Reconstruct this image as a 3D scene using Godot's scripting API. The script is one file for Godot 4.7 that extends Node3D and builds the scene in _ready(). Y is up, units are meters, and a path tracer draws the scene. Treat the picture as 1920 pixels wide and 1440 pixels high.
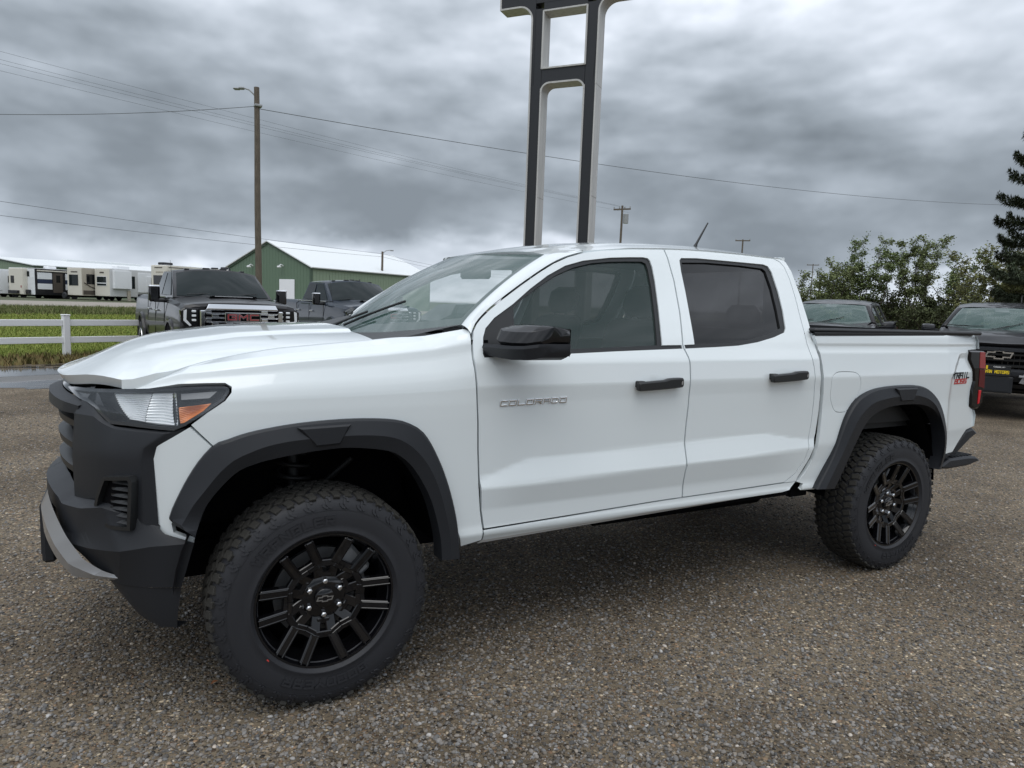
extends Node3D

var M := {}
var names := {}
var cam: Camera3D


func _ready() -> void:
	camera_and_light()
	make_materials()
	make_ground()
	make_hero_truck()
	make_row_trucks()
	make_far_place()
	make_trees()


func camera_and_light() -> void:
	cam = Camera3D.new()
	cam.name = "camera"
	add_child(cam)
	var yaw := deg_to_rad(28.748)
	var pit := deg_to_rad(-6.504)
	var rol := deg_to_rad(2.072)
	var f := Vector3(sin(yaw) * cos(pit), sin(pit), -cos(yaw) * cos(pit))
	var r := Vector3(cos(yaw), 0, sin(yaw))
	var u := r.cross(f)
	var r2 := r * cos(rol) + u * sin(rol)
	var u2 := -r * sin(rol) + u * cos(rol)
	cam.transform = Transform3D(Basis(r2, u2, -f), Vector3(-2.2694, 1.4953, 3.3812))
	cam.fov = 57.72
	cam.near = 0.05
	cam.far = 2000.0
	cam.current = true
	var we := WorldEnvironment.new()
	we.name = "environment"
	var e := Environment.new()
	e.background_mode = Environment.BG_SKY
	e.tonemap_mode = Environment.TONE_MAPPER_LINEAR
	e.tonemap_exposure = 1.45
	e.sdfgi_enabled = true
	e.ssao_enabled = true
	e.ssil_enabled = true
	var sky := Sky.new()
	var pm := PanoramaSkyMaterial.new()
	pm.panorama = ImageTexture.create_from_image(sky_image())
	sky.sky_material = pm
	e.sky = sky
	we.environment = e
	add_child(we)
	var sun := DirectionalLight3D.new()
	sun.name = "sun"
	sun.light_energy = 0.3
	sun.light_color = Color(1.0, 0.99, 0.97)
	sun.light_angular_distance = 50.0
	sun.shadow_enabled = true
	sun.rotation_degrees = Vector3(-66, -35, 0)
	add_child(sun)


func key(x: float, ks: Array) -> float:
	# piecewise linear curve through [x, y] pairs
	var n := ks.size()
	if x <= ks[0][0]:
		return ks[0][1]
	for i in range(1, n):
		if x <= ks[i][0]:
			var t: float = (x - ks[i - 1][0]) / (ks[i][0] - ks[i - 1][0])
			return lerpf(ks[i - 1][1], ks[i][1], t)
	return ks[n - 1][1]


func sky_image() -> Image:
	# a low, layered overcast: brighter overhead, heavy dark bases, a pale gap near the horizon
	var w := 2048
	var h := 1024
	var a := FastNoiseLite.new()
	a.seed = 11
	a.noise_type = FastNoiseLite.TYPE_SIMPLEX_SMOOTH
	a.fractal_type = FastNoiseLite.FRACTAL_FBM
	a.fractal_octaves = 5
	a.frequency = 0.42
	var b := FastNoiseLite.new()
	b.seed = 29
	b.noise_type = FastNoiseLite.TYPE_SIMPLEX_SMOOTH
	b.fractal_type = FastNoiseLite.FRACTAL_FBM
	b.fractal_octaves = 4
	b.frequency = 0.85
	var c := FastNoiseLite.new()
	c.seed = 5
	c.noise_type = FastNoiseLite.TYPE_SIMPLEX_SMOOTH
	c.fractal_type = FastNoiseLite.FRACTAL_FBM
	c.fractal_octaves = 4
	c.frequency = 2.4
	var d := FastNoiseLite.new()
	d.seed = 71
	d.noise_type = FastNoiseLite.TYPE_SIMPLEX_SMOOTH
	d.fractal_type = FastNoiseLite.FRACTAL_FBM
	d.fractal_octaves = 5
	d.fractal_gain = 0.55
	d.frequency = 0.9
	var prof := [[0.0, 0.52], [0.03, 0.50], [0.06, 0.44], [0.085, 0.26], [0.13, 0.205], [0.19, 0.205], [0.26, 0.30], [0.36, 0.47], [0.5, 0.58], [0.8, 0.58], [1.57, 0.60]]
	var lut := PackedFloat32Array()
	for i in 400:
		lut.append(key(i / 400.0 * 1.6, prof))
	var img := Image.create(w, h, false, Image.FORMAT_RGBF)
	for y in h:
		var el := (0.5 - (y + 0.5) / h) * PI
		if el < -0.03:
			break
		var ce := cos(el)
		var se := maxf(sin(el), 0.0)
		for x in w:
			var az := ((x + 0.5) / w - 0.5) * TAU
			var dx := sin(az) * ce
			var dz := -cos(az) * ce
			# lumps a little flatter than they are wide, larger ones overhead
			var n1 := a.get_noise_3d(dx * 2.0, el * 3.4, dz * 2.0)
			var n2 := b.get_noise_3d(dx * 3.4, el * 8.0, dz * 3.4)
			var n3 := c.get_noise_3d(dx * 3.0, el * 12.0, dz * 3.0)
			var n4 := d.get_noise_3d(dx * 7.0, el * 14.0, dz * 7.0)
			# the cloud layer's underside rises and falls with the noise
			var e2 := el + n1 * 0.09 + n3 * 0.02
			var v := lut[clampi(int(maxf(e2, 0.0) / 1.6 * 400.0), 0, 399)]
			v *= 1.0 + 0.16 * n1 + 0.36 * n2 + 0.12 * n3 + 0.30 * n4 + 0.22 * maxf(n4 * 0.8 + n2 - 0.12, 0.0)
			# broken, brighter gap under the cloud base
			var gap := smoothstep(0.11, 0.05, e2 + n3 * 0.03) * smoothstep(-0.25, 0.35, n2 + n3 * 0.9)
			v = lerpf(v, 0.72, gap * 0.75)
			v = clampf(v, 0.08, 0.85)
			var tint := clampf((0.6 - v) * 0.22, 0.0, 0.12)
			img.set_pixel(x, y, Color(v * (1.03 - tint), v * (1.105 - tint * 0.2), v * (1.225 + tint * 0.25)))
	for y in h:
		if (0.5 - (y + 0.5) / h) * PI < -0.03:
			for x in w:
				img.set_pixel(x, y, Color(0.16, 0.16, 0.155))
	return img


# ------------------------------------------------------------------ mesh builder
class MB:
	var v := PackedVector3Array()
	var n := PackedVector3Array()
	var uv := PackedVector2Array()

	func tn(a: Vector3, b: Vector3, c: Vector3, na: Vector3, nb: Vector3, nc: Vector3) -> void:
		# given normals decide which side is the front
		var g := (b - a).cross(c - a)
		if g.dot(na + nb + nc) > 0.0:
			v.append(a); v.append(c); v.append(b)
			n.append(na); n.append(nc); n.append(nb)
		else:
			v.append(a); v.append(b); v.append(c)
			n.append(na); n.append(nb); n.append(nc)

	func tri(a: Vector3, b: Vector3, c: Vector3) -> void:
		# counter-clockwise seen from outside
		var g := (b - a).cross(c - a)
		if g.length_squared() < 1e-18:
			return
		g = g.normalized()
		v.append(a); v.append(c); v.append(b)
		n.append(g); n.append(g); n.append(g)

	func quad(a: Vector3, b: Vector3, c: Vector3, d: Vector3) -> void:
		tri(a, b, c)
		tri(a, c, d)

	func quad_to(a: Vector3, b: Vector3, c: Vector3, d: Vector3, out: Vector3) -> void:
		if (b - a).cross(c - a).dot(out) + (c - a).cross(d - a).dot(out) < 0.0:
			quad(d, c, b, a)
		else:
			quad(a, b, c, d)

	func box(c: Vector3, s: Vector3, bev := 0.0, bs := Basis.IDENTITY) -> void:
		var h := s * 0.5
		var e := minf(bev, minf(h.x, minf(h.y, h.z)) * 0.98)
		var ax := [bs.x, bs.y, bs.z]
		var hh := [h.x, h.y, h.z]
		for i in 3:
			var j := (i + 1) % 3
			var k := (i + 2) % 3
			for sg in [-1.0, 1.0]:
				var o: Vector3 = c + ax[i] * hh[i] * sg
				var p: Vector3 = ax[j] * (hh[j] - e)
				var q: Vector3 = ax[k] * (hh[k] - e)
				quad_to(o - p - q, o + p - q, o + p + q, o - p + q, ax[i] * sg)
		if e <= 0.0:
			return
		for i in 3:
			var j := (i + 1) % 3
			var k := (i + 2) % 3
			for sj in [-1.0, 1.0]:
				for sk in [-1.0, 1.0]:
					var o: Vector3 = ax[i] * (hh[i] - e)
					var p: Vector3 = c + ax[j] * hh[j] * sj + ax[k] * (hh[k] - e) * sk
					var q: Vector3 = c + ax[j] * (hh[j] - e) * sj + ax[k] * hh[k] * sk
					quad_to(p - o, p + o, q + o, q - o, ax[j] * sj + ax[k] * sk)
		for si in [-1.0, 1.0]:
			for sj in [-1.0, 1.0]:
				for sk in [-1.0, 1.0]:
					var a: Vector3 = c + ax[0] * hh[0] * si + ax[1] * (hh[1] - e) * sj + ax[2] * (hh[2] - e) * sk
					var b: Vector3 = c + ax[0] * (hh[0] - e) * si + ax[1] * hh[1] * sj + ax[2] * (hh[2] - e) * sk
					var d: Vector3 = c + ax[0] * (hh[0] - e) * si + ax[1] * (hh[1] - e) * sj + ax[2] * hh[2] * sk
					if (b - a).cross(d - a).dot(a + b + d - c * 3.0) > 0.0:
						tri(a, b, d)
					else:
						tri(a, d, b)

	func bar(a: Vector3, b: Vector3, w: float, t: float, up := Vector3.UP, bev := 0.0) -> void:
		var z := (b - a).normalized()
		var x := up.cross(z)
		if x.length() < 1e-3:
			x = Vector3.RIGHT.cross(z)
		x = x.normalized()
		box((a + b) * 0.5, Vector3(w, t, a.distance_to(b)), bev, Basis(x, z.cross(x), z))

	func tube(pts: PackedVector3Array, rad: Array, sides := 8, cap := true) -> void:
		var rings := []
		var m := pts.size()
		var ref := Vector3.UP
		for i in m:
			var d := (pts[mini(i + 1, m - 1)] - pts[maxi(i - 1, 0)]).normalized()
			if absf(d.dot(ref)) > 0.95:
				ref = Vector3.RIGHT if absf(d.x) < 0.9 else Vector3.BACK
			var x := ref.cross(d).normalized()
			var y := d.cross(x)
			var r: float = rad[mini(i, rad.size() - 1)]
			var ring := []
			for k in sides:
				var t := TAU * k / sides
				var q := x * cos(t) + y * sin(t)
				ring.append([pts[i] + q * r, q])
			rings.append(ring)
		for i in m - 1:
			for k in sides:
				var k2 := (k + 1) % sides
				var a: Array = rings[i][k]
				var b: Array = rings[i][k2]
				var c: Array = rings[i + 1][k2]
				var d: Array = rings[i + 1][k]
				tn(a[0], b[0], c[0], a[1], b[1], c[1])
				tn(a[0], c[0], d[0], a[1], c[1], d[1])
		if cap:
			for e in [0, m - 1]:
				var dn := (pts[e] - pts[1 if e == 0 else m - 2]).normalized()
				for k in sides:
					tn(pts[e], rings[e][k][0], rings[e][(k + 1) % sides][0], dn, dn, dn)

	func lathe(prof: PackedVector2Array, segs: int, axis_z := true, crease := 0.6) -> void:
		# prof: (radius, height along the axis); the outside is to the right when walking along it
		var m := prof.size()
		var nn := []
		for i in m - 1:
			var d := (prof[i + 1] - prof[i]).normalized()
			nn.append(Vector2(d.y, -d.x))
		for i in m - 1:
			var n0: Vector2 = nn[i]
			var n1: Vector2 = nn[i]
			if i > 0 and nn[i - 1].dot(nn[i]) > crease:
				n0 = (nn[i - 1] + nn[i]).normalized()
			if i < m - 2 and nn[i + 1].dot(nn[i]) > crease:
				n1 = (nn[i + 1] + nn[i]).normalized()
			for k in segs:
				var t0 := TAU * k / segs
				var t1 := TAU * (k + 1) / segs
				var c0 := Vector3(cos(t0), sin(t0), 0)
				var c1 := Vector3(cos(t1), sin(t1), 0)
				var z := Vector3(0, 0, 1)
				if not axis_z:
					c0 = Vector3(cos(t0), 0, sin(t0))
					c1 = Vector3(cos(t1), 0, sin(t1))
					z = Vector3(0, 1, 0)
				var a := c0 * prof[i].x + z * prof[i].y
				var b := c1 * prof[i].x + z * prof[i].y
				var c := c1 * prof[i + 1].x + z * prof[i + 1].y
				var d := c0 * prof[i + 1].x + z * prof[i + 1].y
				var na := c0 * n0.x + z * n0.y
				var nb := c1 * n0.x + z * n0.y
				var nc := c1 * n1.x + z * n1.y
				var nd := c0 * n1.x + z * n1.y
				if prof[i].x > 1e-6:
					tn(a, b, c, na, nb, nc)
				if prof[i + 1].x > 1e-6:
					tn(a, c, d, na, nc, nd)

	func prism(poly: PackedVector2Array, x: Transform3D, depth: float, bev := 0.0, back := true) -> void:
		# the polygon lies in x's XY plane; its front faces +Z at z = depth
		var p := poly
		if Geometry2D.is_polygon_clockwise(p):
			p = p.duplicate()
			p.reverse()
		var m := p.size()
		var q := PackedVector2Array()
		for i in m:
			var a := (p[i] - p[(i + m - 1) % m]).normalized()
			var b := (p[(i + 1) % m] - p[i]).normalized()
			var na := Vector2(-a.y, a.x)
			var nb := Vector2(-b.y, b.x)
			var mid := na + nb
			var l := maxf(mid.length_squared(), 0.6)
			q.append(p[i] + mid * (2.0 * bev / l))
		var ix := Geometry2D.triangulate_polygon(p)
		for i in range(0, ix.size(), 3):
			var t := [ix[i], ix[i + 1], ix[i + 2]]
			if (p[t[1]] - p[t[0]]).cross(p[t[2]] - p[t[0]]) < 0.0:
				t = [t[0], t[2], t[1]]
			tri(x * _z(q[t[0]], depth), x * _z(q[t[1]], depth), x * _z(q[t[2]], depth))
			if back:
				tri(x * _z(p[t[0]], 0.0), x * _z(p[t[2]], 0.0), x * _z(p[t[1]], 0.0))
		for i in m:
			var j := (i + 1) % m
			quad(x * _z(p[i], 0.0), x * _z(p[j], 0.0), x * _z(p[j], depth - bev), x * _z(p[i], depth - bev))
			if bev > 0.0:
				quad(x * _z(p[i], depth - bev), x * _z(p[j], depth - bev), x * _z(q[j], depth), x * _z(q[i], depth))

	func _z(p: Vector2, z: float) -> Vector3:
		return Vector3(p.x, p.y, z)

	func grid(rows: Array, flip := false) -> void:
		# rows of points, joined by flat quads (smooth() rounds them)
		for i in rows.size() - 1:
			var a = rows[i]
			var b = rows[i + 1]
			for k in a.size() - 1:
				if flip:
					quad(a[k], b[k], b[k + 1], a[k + 1])
				else:
					quad(a[k], a[k + 1], b[k + 1], b[k])

	func smooth(deg := 35.0) -> MB:
		# average the normals of faces that meet at less than this angle
		var at := {}
		var cs := cos(deg_to_rad(deg))
		for i in v.size():
			var kk := Vector3i((v[i] * 5000.0).round())
			if not at.has(kk):
				at[kk] = PackedInt32Array()
			at[kk].append(i)
		var out := n.duplicate()
		var area := PackedFloat32Array()
		area.resize(v.size())
		for i in range(0, v.size(), 3):
			var ar := (v[i + 1] - v[i]).cross(v[i + 2] - v[i]).length() + 1e-9
			area[i] = ar; area[i + 1] = ar; area[i + 2] = ar
		for kk in at:
			var ids: PackedInt32Array = at[kk]
			for i in ids:
				var s := Vector3.ZERO
				for j in ids:
					if n[i].dot(n[j]) >= cs:
						s += n[j] * area[j]
				out[i] = s.normalized() if s.length_squared() > 1e-24 else n[i]
		n = out
		return self

	func mirror_z() -> MB:
		var o := MB.new()
		for i in range(0, v.size(), 3):
			for k in [0, 2, 1]:
				o.v.append(Vector3(v[i + k].x, v[i + k].y, -v[i + k].z))
				o.n.append(Vector3(n[i + k].x, n[i + k].y, -n[i + k].z))
				if uv.size():
					o.uv.append(uv[i + k])
		return o

	func add(o: MB, x := Transform3D.IDENTITY) -> void:
		var nb := x.basis.inverse().transposed()
		for i in o.v.size():
			v.append(x * o.v[i])
			n.append((nb * o.n[i]).normalized())

	func mesh(mat: Material) -> ArrayMesh:
		var am := ArrayMesh.new()
		var arr := []
		arr.resize(Mesh.ARRAY_MAX)
		arr[Mesh.ARRAY_VERTEX] = v
		arr[Mesh.ARRAY_NORMAL] = n
		if uv.size() == v.size() and uv.size() > 0:
			arr[Mesh.ARRAY_TEX_UV] = uv
		am.add_surface_from_arrays(Mesh.PRIMITIVE_TRIANGLES, arr)
		am.surface_set_material(0, mat)
		return am


func put(called: String, b: MB, mat: Material, parent: Node = null, label := "") -> MeshInstance3D:
	var o := MeshInstance3D.new()
	o.name = called
	if b.v.size() == 0:
		push_error("empty mesh " + called)
	o.mesh = b.mesh(mat)
	if label:
		o.set_meta("label", label)
	if parent == null:
		parent = self
	parent.add_child(o, true)
	return o


func tag(o: Node, label: String, category: String, group := "", kind := "") -> void:
	if label:
		o.set_meta("label", label)
	if category:
		o.set_meta("category", category)
	if group:
		o.set_meta("group", group)
	if kind:
		o.set_meta("kind", kind)


func thing(called: String, label: String, category: String, at := Vector3.ZERO, turn := 0.0, group := "") -> Node3D:
	var o := Node3D.new()
	o.name = called
	add_child(o, true)
	o.position = at
	o.rotation.y = turn
	tag(o, label, category, group)
	return o


func part_node(called: String, parent: Node, at := Vector3.ZERO) -> Node3D:
	var o := Node3D.new()
	o.name = called
	parent.add_child(o, true)
	o.position = at
	return o


func PA(a: Array) -> PackedVector2Array:
	var o := PackedVector2Array()
	for i in range(0, a.size(), 2):
		o.append(Vector2(a[i], a[i + 1]))
	return o


func lin(r: float, g: float, b: float) -> Color:
	return Color(r, g, b).linear_to_srgb()


func mat(called: String, c: Color, rough := 0.6, metal := 0.0, spec := 0.5) -> StandardMaterial3D:
	var m := StandardMaterial3D.new()
	m.resource_name = called
	m.albedo_color = c
	m.roughness = rough
	m.metallic = metal
	m.metallic_specular = spec
	M[called] = m
	return m


func noise_tex(seed_: int, freq: float, size: int, lo: Color, hi: Color, octaves := 4, kind := FastNoiseLite.TYPE_SIMPLEX_SMOOTH) -> NoiseTexture2D:
	var f := FastNoiseLite.new()
	f.seed = seed_
	f.frequency = freq
	f.noise_type = kind
	f.fractal_octaves = octaves
	var t := NoiseTexture2D.new()
	t.width = size
	t.height = size
	t.seamless = true
	t.noise = f
	var g := Gradient.new()
	g.set_color(0, lo)
	g.set_color(1, hi)
	t.color_ramp = g
	return t


func bump_noise(m: StandardMaterial3D, seed_: int, freq: float, scale: float, cm: float) -> void:
	# fine grain as relief, laid on from three sides
	var f := FastNoiseLite.new()
	f.seed = seed_
	f.frequency = freq
	f.fractal_octaves = 3
	var t := NoiseTexture2D.new()
	t.width = 256
	t.height = 256
	t.seamless = true
	t.noise = f
	m.heightmap_enabled = true
	m.heightmap_texture = t
	m.heightmap_scale = cm
	m.uv1_triplanar = true
	m.uv1_scale = Vector3.ONE * scale


func make_materials() -> void:
	var p := mat("white_paint", lin(0.755, 0.81, 0.825), 0.30)
	p.clearcoat_enabled = true
	p.clearcoat = 1.0
	p.clearcoat_roughness = 0.03
	for k in [["grey_paint", lin(0.020, 0.020, 0.022)], ["navy_paint", lin(0.014, 0.022, 0.036)], ["black_paint", lin(0.010, 0.010, 0.012)], ["brown_black_paint", lin(0.016, 0.014, 0.015)]]:
		var q := mat(k[0], k[1], 0.35, 0.0, 0.22)
		q.clearcoat_enabled = true
		q.clearcoat = 0.45
		q.clearcoat_roughness = 0.03
	var bp := mat("textured_plastic", lin(0.017, 0.019, 0.023), 0.48, 0.0, 0.42)
	bump_noise(bp, 3, 0.2, 18.0, 0.03)
	mat("dark_plastic", lin(0.008, 0.009, 0.010), 0.55)
	var gb := mat("gloss_black", lin(0.005, 0.005, 0.006), 0.10)
	gb.clearcoat_enabled = false
	gb.clearcoat = 1.0
	gb.clearcoat_roughness = 0.03
	var rk := mat("rim_black", lin(0.004, 0.004, 0.005), 0.10, 0.0, 0.5)
	rk.clearcoat_enabled = true
	rk.clearcoat = 0.25
	rk.clearcoat_roughness = 0.05
	mat("satin_black", lin(0.012, 0.013, 0.014), 0.42)
	mat("void_black", lin(0.004, 0.004, 0.005), 0.9, 0.0, 0.2)
	var rb := mat("rubber", lin(0.021, 0.022, 0.026), 0.60, 0.0, 0.45)
	bump_noise(rb, 8, 0.12, 12.0, 0.03)
	var td := mat("dusty_tread", lin(0.030, 0.029, 0.026), 0.85)
	td.albedo_texture = noise_tex(41, 0.09, 256, lin(0.25, 0.25, 0.25), lin(2.0, 1.9, 1.7), 4)
	td.uv1_triplanar = true
	td.uv1_scale = Vector3.ONE * 9.0
	mat("chrome", lin(0.75, 0.76, 0.78), 0.09, 1.0)
	mat("bright_steel", lin(0.62, 0.63, 0.64), 0.28, 1.0)
	var sk := mat("silver_paint", lin(0.30, 0.31, 0.325), 0.3, 0.25)
	sk.clearcoat_enabled = true
	sk.clearcoat = 0.8
	sk.clearcoat_roughness = 0.08
	mat("grey_metal", lin(0.16, 0.165, 0.17), 0.45, 0.6)
	mat("reflector", lin(0.80, 0.83, 0.85), 0.30, 0.35)
	var am := mat("amber", lin(0.62, 0.17, 0.012), 0.25)
	am.clearcoat_enabled = true
	am.clearcoat = 1.0
	var rl := mat("red_lens", lin(0.30, 0.012, 0.014), 0.18)
	rl.clearcoat_enabled = true
	mat("bright_red_lens", lin(0.62, 0.02, 0.03), 0.2)
	mat("dark_red_lens", lin(0.10, 0.008, 0.012), 0.15)
	mat("red_print", lin(0.45, 0.04, 0.035), 0.4)
	mat("emblem_red", lin(0.28, 0.02, 0.025), 0.3)
	mat("yellow_print", lin(0.80, 0.58, 0.02), 0.45)
	mat("white_print", lin(0.8, 0.8, 0.8), 0.45)
	mat("cabin_dark", lin(0.020, 0.021, 0.023), 0.75)
	mat("seat_cloth", lin(0.032, 0.033, 0.036), 0.9)
	mat("headliner", lin(0.24, 0.25, 0.25), 0.9)
	var wg := mat("windshield_glass", Color(0.45, 0.60, 0.57, 0.24), 0.02)
	wg.transparency = BaseMaterial3D.TRANSPARENCY_ALPHA
	var sg := mat("side_glass", Color(0.22, 0.32, 0.30, 0.30), 0.02)
	sg.transparency = BaseMaterial3D.TRANSPARENCY_ALPHA
	var tg := mat("tinted_glass", Color(0.02, 0.025, 0.03, 0.94), 0.02)
	tg.transparency = BaseMaterial3D.TRANSPARENCY_ALPHA
	var lg := mat("clear_lens", Color(0.9, 0.95, 1.0, 0.06), 0.02)
	lg.metallic_specular = 0.3
	lg.transparency = BaseMaterial3D.TRANSPARENCY_ALPHA
	mat("frit", lin(0.035, 0.032, 0.035), 0.4)
	mat("far_glass", lin(0.014, 0.020, 0.021), 0.06, 0.0, 0.26)
	mat("dark_far_glass", lin(0.010, 0.011, 0.012), 0.10)
	var vf := mat("vinyl_white", lin(0.78, 0.79, 0.80), 0.4)
	bump_noise(vf, 4, 0.05, 2.0, 0.05)
	var wood := mat("weathered_wood", lin(0.15, 0.125, 0.10), 0.9)
	wood.albedo_texture = noise_tex(17, 0.03, 256, lin(0.55, 0.55, 0.55), lin(1.25, 1.22, 1.2), 5)
	wood.uv1_triplanar = true
	wood.uv1_scale = Vector3(3.0, 0.25, 3.0)
	mat("wire", lin(0.07, 0.072, 0.076), 0.6)
	mat("grey_fitting", lin(0.30, 0.31, 0.32), 0.5)
	mat("sign_black", lin(0.016, 0.018, 0.022), 0.5)
	var sw := mat("sign_white", lin(0.56, 0.555, 0.54), 0.55)
	sw.albedo_texture = noise_tex(77, 0.012, 256, lin(0.80, 0.80, 0.79), lin(1.05, 1.05, 1.05), 4)
	sw.uv1_triplanar = true
	sw.uv1_scale = Vector3(1.6, 0.12, 1.6)
	mat("green_steel", lin(0.115, 0.175, 0.118), 0.5)
	mat("light_green_steel", lin(0.21, 0.275, 0.19), 0.5)
	mat("dark_green_trim", lin(0.05, 0.085, 0.055), 0.5)
	mat("white_roof", lin(0.74, 0.77, 0.78), 0.45)
	mat("camper_white", lin(0.80, 0.82, 0.84), 0.35)
	mat("camper_cream", lin(0.68, 0.65, 0.57), 0.4)
	mat("camper_tan", lin(0.45, 0.41, 0.34), 0.45)
	mat("camper_grey", lin(0.58, 0.59, 0.59), 0.45)
	mat("camper_black", lin(0.014, 0.014, 0.017), 0.35)
	mat("camper_navy", lin(0.022, 0.035, 0.075), 0.4)
	mat("camper_brown", lin(0.085, 0.070, 0.058), 0.5)
	mat("bark", lin(0.075, 0.062, 0.050), 0.95)


# ------------------------------------------------------------------ ground
func ground_h(x: float, z: float) -> float:
	# the lot is level; the grass beyond the fence rises a little towards the road
	return 0.28 * smoothstep(0.5, 28.0, beyond(x, z))


func beyond(x: float, z: float) -> float:
	# metres past the line of the rail fence
	return -0.436 * (x + 3.5) - 0.9 * (z + 14.3)


func fence_at(u: float, w: float) -> Vector2:
	# u along the fence, w past it
	return Vector2(-3.5 + 0.9 * u - 0.436 * w, -14.3 - 0.436 * u - 0.9 * w)


func gravel_material() -> StandardMaterial3D:
	# thousands of little stones of many tones, dropped one by one on a wrapping height field
	var s := 1400
	var rng := RandomNumberGenerator.new()
	rng.seed = 4
	var hgt := PackedFloat32Array()
	hgt.resize(s * s)
	var col := PackedByteArray()
	col.resize(s * s * 3)
	for i in s * s:
		var g := rng.randf()
		hgt[i] = 0.04 * g
		var q := 92.0 + 40.0 * g
		col[i * 3] = int(q)
		col[i * 3 + 1] = int(q * 0.95)
		col[i * 3 + 2] = int(q * 0.87)
	var tones := [Color(0.42, 0.40, 0.38), Color(0.36, 0.355, 0.355), Color(0.47, 0.445, 0.41), Color(0.30, 0.30, 0.305), Color(0.50, 0.485, 0.46), Color(0.43, 0.39, 0.35), Color(0.39, 0.37, 0.34), Color(0.33, 0.32, 0.31), Color(0.56, 0.54, 0.50), Color(0.42, 0.365, 0.32), Color(0.37, 0.38, 0.395)]
	for k in 34000:
		var r := 2.2 + 5.6 * pow(rng.randf(), 2.4)
		var cx := rng.randi() % s
		var cy := rng.randi() % s
		var t: Color = tones[rng.randi() % tones.size()] * rng.randf_range(0.62, 1.55)
		if rng.randf() < 0.006:
			t = Color(0.78, 0.76, 0.72)
		var el := rng.randf_range(0.6, 1.0)
		var th := rng.randf() * PI
		var ct := cos(th)
		var st := sin(th)
		var top := rng.randf_range(0.35, 1.0) * (0.4 + r / 9.0)
		var b0 := int(t.r * 255.0)
		var b1 := int(t.g * 255.0)
		var b2 := int(t.b * 255.0)
		var ri := int(ceil(r))
		for dy in range(-ri, ri + 1):
			for dx in range(-ri, ri + 1):
				var u := (dx * ct + dy * st) / r
				var w := (dy * ct - dx * st) / (r * el)
				var q := u * u + w * w
				if q < 1.0:
					var hh := top * (1.0 - q * q)
					var id := posmod(cy + dy, s) * s + posmod(cx + dx, s)
					if hh > hgt[id]:
						hgt[id] = hh
						col[id * 3] = b0
						col[id * 3 + 1] = b1
						col[id * 3 + 2] = b2
	var hb := PackedByteArray()
	hb.resize(s * s)
	for i in s * s:
		hb[i] = int(clampf(hgt[i] / 1.3, 0.0, 1.0) * 255.0)
	var m := mat("gravel", Color(1.0, 0.955, 0.885), 0.84, 0.0, 0.35)
	m.albedo_texture = ImageTexture.create_from_image(Image.create_from_data(s, s, false, Image.FORMAT_RGB8, col))
	m.heightmap_enabled = true
	m.heightmap_texture = ImageTexture.create_from_image(Image.create_from_data(s, s, false, Image.FORMAT_L8, hb))
	m.heightmap_scale = 1.0
	m.uv1_triplanar = true
	m.uv1_world_triplanar = true
	m.uv1_scale = Vector3.ONE * (1.0 / 1.9)
	# broad damp and dry patches over the fine grain
	m.detail_enabled = true
	m.detail_blend_mode = BaseMaterial3D.BLEND_MODE_MUL
	m.detail_uv_layer = BaseMaterial3D.DETAIL_UV_2
	m.detail_albedo = noise_tex(52, 0.012, 512, lin(0.50, 0.48, 0.46), lin(1.3, 1.3, 1.3), 5)
	m.uv2_triplanar = true
	m.uv2_world_triplanar = true
	m.uv2_scale = Vector3.ONE * 0.11
	return m


func sheet(u0: float, u1: float, w0: float, w1: float, step: float, lift: float) -> MB:
	# a strip of ground along the fence, between two distances from it
	var b := MB.new()
	var nx := int(ceil((u1 - u0) / step))
	var nz := int(ceil((w1 - w0) / step))
	for i in nx:
		for j in nz:
			var p := []
			for q in [[0, 0], [1, 0], [1, 1], [0, 1]]:
				var g := fence_at(lerpf(u0, u1, float(i + q[0]) / nx), lerpf(w0, w1, float(j + q[1]) / nz))
				p.append(Vector3(g.x, ground_h(g.x, g.y) + lift, g.y))
			b.quad_to(p[0], p[1], p[2], p[3], Vector3.UP)
	return b.smooth(60)


func pebble(rng: RandomNumberGenerator) -> ArrayMesh:
	var b := MB.new()
	var sm := SphereMesh.new()
	sm.radial_segments = 7
	sm.rings = 3
	sm.radius = 1.0
	sm.height = 2.0
	var arr := sm.get_mesh_arrays()
	var pv: PackedVector3Array = arr[Mesh.ARRAY_VERTEX]
	var ix: PackedInt32Array = arr[Mesh.ARRAY_INDEX]
	var f := FastNoiseLite.new()
	f.seed = rng.randi() % 1000
	f.frequency = 0.9
	for i in range(0, ix.size(), 3):
		var t := []
		for k in 3:
			var q := pv[ix[i + k]]
			q *= 1.0 + 0.55 * f.get_noise_3d(q.x, q.y, q.z)
			t.append(Vector3(q.x, q.y * 0.62, q.z * 0.8))
		b.tri(t[0], t[2], t[1])
	return b.smooth(50).mesh(M["pebble"])


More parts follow.
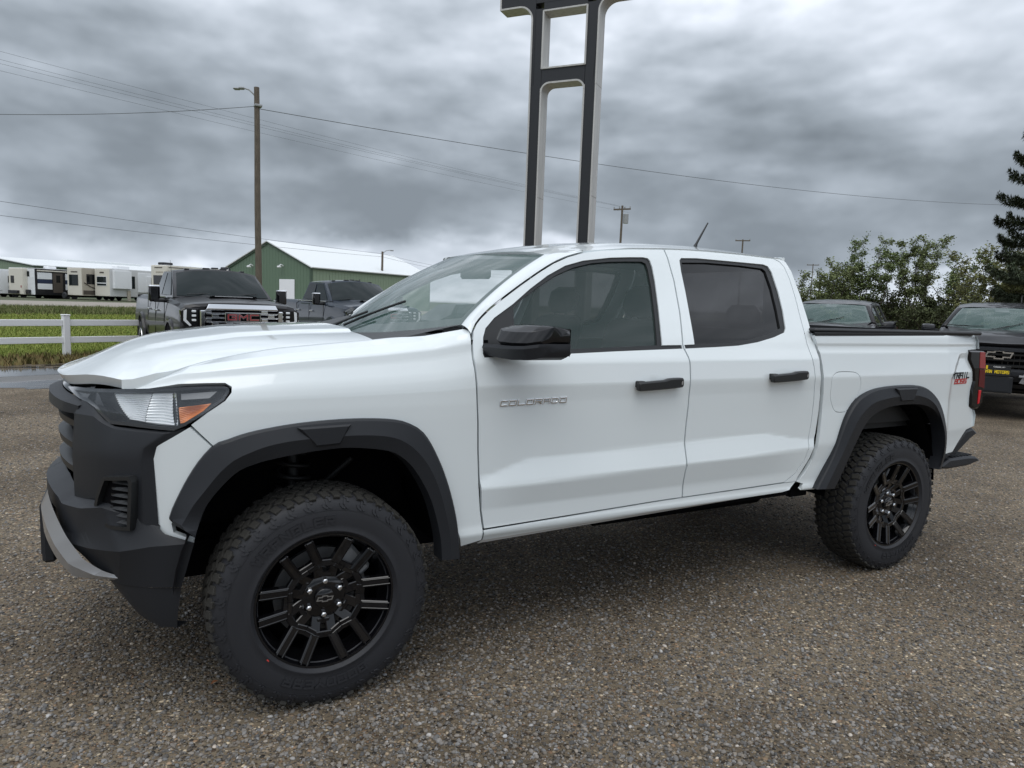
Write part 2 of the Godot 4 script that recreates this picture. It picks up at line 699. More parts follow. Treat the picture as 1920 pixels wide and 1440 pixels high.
func make_ground() -> void:
	var gravel := gravel_material()
	var rng := RandomNumberGenerator.new()
	rng.seed = 21
	var lot := sheet(-70, 110, -45, -0.3, 6.0, 0.0)
	var o := put("gravel_lot", lot, gravel)
	o.set_meta("kind", "structure")
	# the land beyond, to the horizon
	var earth := mat("far_earth", lin(0.075, 0.085, 0.045), 0.95)
	earth.albedo_texture = noise_tex(6, 0.02, 256, lin(0.7, 0.7, 0.7), lin(1.2, 1.2, 1.1), 4)
	earth.uv1_triplanar = true
	earth.uv1_world_triplanar = true
	earth.uv1_scale = Vector3.ONE * 0.05
	var far := MB.new()
	for q in [[-900, 900, 56.0, 1200, 0.276], [-900, -70, -400, 56.0, 0.0], [110, 900, -400, 56.0, 0.0], [-70, 110, -400, -45, 0.0]]:
		var p := []
		for c in [[0, 2], [1, 2], [1, 3], [0, 3]]:
			var g := fence_at(q[c[0]], q[c[1]])
			p.append(Vector3(g.x, q[4], g.y))
		far.quad_to(p[0], p[1], p[2], p[3], Vector3.UP)
	put("ground", far, earth).set_meta("kind", "structure")
	var soil := mat("turf_soil", lin(0.15, 0.175, 0.052), 0.95)
	soil.albedo_texture = noise_tex(9, 0.03, 256, lin(0.6, 0.62, 0.6), lin(1.25, 1.2, 1.1), 5)
	soil.uv1_triplanar = true
	soil.uv1_world_triplanar = true
	soil.uv1_scale = Vector3.ONE * 0.3
	put("grass_bank", sheet(-70, 110, -0.3, 30, 3.0, -0.002), soil).set_meta("kind", "structure")
	var rd := mat("road_gravel", lin(0.30, 0.27, 0.235), 0.95)
	rd.albedo_texture = noise_tex(10, 0.05, 256, lin(0.8, 0.8, 0.8), lin(1.15, 1.15, 1.15), 5)
	rd.uv1_triplanar = true
	rd.uv1_world_triplanar = true
	rd.uv1_scale = Vector3.ONE * 0.2
	put("gravel_road", sheet(-70, 110, 30, 56, 4.0, 0.0), rd).set_meta("kind", "structure")
	# loose stones near the camera
	var pm := mat("pebble", Color(1, 1, 1), 0.8, 0.0, 0.4)
	pm.vertex_color_use_as_albedo = true
	for kind in 3:
		var mm := MultiMesh.new()
		mm.transform_format = MultiMesh.TRANSFORM_3D
		mm.use_colors = true
		mm.mesh = pebble(rng)
		var count := 52000
		mm.instance_count = count
		for i in count:
			# denser close to the camera; all over the strip that the photograph shows
			var d := 1.2 + 10.0 * pow(rng.randf(), 1.7)
			var a := deg_to_rad(28.7 + rng.randf_range(-46, 46))
			var x := -2.27 + sin(a) * d
			var z := 3.38 - cos(a) * d
			var r := 0.003 + 0.0075 * pow(rng.randf(), 3.2)
			var bs := Basis(Vector3.UP, rng.randf() * TAU) * Basis(Vector3.RIGHT, rng.randf_range(-0.4, 0.4))
			mm.set_instance_transform(i, Transform3D(bs.scaled(Vector3.ONE * r), Vector3(x, r * 0.22, z)))
			var v := rng.randf_range(0.07, 0.24)
			if rng.randf() < 0.03:
				v = rng.randf_range(0.26, 0.46)
			var wm := rng.randf_range(0.0, 0.16)
			mm.set_instance_color(i, Color(v * (1.0 + wm), v, v * (1.0 - wm * 1.1)))
		var mi := MultiMeshInstance3D.new()
		mi.name = "loose_stones"
		mi.multimesh = mm
		tag(mi, "loose pebbles scattered over the gravel lot around the white pickup", "gravel", "", "stuff")
		add_child(mi, true)
	# standing water along the edge of the lot
	var water := mat("puddle_water", lin(0.055, 0.052, 0.055), 0.04, 0.0, 0.5)
	var spots := [[-4.4, -10.6, 2.6, 1.35], [-6.9, -10.9, 2.4, 1.2], [-2.9, -9.4, 1.0, 0.5], [-9.0, -10.4, 2.4, 1.0]]
	for k in spots.size():
		var sp: Array = spots[k]
		var nb := FastNoiseLite.new()
		nb.seed = 60 + k
		nb.frequency = 0.9
		var poly := PackedVector2Array()
		for i in 48:
			var t := TAU * i / 48.0
			var rr := 1.0 + 0.35 * nb.get_noise_2d(cos(t) * 2.0, sin(t) * 2.0) + 0.16 * nb.get_noise_2d(cos(t) * 7.0, sin(t) * 7.0)
			poly.append(Vector2(cos(t) * sp[2] * rr, sin(t) * sp[3] * rr))
		var wb := MB.new()
		for i in 48:
			var a := poly[i]
			var b := poly[(i + 1) % 48]
			wb.quad_to(Vector3(sp[0], 0.007, sp[1]), Vector3(sp[0] + a.x, 0.004, sp[1] + a.y), Vector3(sp[0] + b.x, 0.004, sp[1] + b.y), Vector3(sp[0], 0.007, sp[1]), Vector3.UP)
		var w := put("puddle", wb, water)
		w.set_meta("kind", "structure")
	for k in 26:
		# small leftover pools and pale wet patches by the fence
		var at := fence_at(rng.randf_range(-5.0, 2.2), rng.randf_range(-2.2, 0.1))
		var cx := at.x
		var cz := at.y
		var wb := MB.new()
		var ra := rng.randf_range(0.12, 0.5)
		var pts := []
		for i in 14:
			var t := TAU * i / 14.0
			pts.append(Vector3(cx + cos(t) * ra * rng.randf_range(0.7, 1.3), ground_h(cx, cz) + 0.012, cz + sin(t) * ra * 0.35 * rng.randf_range(0.6, 1.3)))
		for i in 14:
			wb.quad_to(Vector3(cx, ground_h(cx, cz) + 0.013, cz), pts[i], pts[(i + 1) % 14], Vector3(cx, ground_h(cx, cz) + 0.013, cz), Vector3.UP)
		put("puddle", wb, water).set_meta("kind", "structure")
	make_grass(rng)
	var lf := mat("dry_leaf", lin(0.30, 0.12, 0.05), 0.7)
	for q in [[-2.02, 0.64, 0.5, "small orange leaf lying on the gravel left of the white truck's front tyre"]]:
		var b := MB.new()
		var s := Vector3(q[0], 0.014, q[1])
		var bs := Basis(Vector3.UP, q[2])
		b.quad_to(s + bs * Vector3(-0.018, 0, 0), s + bs * Vector3(0, 0.006, 0.009), s + bs * Vector3(0.016, 0.002, 0), s + bs * Vector3(0, 0.005, -0.010), Vector3.UP)
		tag(put("fallen_leaf", b, lf), q[3], "leaf")


func tuft_mesh(rng: RandomNumberGenerator, blades: int, hgt: float, wide: float, m: Material) -> ArrayMesh:
	var b := MB.new()
	for i in blades:
		var a := rng.randf() * TAU
		var p := Vector3(cos(a), 0, sin(a)) * rng.randf() * wide
		var lean := Vector3(rng.randf_range(-1, 1), 0, rng.randf_range(-1, 1)) * hgt * 0.45
		var side := Vector3(cos(a + 1.3), 0, sin(a + 1.3)) * (0.006 + hgt * 0.02)
		var h := hgt * rng.randf_range(0.55, 1.1)
		var mid := p + Vector3(0, h * 0.55, 0) + lean * 0.35
		var tip := p + Vector3(0, h, 0) + lean
		var nn := (Vector3.UP + lean * 0.2 + Vector3(cos(a), 0, sin(a)) * 0.5).normalized()
		b.tn(p - side, p + side, mid + side * 0.7, nn, nn, nn)
		b.tn(p - side, mid + side * 0.7, mid - side * 0.7, nn, nn, nn)
		b.tn(mid - side * 0.7, mid + side * 0.7, tip, nn, nn, nn)
	return b.mesh(m)


func make_grass(rng: RandomNumberGenerator) -> void:
	var gm := mat("grass", Color(1, 1, 1), 0.7, 0.0, 0.3)
	gm.vertex_color_use_as_albedo = true
	gm.backlight_enabled = true
	gm.backlight = Color(0.5, 0.5, 0.5)
	var sets := [["grass", 60000, 0.11, "green roadside grass growing behind the white rail fence", 0], ["dry_grass", 2600, 0.12, "dry tan grass at the wet edge of the lot below the fence", 1], ["tall_grass", 14000, 0.20, "taller grass along the road in front of the parked campers", 2]]
	for s in sets:
		var mm := MultiMesh.new()
		mm.transform_format = MultiMesh.TRANSFORM_3D
		mm.use_colors = true
		mm.mesh = tuft_mesh(rng, 9, s[2], 0.11 if s[4] != 1 else 0.07, gm)
		mm.instance_count = s[1]
		for i in s[1]:
			var w := 0.3 + 29.5 * pow(rng.randf(), 1.6)
			if s[4] == 1:
				w = rng.randf_range(-1.1, 0.5)
			elif s[4] == 2:
				w = rng.randf_range(20.0, 30.0)
			var u := rng.randf_range(-4.0, 4.0) if s[4] == 1 else rng.randf_range(-3.5 - 0.1 * w, 7.0 + 0.75 * w)
			var g := fence_at(u, w)
			var x := g.x
			var z := g.y
			var k := rng.randf_range(0.7, 1.35)
			mm.set_instance_transform(i, Transform3D(Basis(Vector3.UP, rng.randf() * TAU).scaled(Vector3(k, k * rng.randf_range(0.8, 1.2), k)), Vector3(x, ground_h(x, z) - 0.01, z)))
			var c := Color(0.19, 0.265, 0.055).lerp(Color(0.30, 0.33, 0.085), rng.randf())
			if s[4] == 1:
				c = Color(0.22, 0.15, 0.07).lerp(Color(0.11, 0.12, 0.04), rng.randf())
			elif s[4] == 2:
				c = Color(0.10, 0.15, 0.04).lerp(Color(0.21, 0.20, 0.095), rng.randf())
			mm.set_instance_color(i, c * rng.randf_range(0.75, 1.2))
		var mi := MultiMeshInstance3D.new()
		mi.name = s[0]
		mi.multimesh = mm
		tag(mi, s[3], "grass", "", "stuff")
		add_child(mi, true)


# ------------------------------------------------------------------ the white pickup: surfaces
# x runs along the truck (front at -x), y up, z to its left side; s is x along the side and goes on round the nose as arc length
var nose := PackedVector2Array()
var nose_len := PackedFloat32Array()
var NOSE_END := 0.0
const FEN := [[0.5, -0.03, 0.5], [0.56, -0.004, 0.56], [0.60, -0.010, 0.60], [0.75, -0.006, 0.75], [1.05, 0.0, 1.05], [1.10, 0.0, 1.10], [1.16, -0.003, 1.16], [1.20, -0.012, 1.20], [1.265, -0.040, 1.262], [1.30, -0.047, 1.296], [1.35, -0.10, 1.322], [1.45, -0.20, 1.338], [1.6, -0.35, 1.345]]
const FEN_TOP := [[-2.6, 1.17], [-2.3, 1.205], [-2.16, 1.255], [-1.8, 1.305], [-1.45, 1.338], [-1.25, 1.362], [-1.08, 1.40]]


func nose_setup() -> void:
	for i in 400:
		var t := PI / 2.0 * i / 399.0
		nose.append(Vector2(-1.7 - 0.83 * pow(sin(t), 2.0 / 3.2), 0.925 * pow(maxf(cos(t), 0.0), 2.0 / 1.8)))
		nose_len.append(0.0 if i == 0 else nose_len[i - 1] + nose[i].distance_to(nose[i - 1]))
	NOSE_END = nose_len[399]


func nose_at(u: float) -> Vector2:
	# past the middle of the nose it goes on, mirrored, down the other side
	if u > NOSE_END:
		var q := nose_at(2.0 * NOSE_END - u)
		return Vector2(q.x, -q.y)
	if u <= 0.0:
		return Vector2(-1.7 - u, 0.925)
	var i := clampi(nose_len.bsearch(u), 1, 399)
	return nose[i - 1].lerp(nose[i], (u - nose_len[i - 1]) / maxf(nose_len[i] - nose_len[i - 1], 1e-9))


func plan(s: float) -> Array:
	if s >= -1.7:
		return [Vector2(s, 0.925 - (0.12 * (s - 2.15) if s > 2.15 else 0.0)), Vector2(0, 1)]
	var u := -1.7 - s
	var p := nose_at(u)
	var t := (nose_at(u + 0.01) - nose_at(maxf(u - 0.01, 0.0))).normalized()
	return [p, Vector2(t.y, -t.x)]


func out_from(s: float, y: float, off: float) -> Vector3:
	var pl := plan(s)
	return Vector3(pl[0].x + pl[1].x * off, y, pl[0].y + pl[1].y * off)


func soft(x: float, ks: Array, h := 0.006) -> float:
	return (key(x - h, ks) + key(x - h * 0.5, ks) + key(x, ks) + key(x + h * 0.5, ks) + key(x + h, ks)) * 0.2


func key3(v: float, c: int) -> float:
	var n := FEN.size()
	if v <= FEN[0][0]:
		return FEN[0][c]
	for i in range(1, n):
		if v <= FEN[i][0]:
			return lerpf(FEN[i - 1][c], FEN[i][c], (v - FEN[i - 1][0]) / (FEN[i][0] - FEN[i - 1][0]))
	return FEN[n - 1][c]


func soft3(v: float, c: int) -> float:
	var h := 0.007
	return (key3(v - h, c) + key3(v - h * 0.5, c) + key3(v, c) + key3(v + h * 0.5, c) + key3(v + h, c)) * 0.2


func lean(y: float) -> float:
	# the nose leans back above the bumper
	return -0.03 * smoothstep(1.07, 1.19, y)


func SF(mode: int, s: float, v: float) -> Vector3:
	if mode == 0:
		var yc := 0.752 + 0.0186 * (s + 1.07)
		var k := clampf((s + 1.06) / 0.26, 0, 1) * clampf((0.93 - s) / 0.42, 0, 1)
		k = k * k * (3.0 - 2.0 * k)
		var yb := yc + 0.045 + 0.055 * k
		var o := soft(v, [[0.45, -0.05], [0.53, -0.03], [0.56, -0.006], [0.585, -0.012], [0.66, -0.010], [yc, 0.003 + 0.013 * k], [yb, -0.012], [yb + 0.10, -0.010], [1.10, -0.006], [1.165, 0.0], [1.262, -0.010], [1.32, -0.038], [1.36, -0.055], [1.42, -0.085], [1.75, -0.258], [1.80, -0.288], [1.9, -0.40]])
		return out_from(s, v, o)
	if mode == 1:
		var o := soft(v, [[0.45, -0.05], [0.53, -0.03], [0.56, -0.006], [0.60, -0.014], [0.70, -0.008], [0.80, 0.004], [1.0, -0.004], [1.17, 0.0], [1.30, -0.022], [1.325, -0.034], [1.35, -0.030], [1.40, -0.04], [1.415, -0.06], [1.45, -0.10]])
		# the corner behind the wheel turns in along a slanting crease
		var line := 2.17 + maxf(v - 1.13, 0.0) * 0.75
		var turn := clampf((s - line) / 0.05, 0.0, 1.0)
		if v < 1.31:
			o -= 0.012 * turn * smoothstep(0.62, 0.80, v) * smoothstep(1.31, 1.25, v)
		return out_from(s, v, o)
	if mode == 3:
		return out_from(s, v, lean(v))
	var o := soft3(v, 1)
	var y := soft3(v, 2)
	if y > 1.10:
		y = 1.10 + (key(s, FEN_TOP) - 1.10) / 0.238 * (y - 1.10)
	if o < -0.047:
		o = -0.047 + (o + 0.047) * key(s, [[-1.45, 1.0], [-1.10, 0.5]])
	return out_from(s, y, o)


func SN(mode: int, s: float, v: float) -> Vector3:
	var e := 0.004
	var a := SF(mode, s + e, v) - SF(mode, s - e, v)
	var b := SF(mode, s, v + e) - SF(mode, s, v - e)
	return a.cross(b).normalized()


func inset(poly: PackedVector2Array, d: float) -> PackedVector2Array:
	if d == 0.0:
		return poly
	var r := Geometry2D.offset_polygon(poly, -d, Geometry2D.JOIN_MITER)
	var best := poly
	var most := -1.0
	for q in r:
		var ar := 0.0
		for i in q.size():
			ar += q[i].cross(q[(i + 1) % q.size()])
		if absf(ar) > most:
			most = absf(ar)
			best = q
	return best


func rounded(poly: PackedVector2Array, steps := 3) -> PackedVector2Array:
	# a smooth closed curve through the given points
	var o := PackedVector2Array()
	var m := poly.size()
	for i in m:
		var a := poly[(i + m - 1) % m]
		var b := poly[i]
		var c := poly[(i + 1) % m]
		var d := poly[(i + 2) % m]
		var t1 := (c - a) * 0.5
		var t2 := (d - b) * 0.5
		var l := b.distance_to(c)
		# keep corners: no tangent longer than the side
		t1 = t1.limit_length(l)
		t2 = t2.limit_length(l)
		if (b - a).normalized().dot((c - b).normalized()) < 0.55:
			t1 = (c - b) * 0.8
		if (c - b).normalized().dot((d - c).normalized()) < 0.55:
			t2 = (c - b) * 0.8
		for k in steps:
			var t := float(k) / steps
			var t_2 := t * t
			var t_3 := t_2 * t
			o.append(b * (2 * t_3 - 3 * t_2 + 1) + t1 * (t_3 - 2 * t_2 + t) + c * (-2 * t_3 + 3 * t_2) + t2 * (t_3 - t_2))
	return o


func panel(mode: int, outer: PackedVector2Array, holes: Array, off: float, cell: float, flange: float) -> MB:
	# a sheet cut to the outline on one of the truck's surfaces, its edges turned in
	var b := MB.new()
	var lo := outer[0]
	var hi := outer[0]
	for p in outer:
		lo = lo.min(p)
		hi = hi.max(p)
	lo -= Vector2.ONE * 0.001
	var nx := int(ceil((hi.x - lo.x) / cell)) + 1
	var ny := int(ceil((hi.y - lo.y) / cell)) + 1
	var edge := {}
	var loops := [outer]
	loops.append_array(holes)
	for lp in loops:
		for i in lp.size():
			var p: Vector2 = lp[i]
			var q: Vector2 = lp[(i + 1) % lp.size()]
			var steps := int(ceil(p.distance_to(q) / (cell * 0.25))) + 1
			for k in steps + 1:
				var c := ((p.lerp(q, float(k) / steps) - lo) / cell).floor()
				for dx in [-1, 0, 1]:
					for dy in [-1, 0, 1]:
						edge[Vector2i(int(c.x) + dx, int(c.y) + dy)] = true
	var cache := {}
	for i in nx:
		for j in ny:
			var p0 := lo + Vector2(i, j) * cell
			var id := Vector2i(i, j)
			var sq := PackedVector2Array([p0, p0 + Vector2(cell, 0), p0 + Vector2(cell, cell), p0 + Vector2(0, cell)])
			var pieces := []
			if edge.has(id):
				pieces = Geometry2D.intersect_polygons(sq, outer)
				for h in holes:
					var nxt := []
					for q in pieces:
						for r in Geometry2D.clip_polygons(q, h):
							nxt.append(r)
					pieces = nxt
			else:
				var mid := p0 + Vector2.ONE * cell * 0.5
				if not Geometry2D.is_point_in_polygon(mid, outer):
					continue
				var hit := false
				for h in holes:
					if Geometry2D.is_point_in_polygon(mid, h):
						hit = true
				if hit:
					continue
				pieces = [sq]
			for q in pieces:
				var pp := []
				var pn := []
				for w in q:
					var kk := Vector2i((w * 20000.0).round())
					if not cache.has(kk):
						var nn := SN(mode, w.x, w.y)
						cache[kk] = [SF(mode, w.x, w.y) + nn * off, nn]
					pp.append(cache[kk][0])
					pn.append(cache[kk][1])
				var ix := PackedInt32Array([0, 1, 2, 0, 2, 3]) if q.size() == 4 and not edge.has(id) else Geometry2D.triangulate_polygon(q)
				for t in range(0, ix.size(), 3):
					b.tn(pp[ix[t]], pp[ix[t + 1]], pp[ix[t + 2]], pn[ix[t]], pn[ix[t + 1]], pn[ix[t + 2]])
	if flange > 0.0:
		for li in loops.size():
			var lp: PackedVector2Array = loops[li]
			var m := lp.size()
			var mid2 := Vector2.ZERO
			for p in lp:
				mid2 += p
			var cw := Geometry2D.is_polygon_clockwise(lp)
			for i in m:
				var p := lp[i]
				var q := lp[(i + 1) % m]
				var steps := maxi(1, int(ceil(p.distance_to(q) / 0.03)))
				for k in steps:
					var a := p.lerp(q, float(k) / steps)
					var c := p.lerp(q, float(k + 1) / steps)
					var na := SN(mode, a.x, a.y)
					var nc := SN(mode, c.x, c.y)
					var A := SF(mode, a.x, a.y) + na * off
					var C := SF(mode, c.x, c.y) + nc * off
					var d := (C - A)
					if d.length() < 1e-6:
						continue
					var side := d.cross(na).normalized()
					if cw == (li == 0):
						side = -side
					b.quad_to(A, C, C - nc * flange, A - na * flange, side)
	return b


func strip(mode: int, rows: Array, cols: int) -> MB:
	# facets between rows; a row is [[s, y, off], ...] resampled to the same number of columns
	var rr := []
	for r in rows:
		var pts := []
		var len := [0.0]
		var even: bool = r.size() == rows[0].size()
		for i in range(1, r.size()):
			len.append(len[i - 1] + Vector2(rows[0][i][0] - rows[0][i - 1][0], rows[0][i][1] - rows[0][i - 1][1]).length())
		var seg := 1
		for c in cols + 1:
			var t: float = len[-1] * c / cols
			while seg < r.size() - 1 and t > len[seg]:
				seg += 1
			var k: float = (t - len[seg - 1]) / maxf(len[seg] - len[seg - 1], 1e-9)
			var yy := lerpf(r[seg - 1][1], r[seg][1], k)
			pts.append(out_from(lerpf(r[seg - 1][0], r[seg][0], k), yy, lerpf(r[seg - 1][2], r[seg][2], k) + lean(yy)))
		rr.append(pts)
	var b := MB.new()
	for i in rr.size() - 1:
		for k in cols:
			var mid: Vector3 = (rr[i][k] + rr[i + 1][k + 1]) * 0.5
			var out := Vector3(mid.x + 1.2, 0.15, mid.z) if mid.x < -1.2 else Vector3(0, 0.15, mid.z)
			b.quad_to(rr[i][k], rr[i][k + 1], rr[i + 1][k + 1], rr[i + 1][k], out)
	return b


func both(called: String, b: MB, m: Material, parent: Node, label := "") -> void:
	# the same piece on the left and on the right of the truck
	put(called, b, m, parent, label)
	put(called, b.mirror_z(), m, parent, label)


const DOOR_F := [-1.072, 1.386, -1.052, 1.414, -1.025, 1.439, -0.976, 1.476, -0.903, 1.522, -0.803, 1.582, -0.699, 1.641, -0.614, 1.685, -0.528, 1.72, -0.433, 1.747, -0.326, 1.765, -0.152, 1.783, -0.079, 1.788, 0.069, 1.797, 0.074, 1.752, 0.072, 1.637, 0.05, 1.486, 0.013, 1.336, 0.016, 1.317, 0.029, 1.28, 0.034, 1.24, 0.038, 1.056, 0.034, 0.947, 0.032, 0.84, 0.033, 0.723, 0.042, 0.601, -0.089, 0.6, -0.659, 0.586, -1.024, 0.578, -1.04, 0.661, -1.052, 0.782, -1.062, 0.92, -1.066, 1.019, -1.077, 1.137, -1.084, 1.229, -1.090, 1.289, -1.083, 1.344]
const WIN_F := [-1.041, 1.281, -1.045, 1.297, -1.032, 1.362, -1.014, 1.397, -0.964, 1.44, -0.862, 1.499, -0.763, 1.566, -0.657, 1.629, -0.55, 1.679, -0.445, 1.708, -0.286, 1.732, -0.167, 1.742, -0.082, 1.747, -0.054, 1.744, -0.043, 1.731, -0.04, 1.701, -0.048, 1.631, -0.071, 1.514, -0.096, 1.406, -0.111, 1.334, 0.006, 1.336, 0.009, 1.317, -0.371, 1.305, -0.655, 1.294]
const GLASS_F := [-0.896, 1.314, -0.874, 1.417, -0.861, 1.485, -0.82, 1.516, -0.716, 1.578, -0.609, 1.634, -0.503, 1.675, -0.397, 1.701, -0.292, 1.714, -0.2, 1.721, -0.095, 1.727, -0.072, 1.718, -0.069, 1.689, -0.079, 1.603, -0.106, 1.472, -0.139, 1.334, -0.364, 1.326, -0.636, 1.316]
const DOOR_R := [0.069, 1.797, 0.217, 1.805, 0.372, 1.808, 0.611, 1.806, 0.852, 1.8, 0.894, 1.784, 0.913, 1.756, 0.923, 1.689, 0.917, 1.592, 0.9, 1.473, 0.885, 1.345, 0.896, 1.248, 0.904, 1.225, 0.913, 1.169, 0.925, 1.05, 0.924, 0.931, 0.907, 0.792, 0.886, 0.722, 0.828, 0.651, 0.748, 0.609, 0.423, 0.605, 0.042, 0.601, 0.033, 0.723, 0.032, 0.84, 0.034, 0.947, 0.038, 1.056, 0.034, 1.24, 0.029, 1.28, 0.016, 1.317, 0.013, 1.336, 0.05, 1.486, 0.072, 1.637, 0.074, 1.752]
const WIN_R := [0.147, 1.745, 0.164, 1.759, 0.27, 1.765, 0.503, 1.764, 0.751, 1.762, 0.784, 1.753, 0.798, 1.719, 0.796, 1.611, 0.783, 1.517, 0.758, 1.424, 0.738, 1.401, 0.647, 1.375, 0.515, 1.349, 0.377, 1.332, 0.239, 1.325, 0.024, 1.317, 0.021, 1.336, 0.086, 1.339, 0.097, 1.409, 0.124, 1.585, 0.136, 1.689]
const GLASS_R := [0.165, 1.738, 0.339, 1.748, 0.576, 1.747, 0.739, 1.74, 0.757, 1.725, 0.759, 1.639, 0.743, 1.522, 0.722, 1.425, 0.615, 1.394, 0.483, 1.368, 0.36, 1.351, 0.246, 1.345, 0.097, 1.342, 0.104, 1.399, 0.126, 1.563]
const REAR_CAB := [0.852, 1.8, 0.872, 1.808, 0.915, 1.803, 0.941, 1.783, 0.958, 1.734, 0.962, 1.606, 0.955, 1.486, 0.945, 1.386, 0.943, 1.357, 0.945, 1.295, 0.948, 1.232, 0.958, 1.161, 0.970, 1.074, 0.972, 0.972, 0.964, 0.863, 0.945, 0.787, 0.922, 0.729, 0.879, 0.664, 0.848, 0.627, 0.839, 0.608, 0.748, 0.609, 0.828, 0.651, 0.886, 0.722, 0.907, 0.792, 0.924, 0.931, 0.925, 1.05, 0.913, 1.169, 0.904, 1.225, 0.896, 1.248, 0.885, 1.345, 0.9, 1.473, 0.917, 1.592, 0.923, 1.689, 0.913, 1.756, 0.894, 1.784]
const ROCKER := [-1.026, 0.576, -0.659, 0.584, -0.088, 0.598, 0.042, 0.600, 0.423, 0.603, 0.749, 0.607, 0.839, 0.607, 0.790, 0.567, 0.736, 0.560, 0.4, 0.557, -0.084, 0.553, -0.647, 0.534, -1.018, 0.525]
const BED := [0.922, 1.392, 1.512, 1.398, 2.539, 1.408, 2.555, 1.366, 2.547, 1.314, 2.427, 1.311, 2.432, 1.248, 2.487, 1.188, 2.509, 1.109, 2.494, 1.058, 2.497, 0.945, 2.561, 0.919, 2.590, 0.886, 2.580, 0.807, 2.484, 0.793, 2.326, 0.66, 2.225, 0.656, 2.135, 0.600, 2.10, 0.58, 2.120, 0.68, 2.110, 0.79, 2.06, 0.915, 1.99, 1.000, 1.90, 1.055, 1.82, 1.082, 1.7, 1.090, 1.56, 1.090, 1.42, 1.076, 1.31, 1.035, 1.25, 0.98, 1.192, 0.900, 1.121, 0.728, 1.0, 0.548, 0.879, 0.556, 0.900, 0.590, 0.850, 0.605, 0.869, 0.613, 0.909, 0.654, 0.955, 0.718, 0.972, 0.777, 0.984, 0.865, 0.992, 0.972, 0.990, 1.074, 0.980, 1.161, 0.973, 1.232, 0.960, 1.295, 0.935, 1.359]
const FUEL := [1.048, 1.16, 1.062, 1.181, 1.102, 1.195, 1.225, 1.193, 1.27, 1.178, 1.294, 1.14, 1.294, 1.095, 1.267, 1.051, 1.23, 0.999, 1.186, 0.975, 1.141, 0.972, 1.102, 0.979, 1.077, 1.005, 1.05, 1.06]
const CAP := [-2.113, 1.054, -2.04, 0.984, -2.08, 0.934, -2.12, 0.868, -2.156, 0.795, -2.180, 0.716, -2.175, 0.689, -2.109, 0.666, -2.114, 0.642, -2.168, 0.655, -2.209, 0.676, -2.233, 0.698, -2.246, 0.778, -2.249, 0.872, -2.246, 0.958, -2.232, 0.981, -2.17, 1.018]
const LAMP := [-2.345, 1.167, -2.204, 1.179, -2.070, 1.190, -2.006, 1.192, -1.988, 1.182, -1.988, 1.166, -2.005, 1.138, -2.064, 1.095, -2.125, 1.055, -2.163, 1.037, -2.266, 1.041, -2.336, 1.043, -2.420, 1.041, -2.451, 1.056, -2.512, 1.087, -2.573, 1.099, -2.645, 1.103, -2.760, 1.117, -2.85, 1.128, -2.713, 1.141, -2.553, 1.151]


# ------------------------------------------------------------------ the white pickup: parts
func fen_v_at(s: float, zt: float) -> float:
	# where the fender's top reaches that distance from the middle
	var lo := 1.2
	var hi := 1.6
	for i in 24:
		var m := (lo + hi) * 0.5
		if SF(2, s, m).z > zt:
			lo = m
		else:
			hi = m
	return lo


func hood_edge_x() -> Array:
	# [x, z, y] of the fender's upper edge from the cowl forward to the lamp
	var o := []
	for i in 31:
		var s := lerpf(-1.44, -2.354, i / 30.0)
		var v := fen_v_at(s, 0.72)
		if s < -2.12:
			v = lerpf(fen_v_at(-2.12, 0.72), 1.256, pow((-2.12 - s) / 0.234, 0.75))
		var p := SF(2, s, v)
		o.append([p.x, p.z, p.y, s, v])
	return o


func ws_edge(t: float, w: float) -> Vector3:
	# the windscreen: t from its foot to its head, w from the right side to the left
	var q := 1.0 - w * w
	var a := Vector3(-1.09 - 0.27 * q, 1.40 - 0.075 * q, 0.775 * w)
	var b := Vector3(-0.592 - 0.15 * q, 1.727 + 0.012 * q, 0.585 * w)
	var p := a.lerp(b, t)
	var bulge := 0.035 * sin(PI * t) * (0.55 + 0.45 * q)
	return p + Vector3(-0.55, 0.83, 0) * bulge


const GUT := [[-0.60, 1.727, 0.595], [-0.433, 1.752, 0.655], [-0.152, 1.787, 0.648], [0.069, 1.801, 0.640], [0.372, 1.811, 0.634], [0.611, 1.810, 0.634], [0.852, 1.804, 0.638], [0.93, 1.803, 0.640], [0.98, 1.72, 0.66]]


func gut(x: float, c: int) -> float:
	var ks := []
	for g in GUT:
		ks.append([g[0], g[c]])
	return key(x, ks)


func roof_point(t: float, w: float) -> Vector3:
	var q := 1.0 - w * w
	var xf := -0.592 - 0.15 * q
	var x := lerpf(xf, 0.945, t)
	var xg := maxf(x, -0.592)
	var zg := gut(xg, 2)
	var yg := gut(xg, 1)
	var yc := key(x, [[-0.742, 1.739], [-0.6, 1.772], [-0.36, 1.812], [-0.1, 1.838], [0.1, 1.850], [0.4, 1.857], [0.7, 1.851], [0.88, 1.842], [0.945, 1.820]])
	var aw := absf(w)
	var y := yg + (yc - yg) * (1.0 - pow(aw, 2.8))
	# shallow ribs pressed along the roof
	var rib := 0.0
	for r in [0.0, 0.36, 0.70]:
		rib += 0.005 * exp(-pow((aw - r) / 0.07, 2.0)) * smoothstep(0.05, 0.16, t) * smoothstep(1.0, 0.9, t)
	return Vector3(x, y + rib, zg * w)


func hood_half(x: float, edge: Array) -> float:
	# half width of the bonnet at x
	if x >= edge[0][0]:
		return edge[0][1]
	for i in range(1, edge.size()):
		if x >= edge[i][0]:
			return lerpf(edge[i - 1][1], edge[i][1], (x - edge[i - 1][0]) / (edge[i][0] - edge[i - 1][0]))
	var e: Array = edge[-1]
	# beyond the lamp the edge follows the nose
	for i in range(1, 400):
		if nose[i].x <= x and nose[i].x <= e[0]:
			return minf(nose[i].y, e[1])
	return 0.0


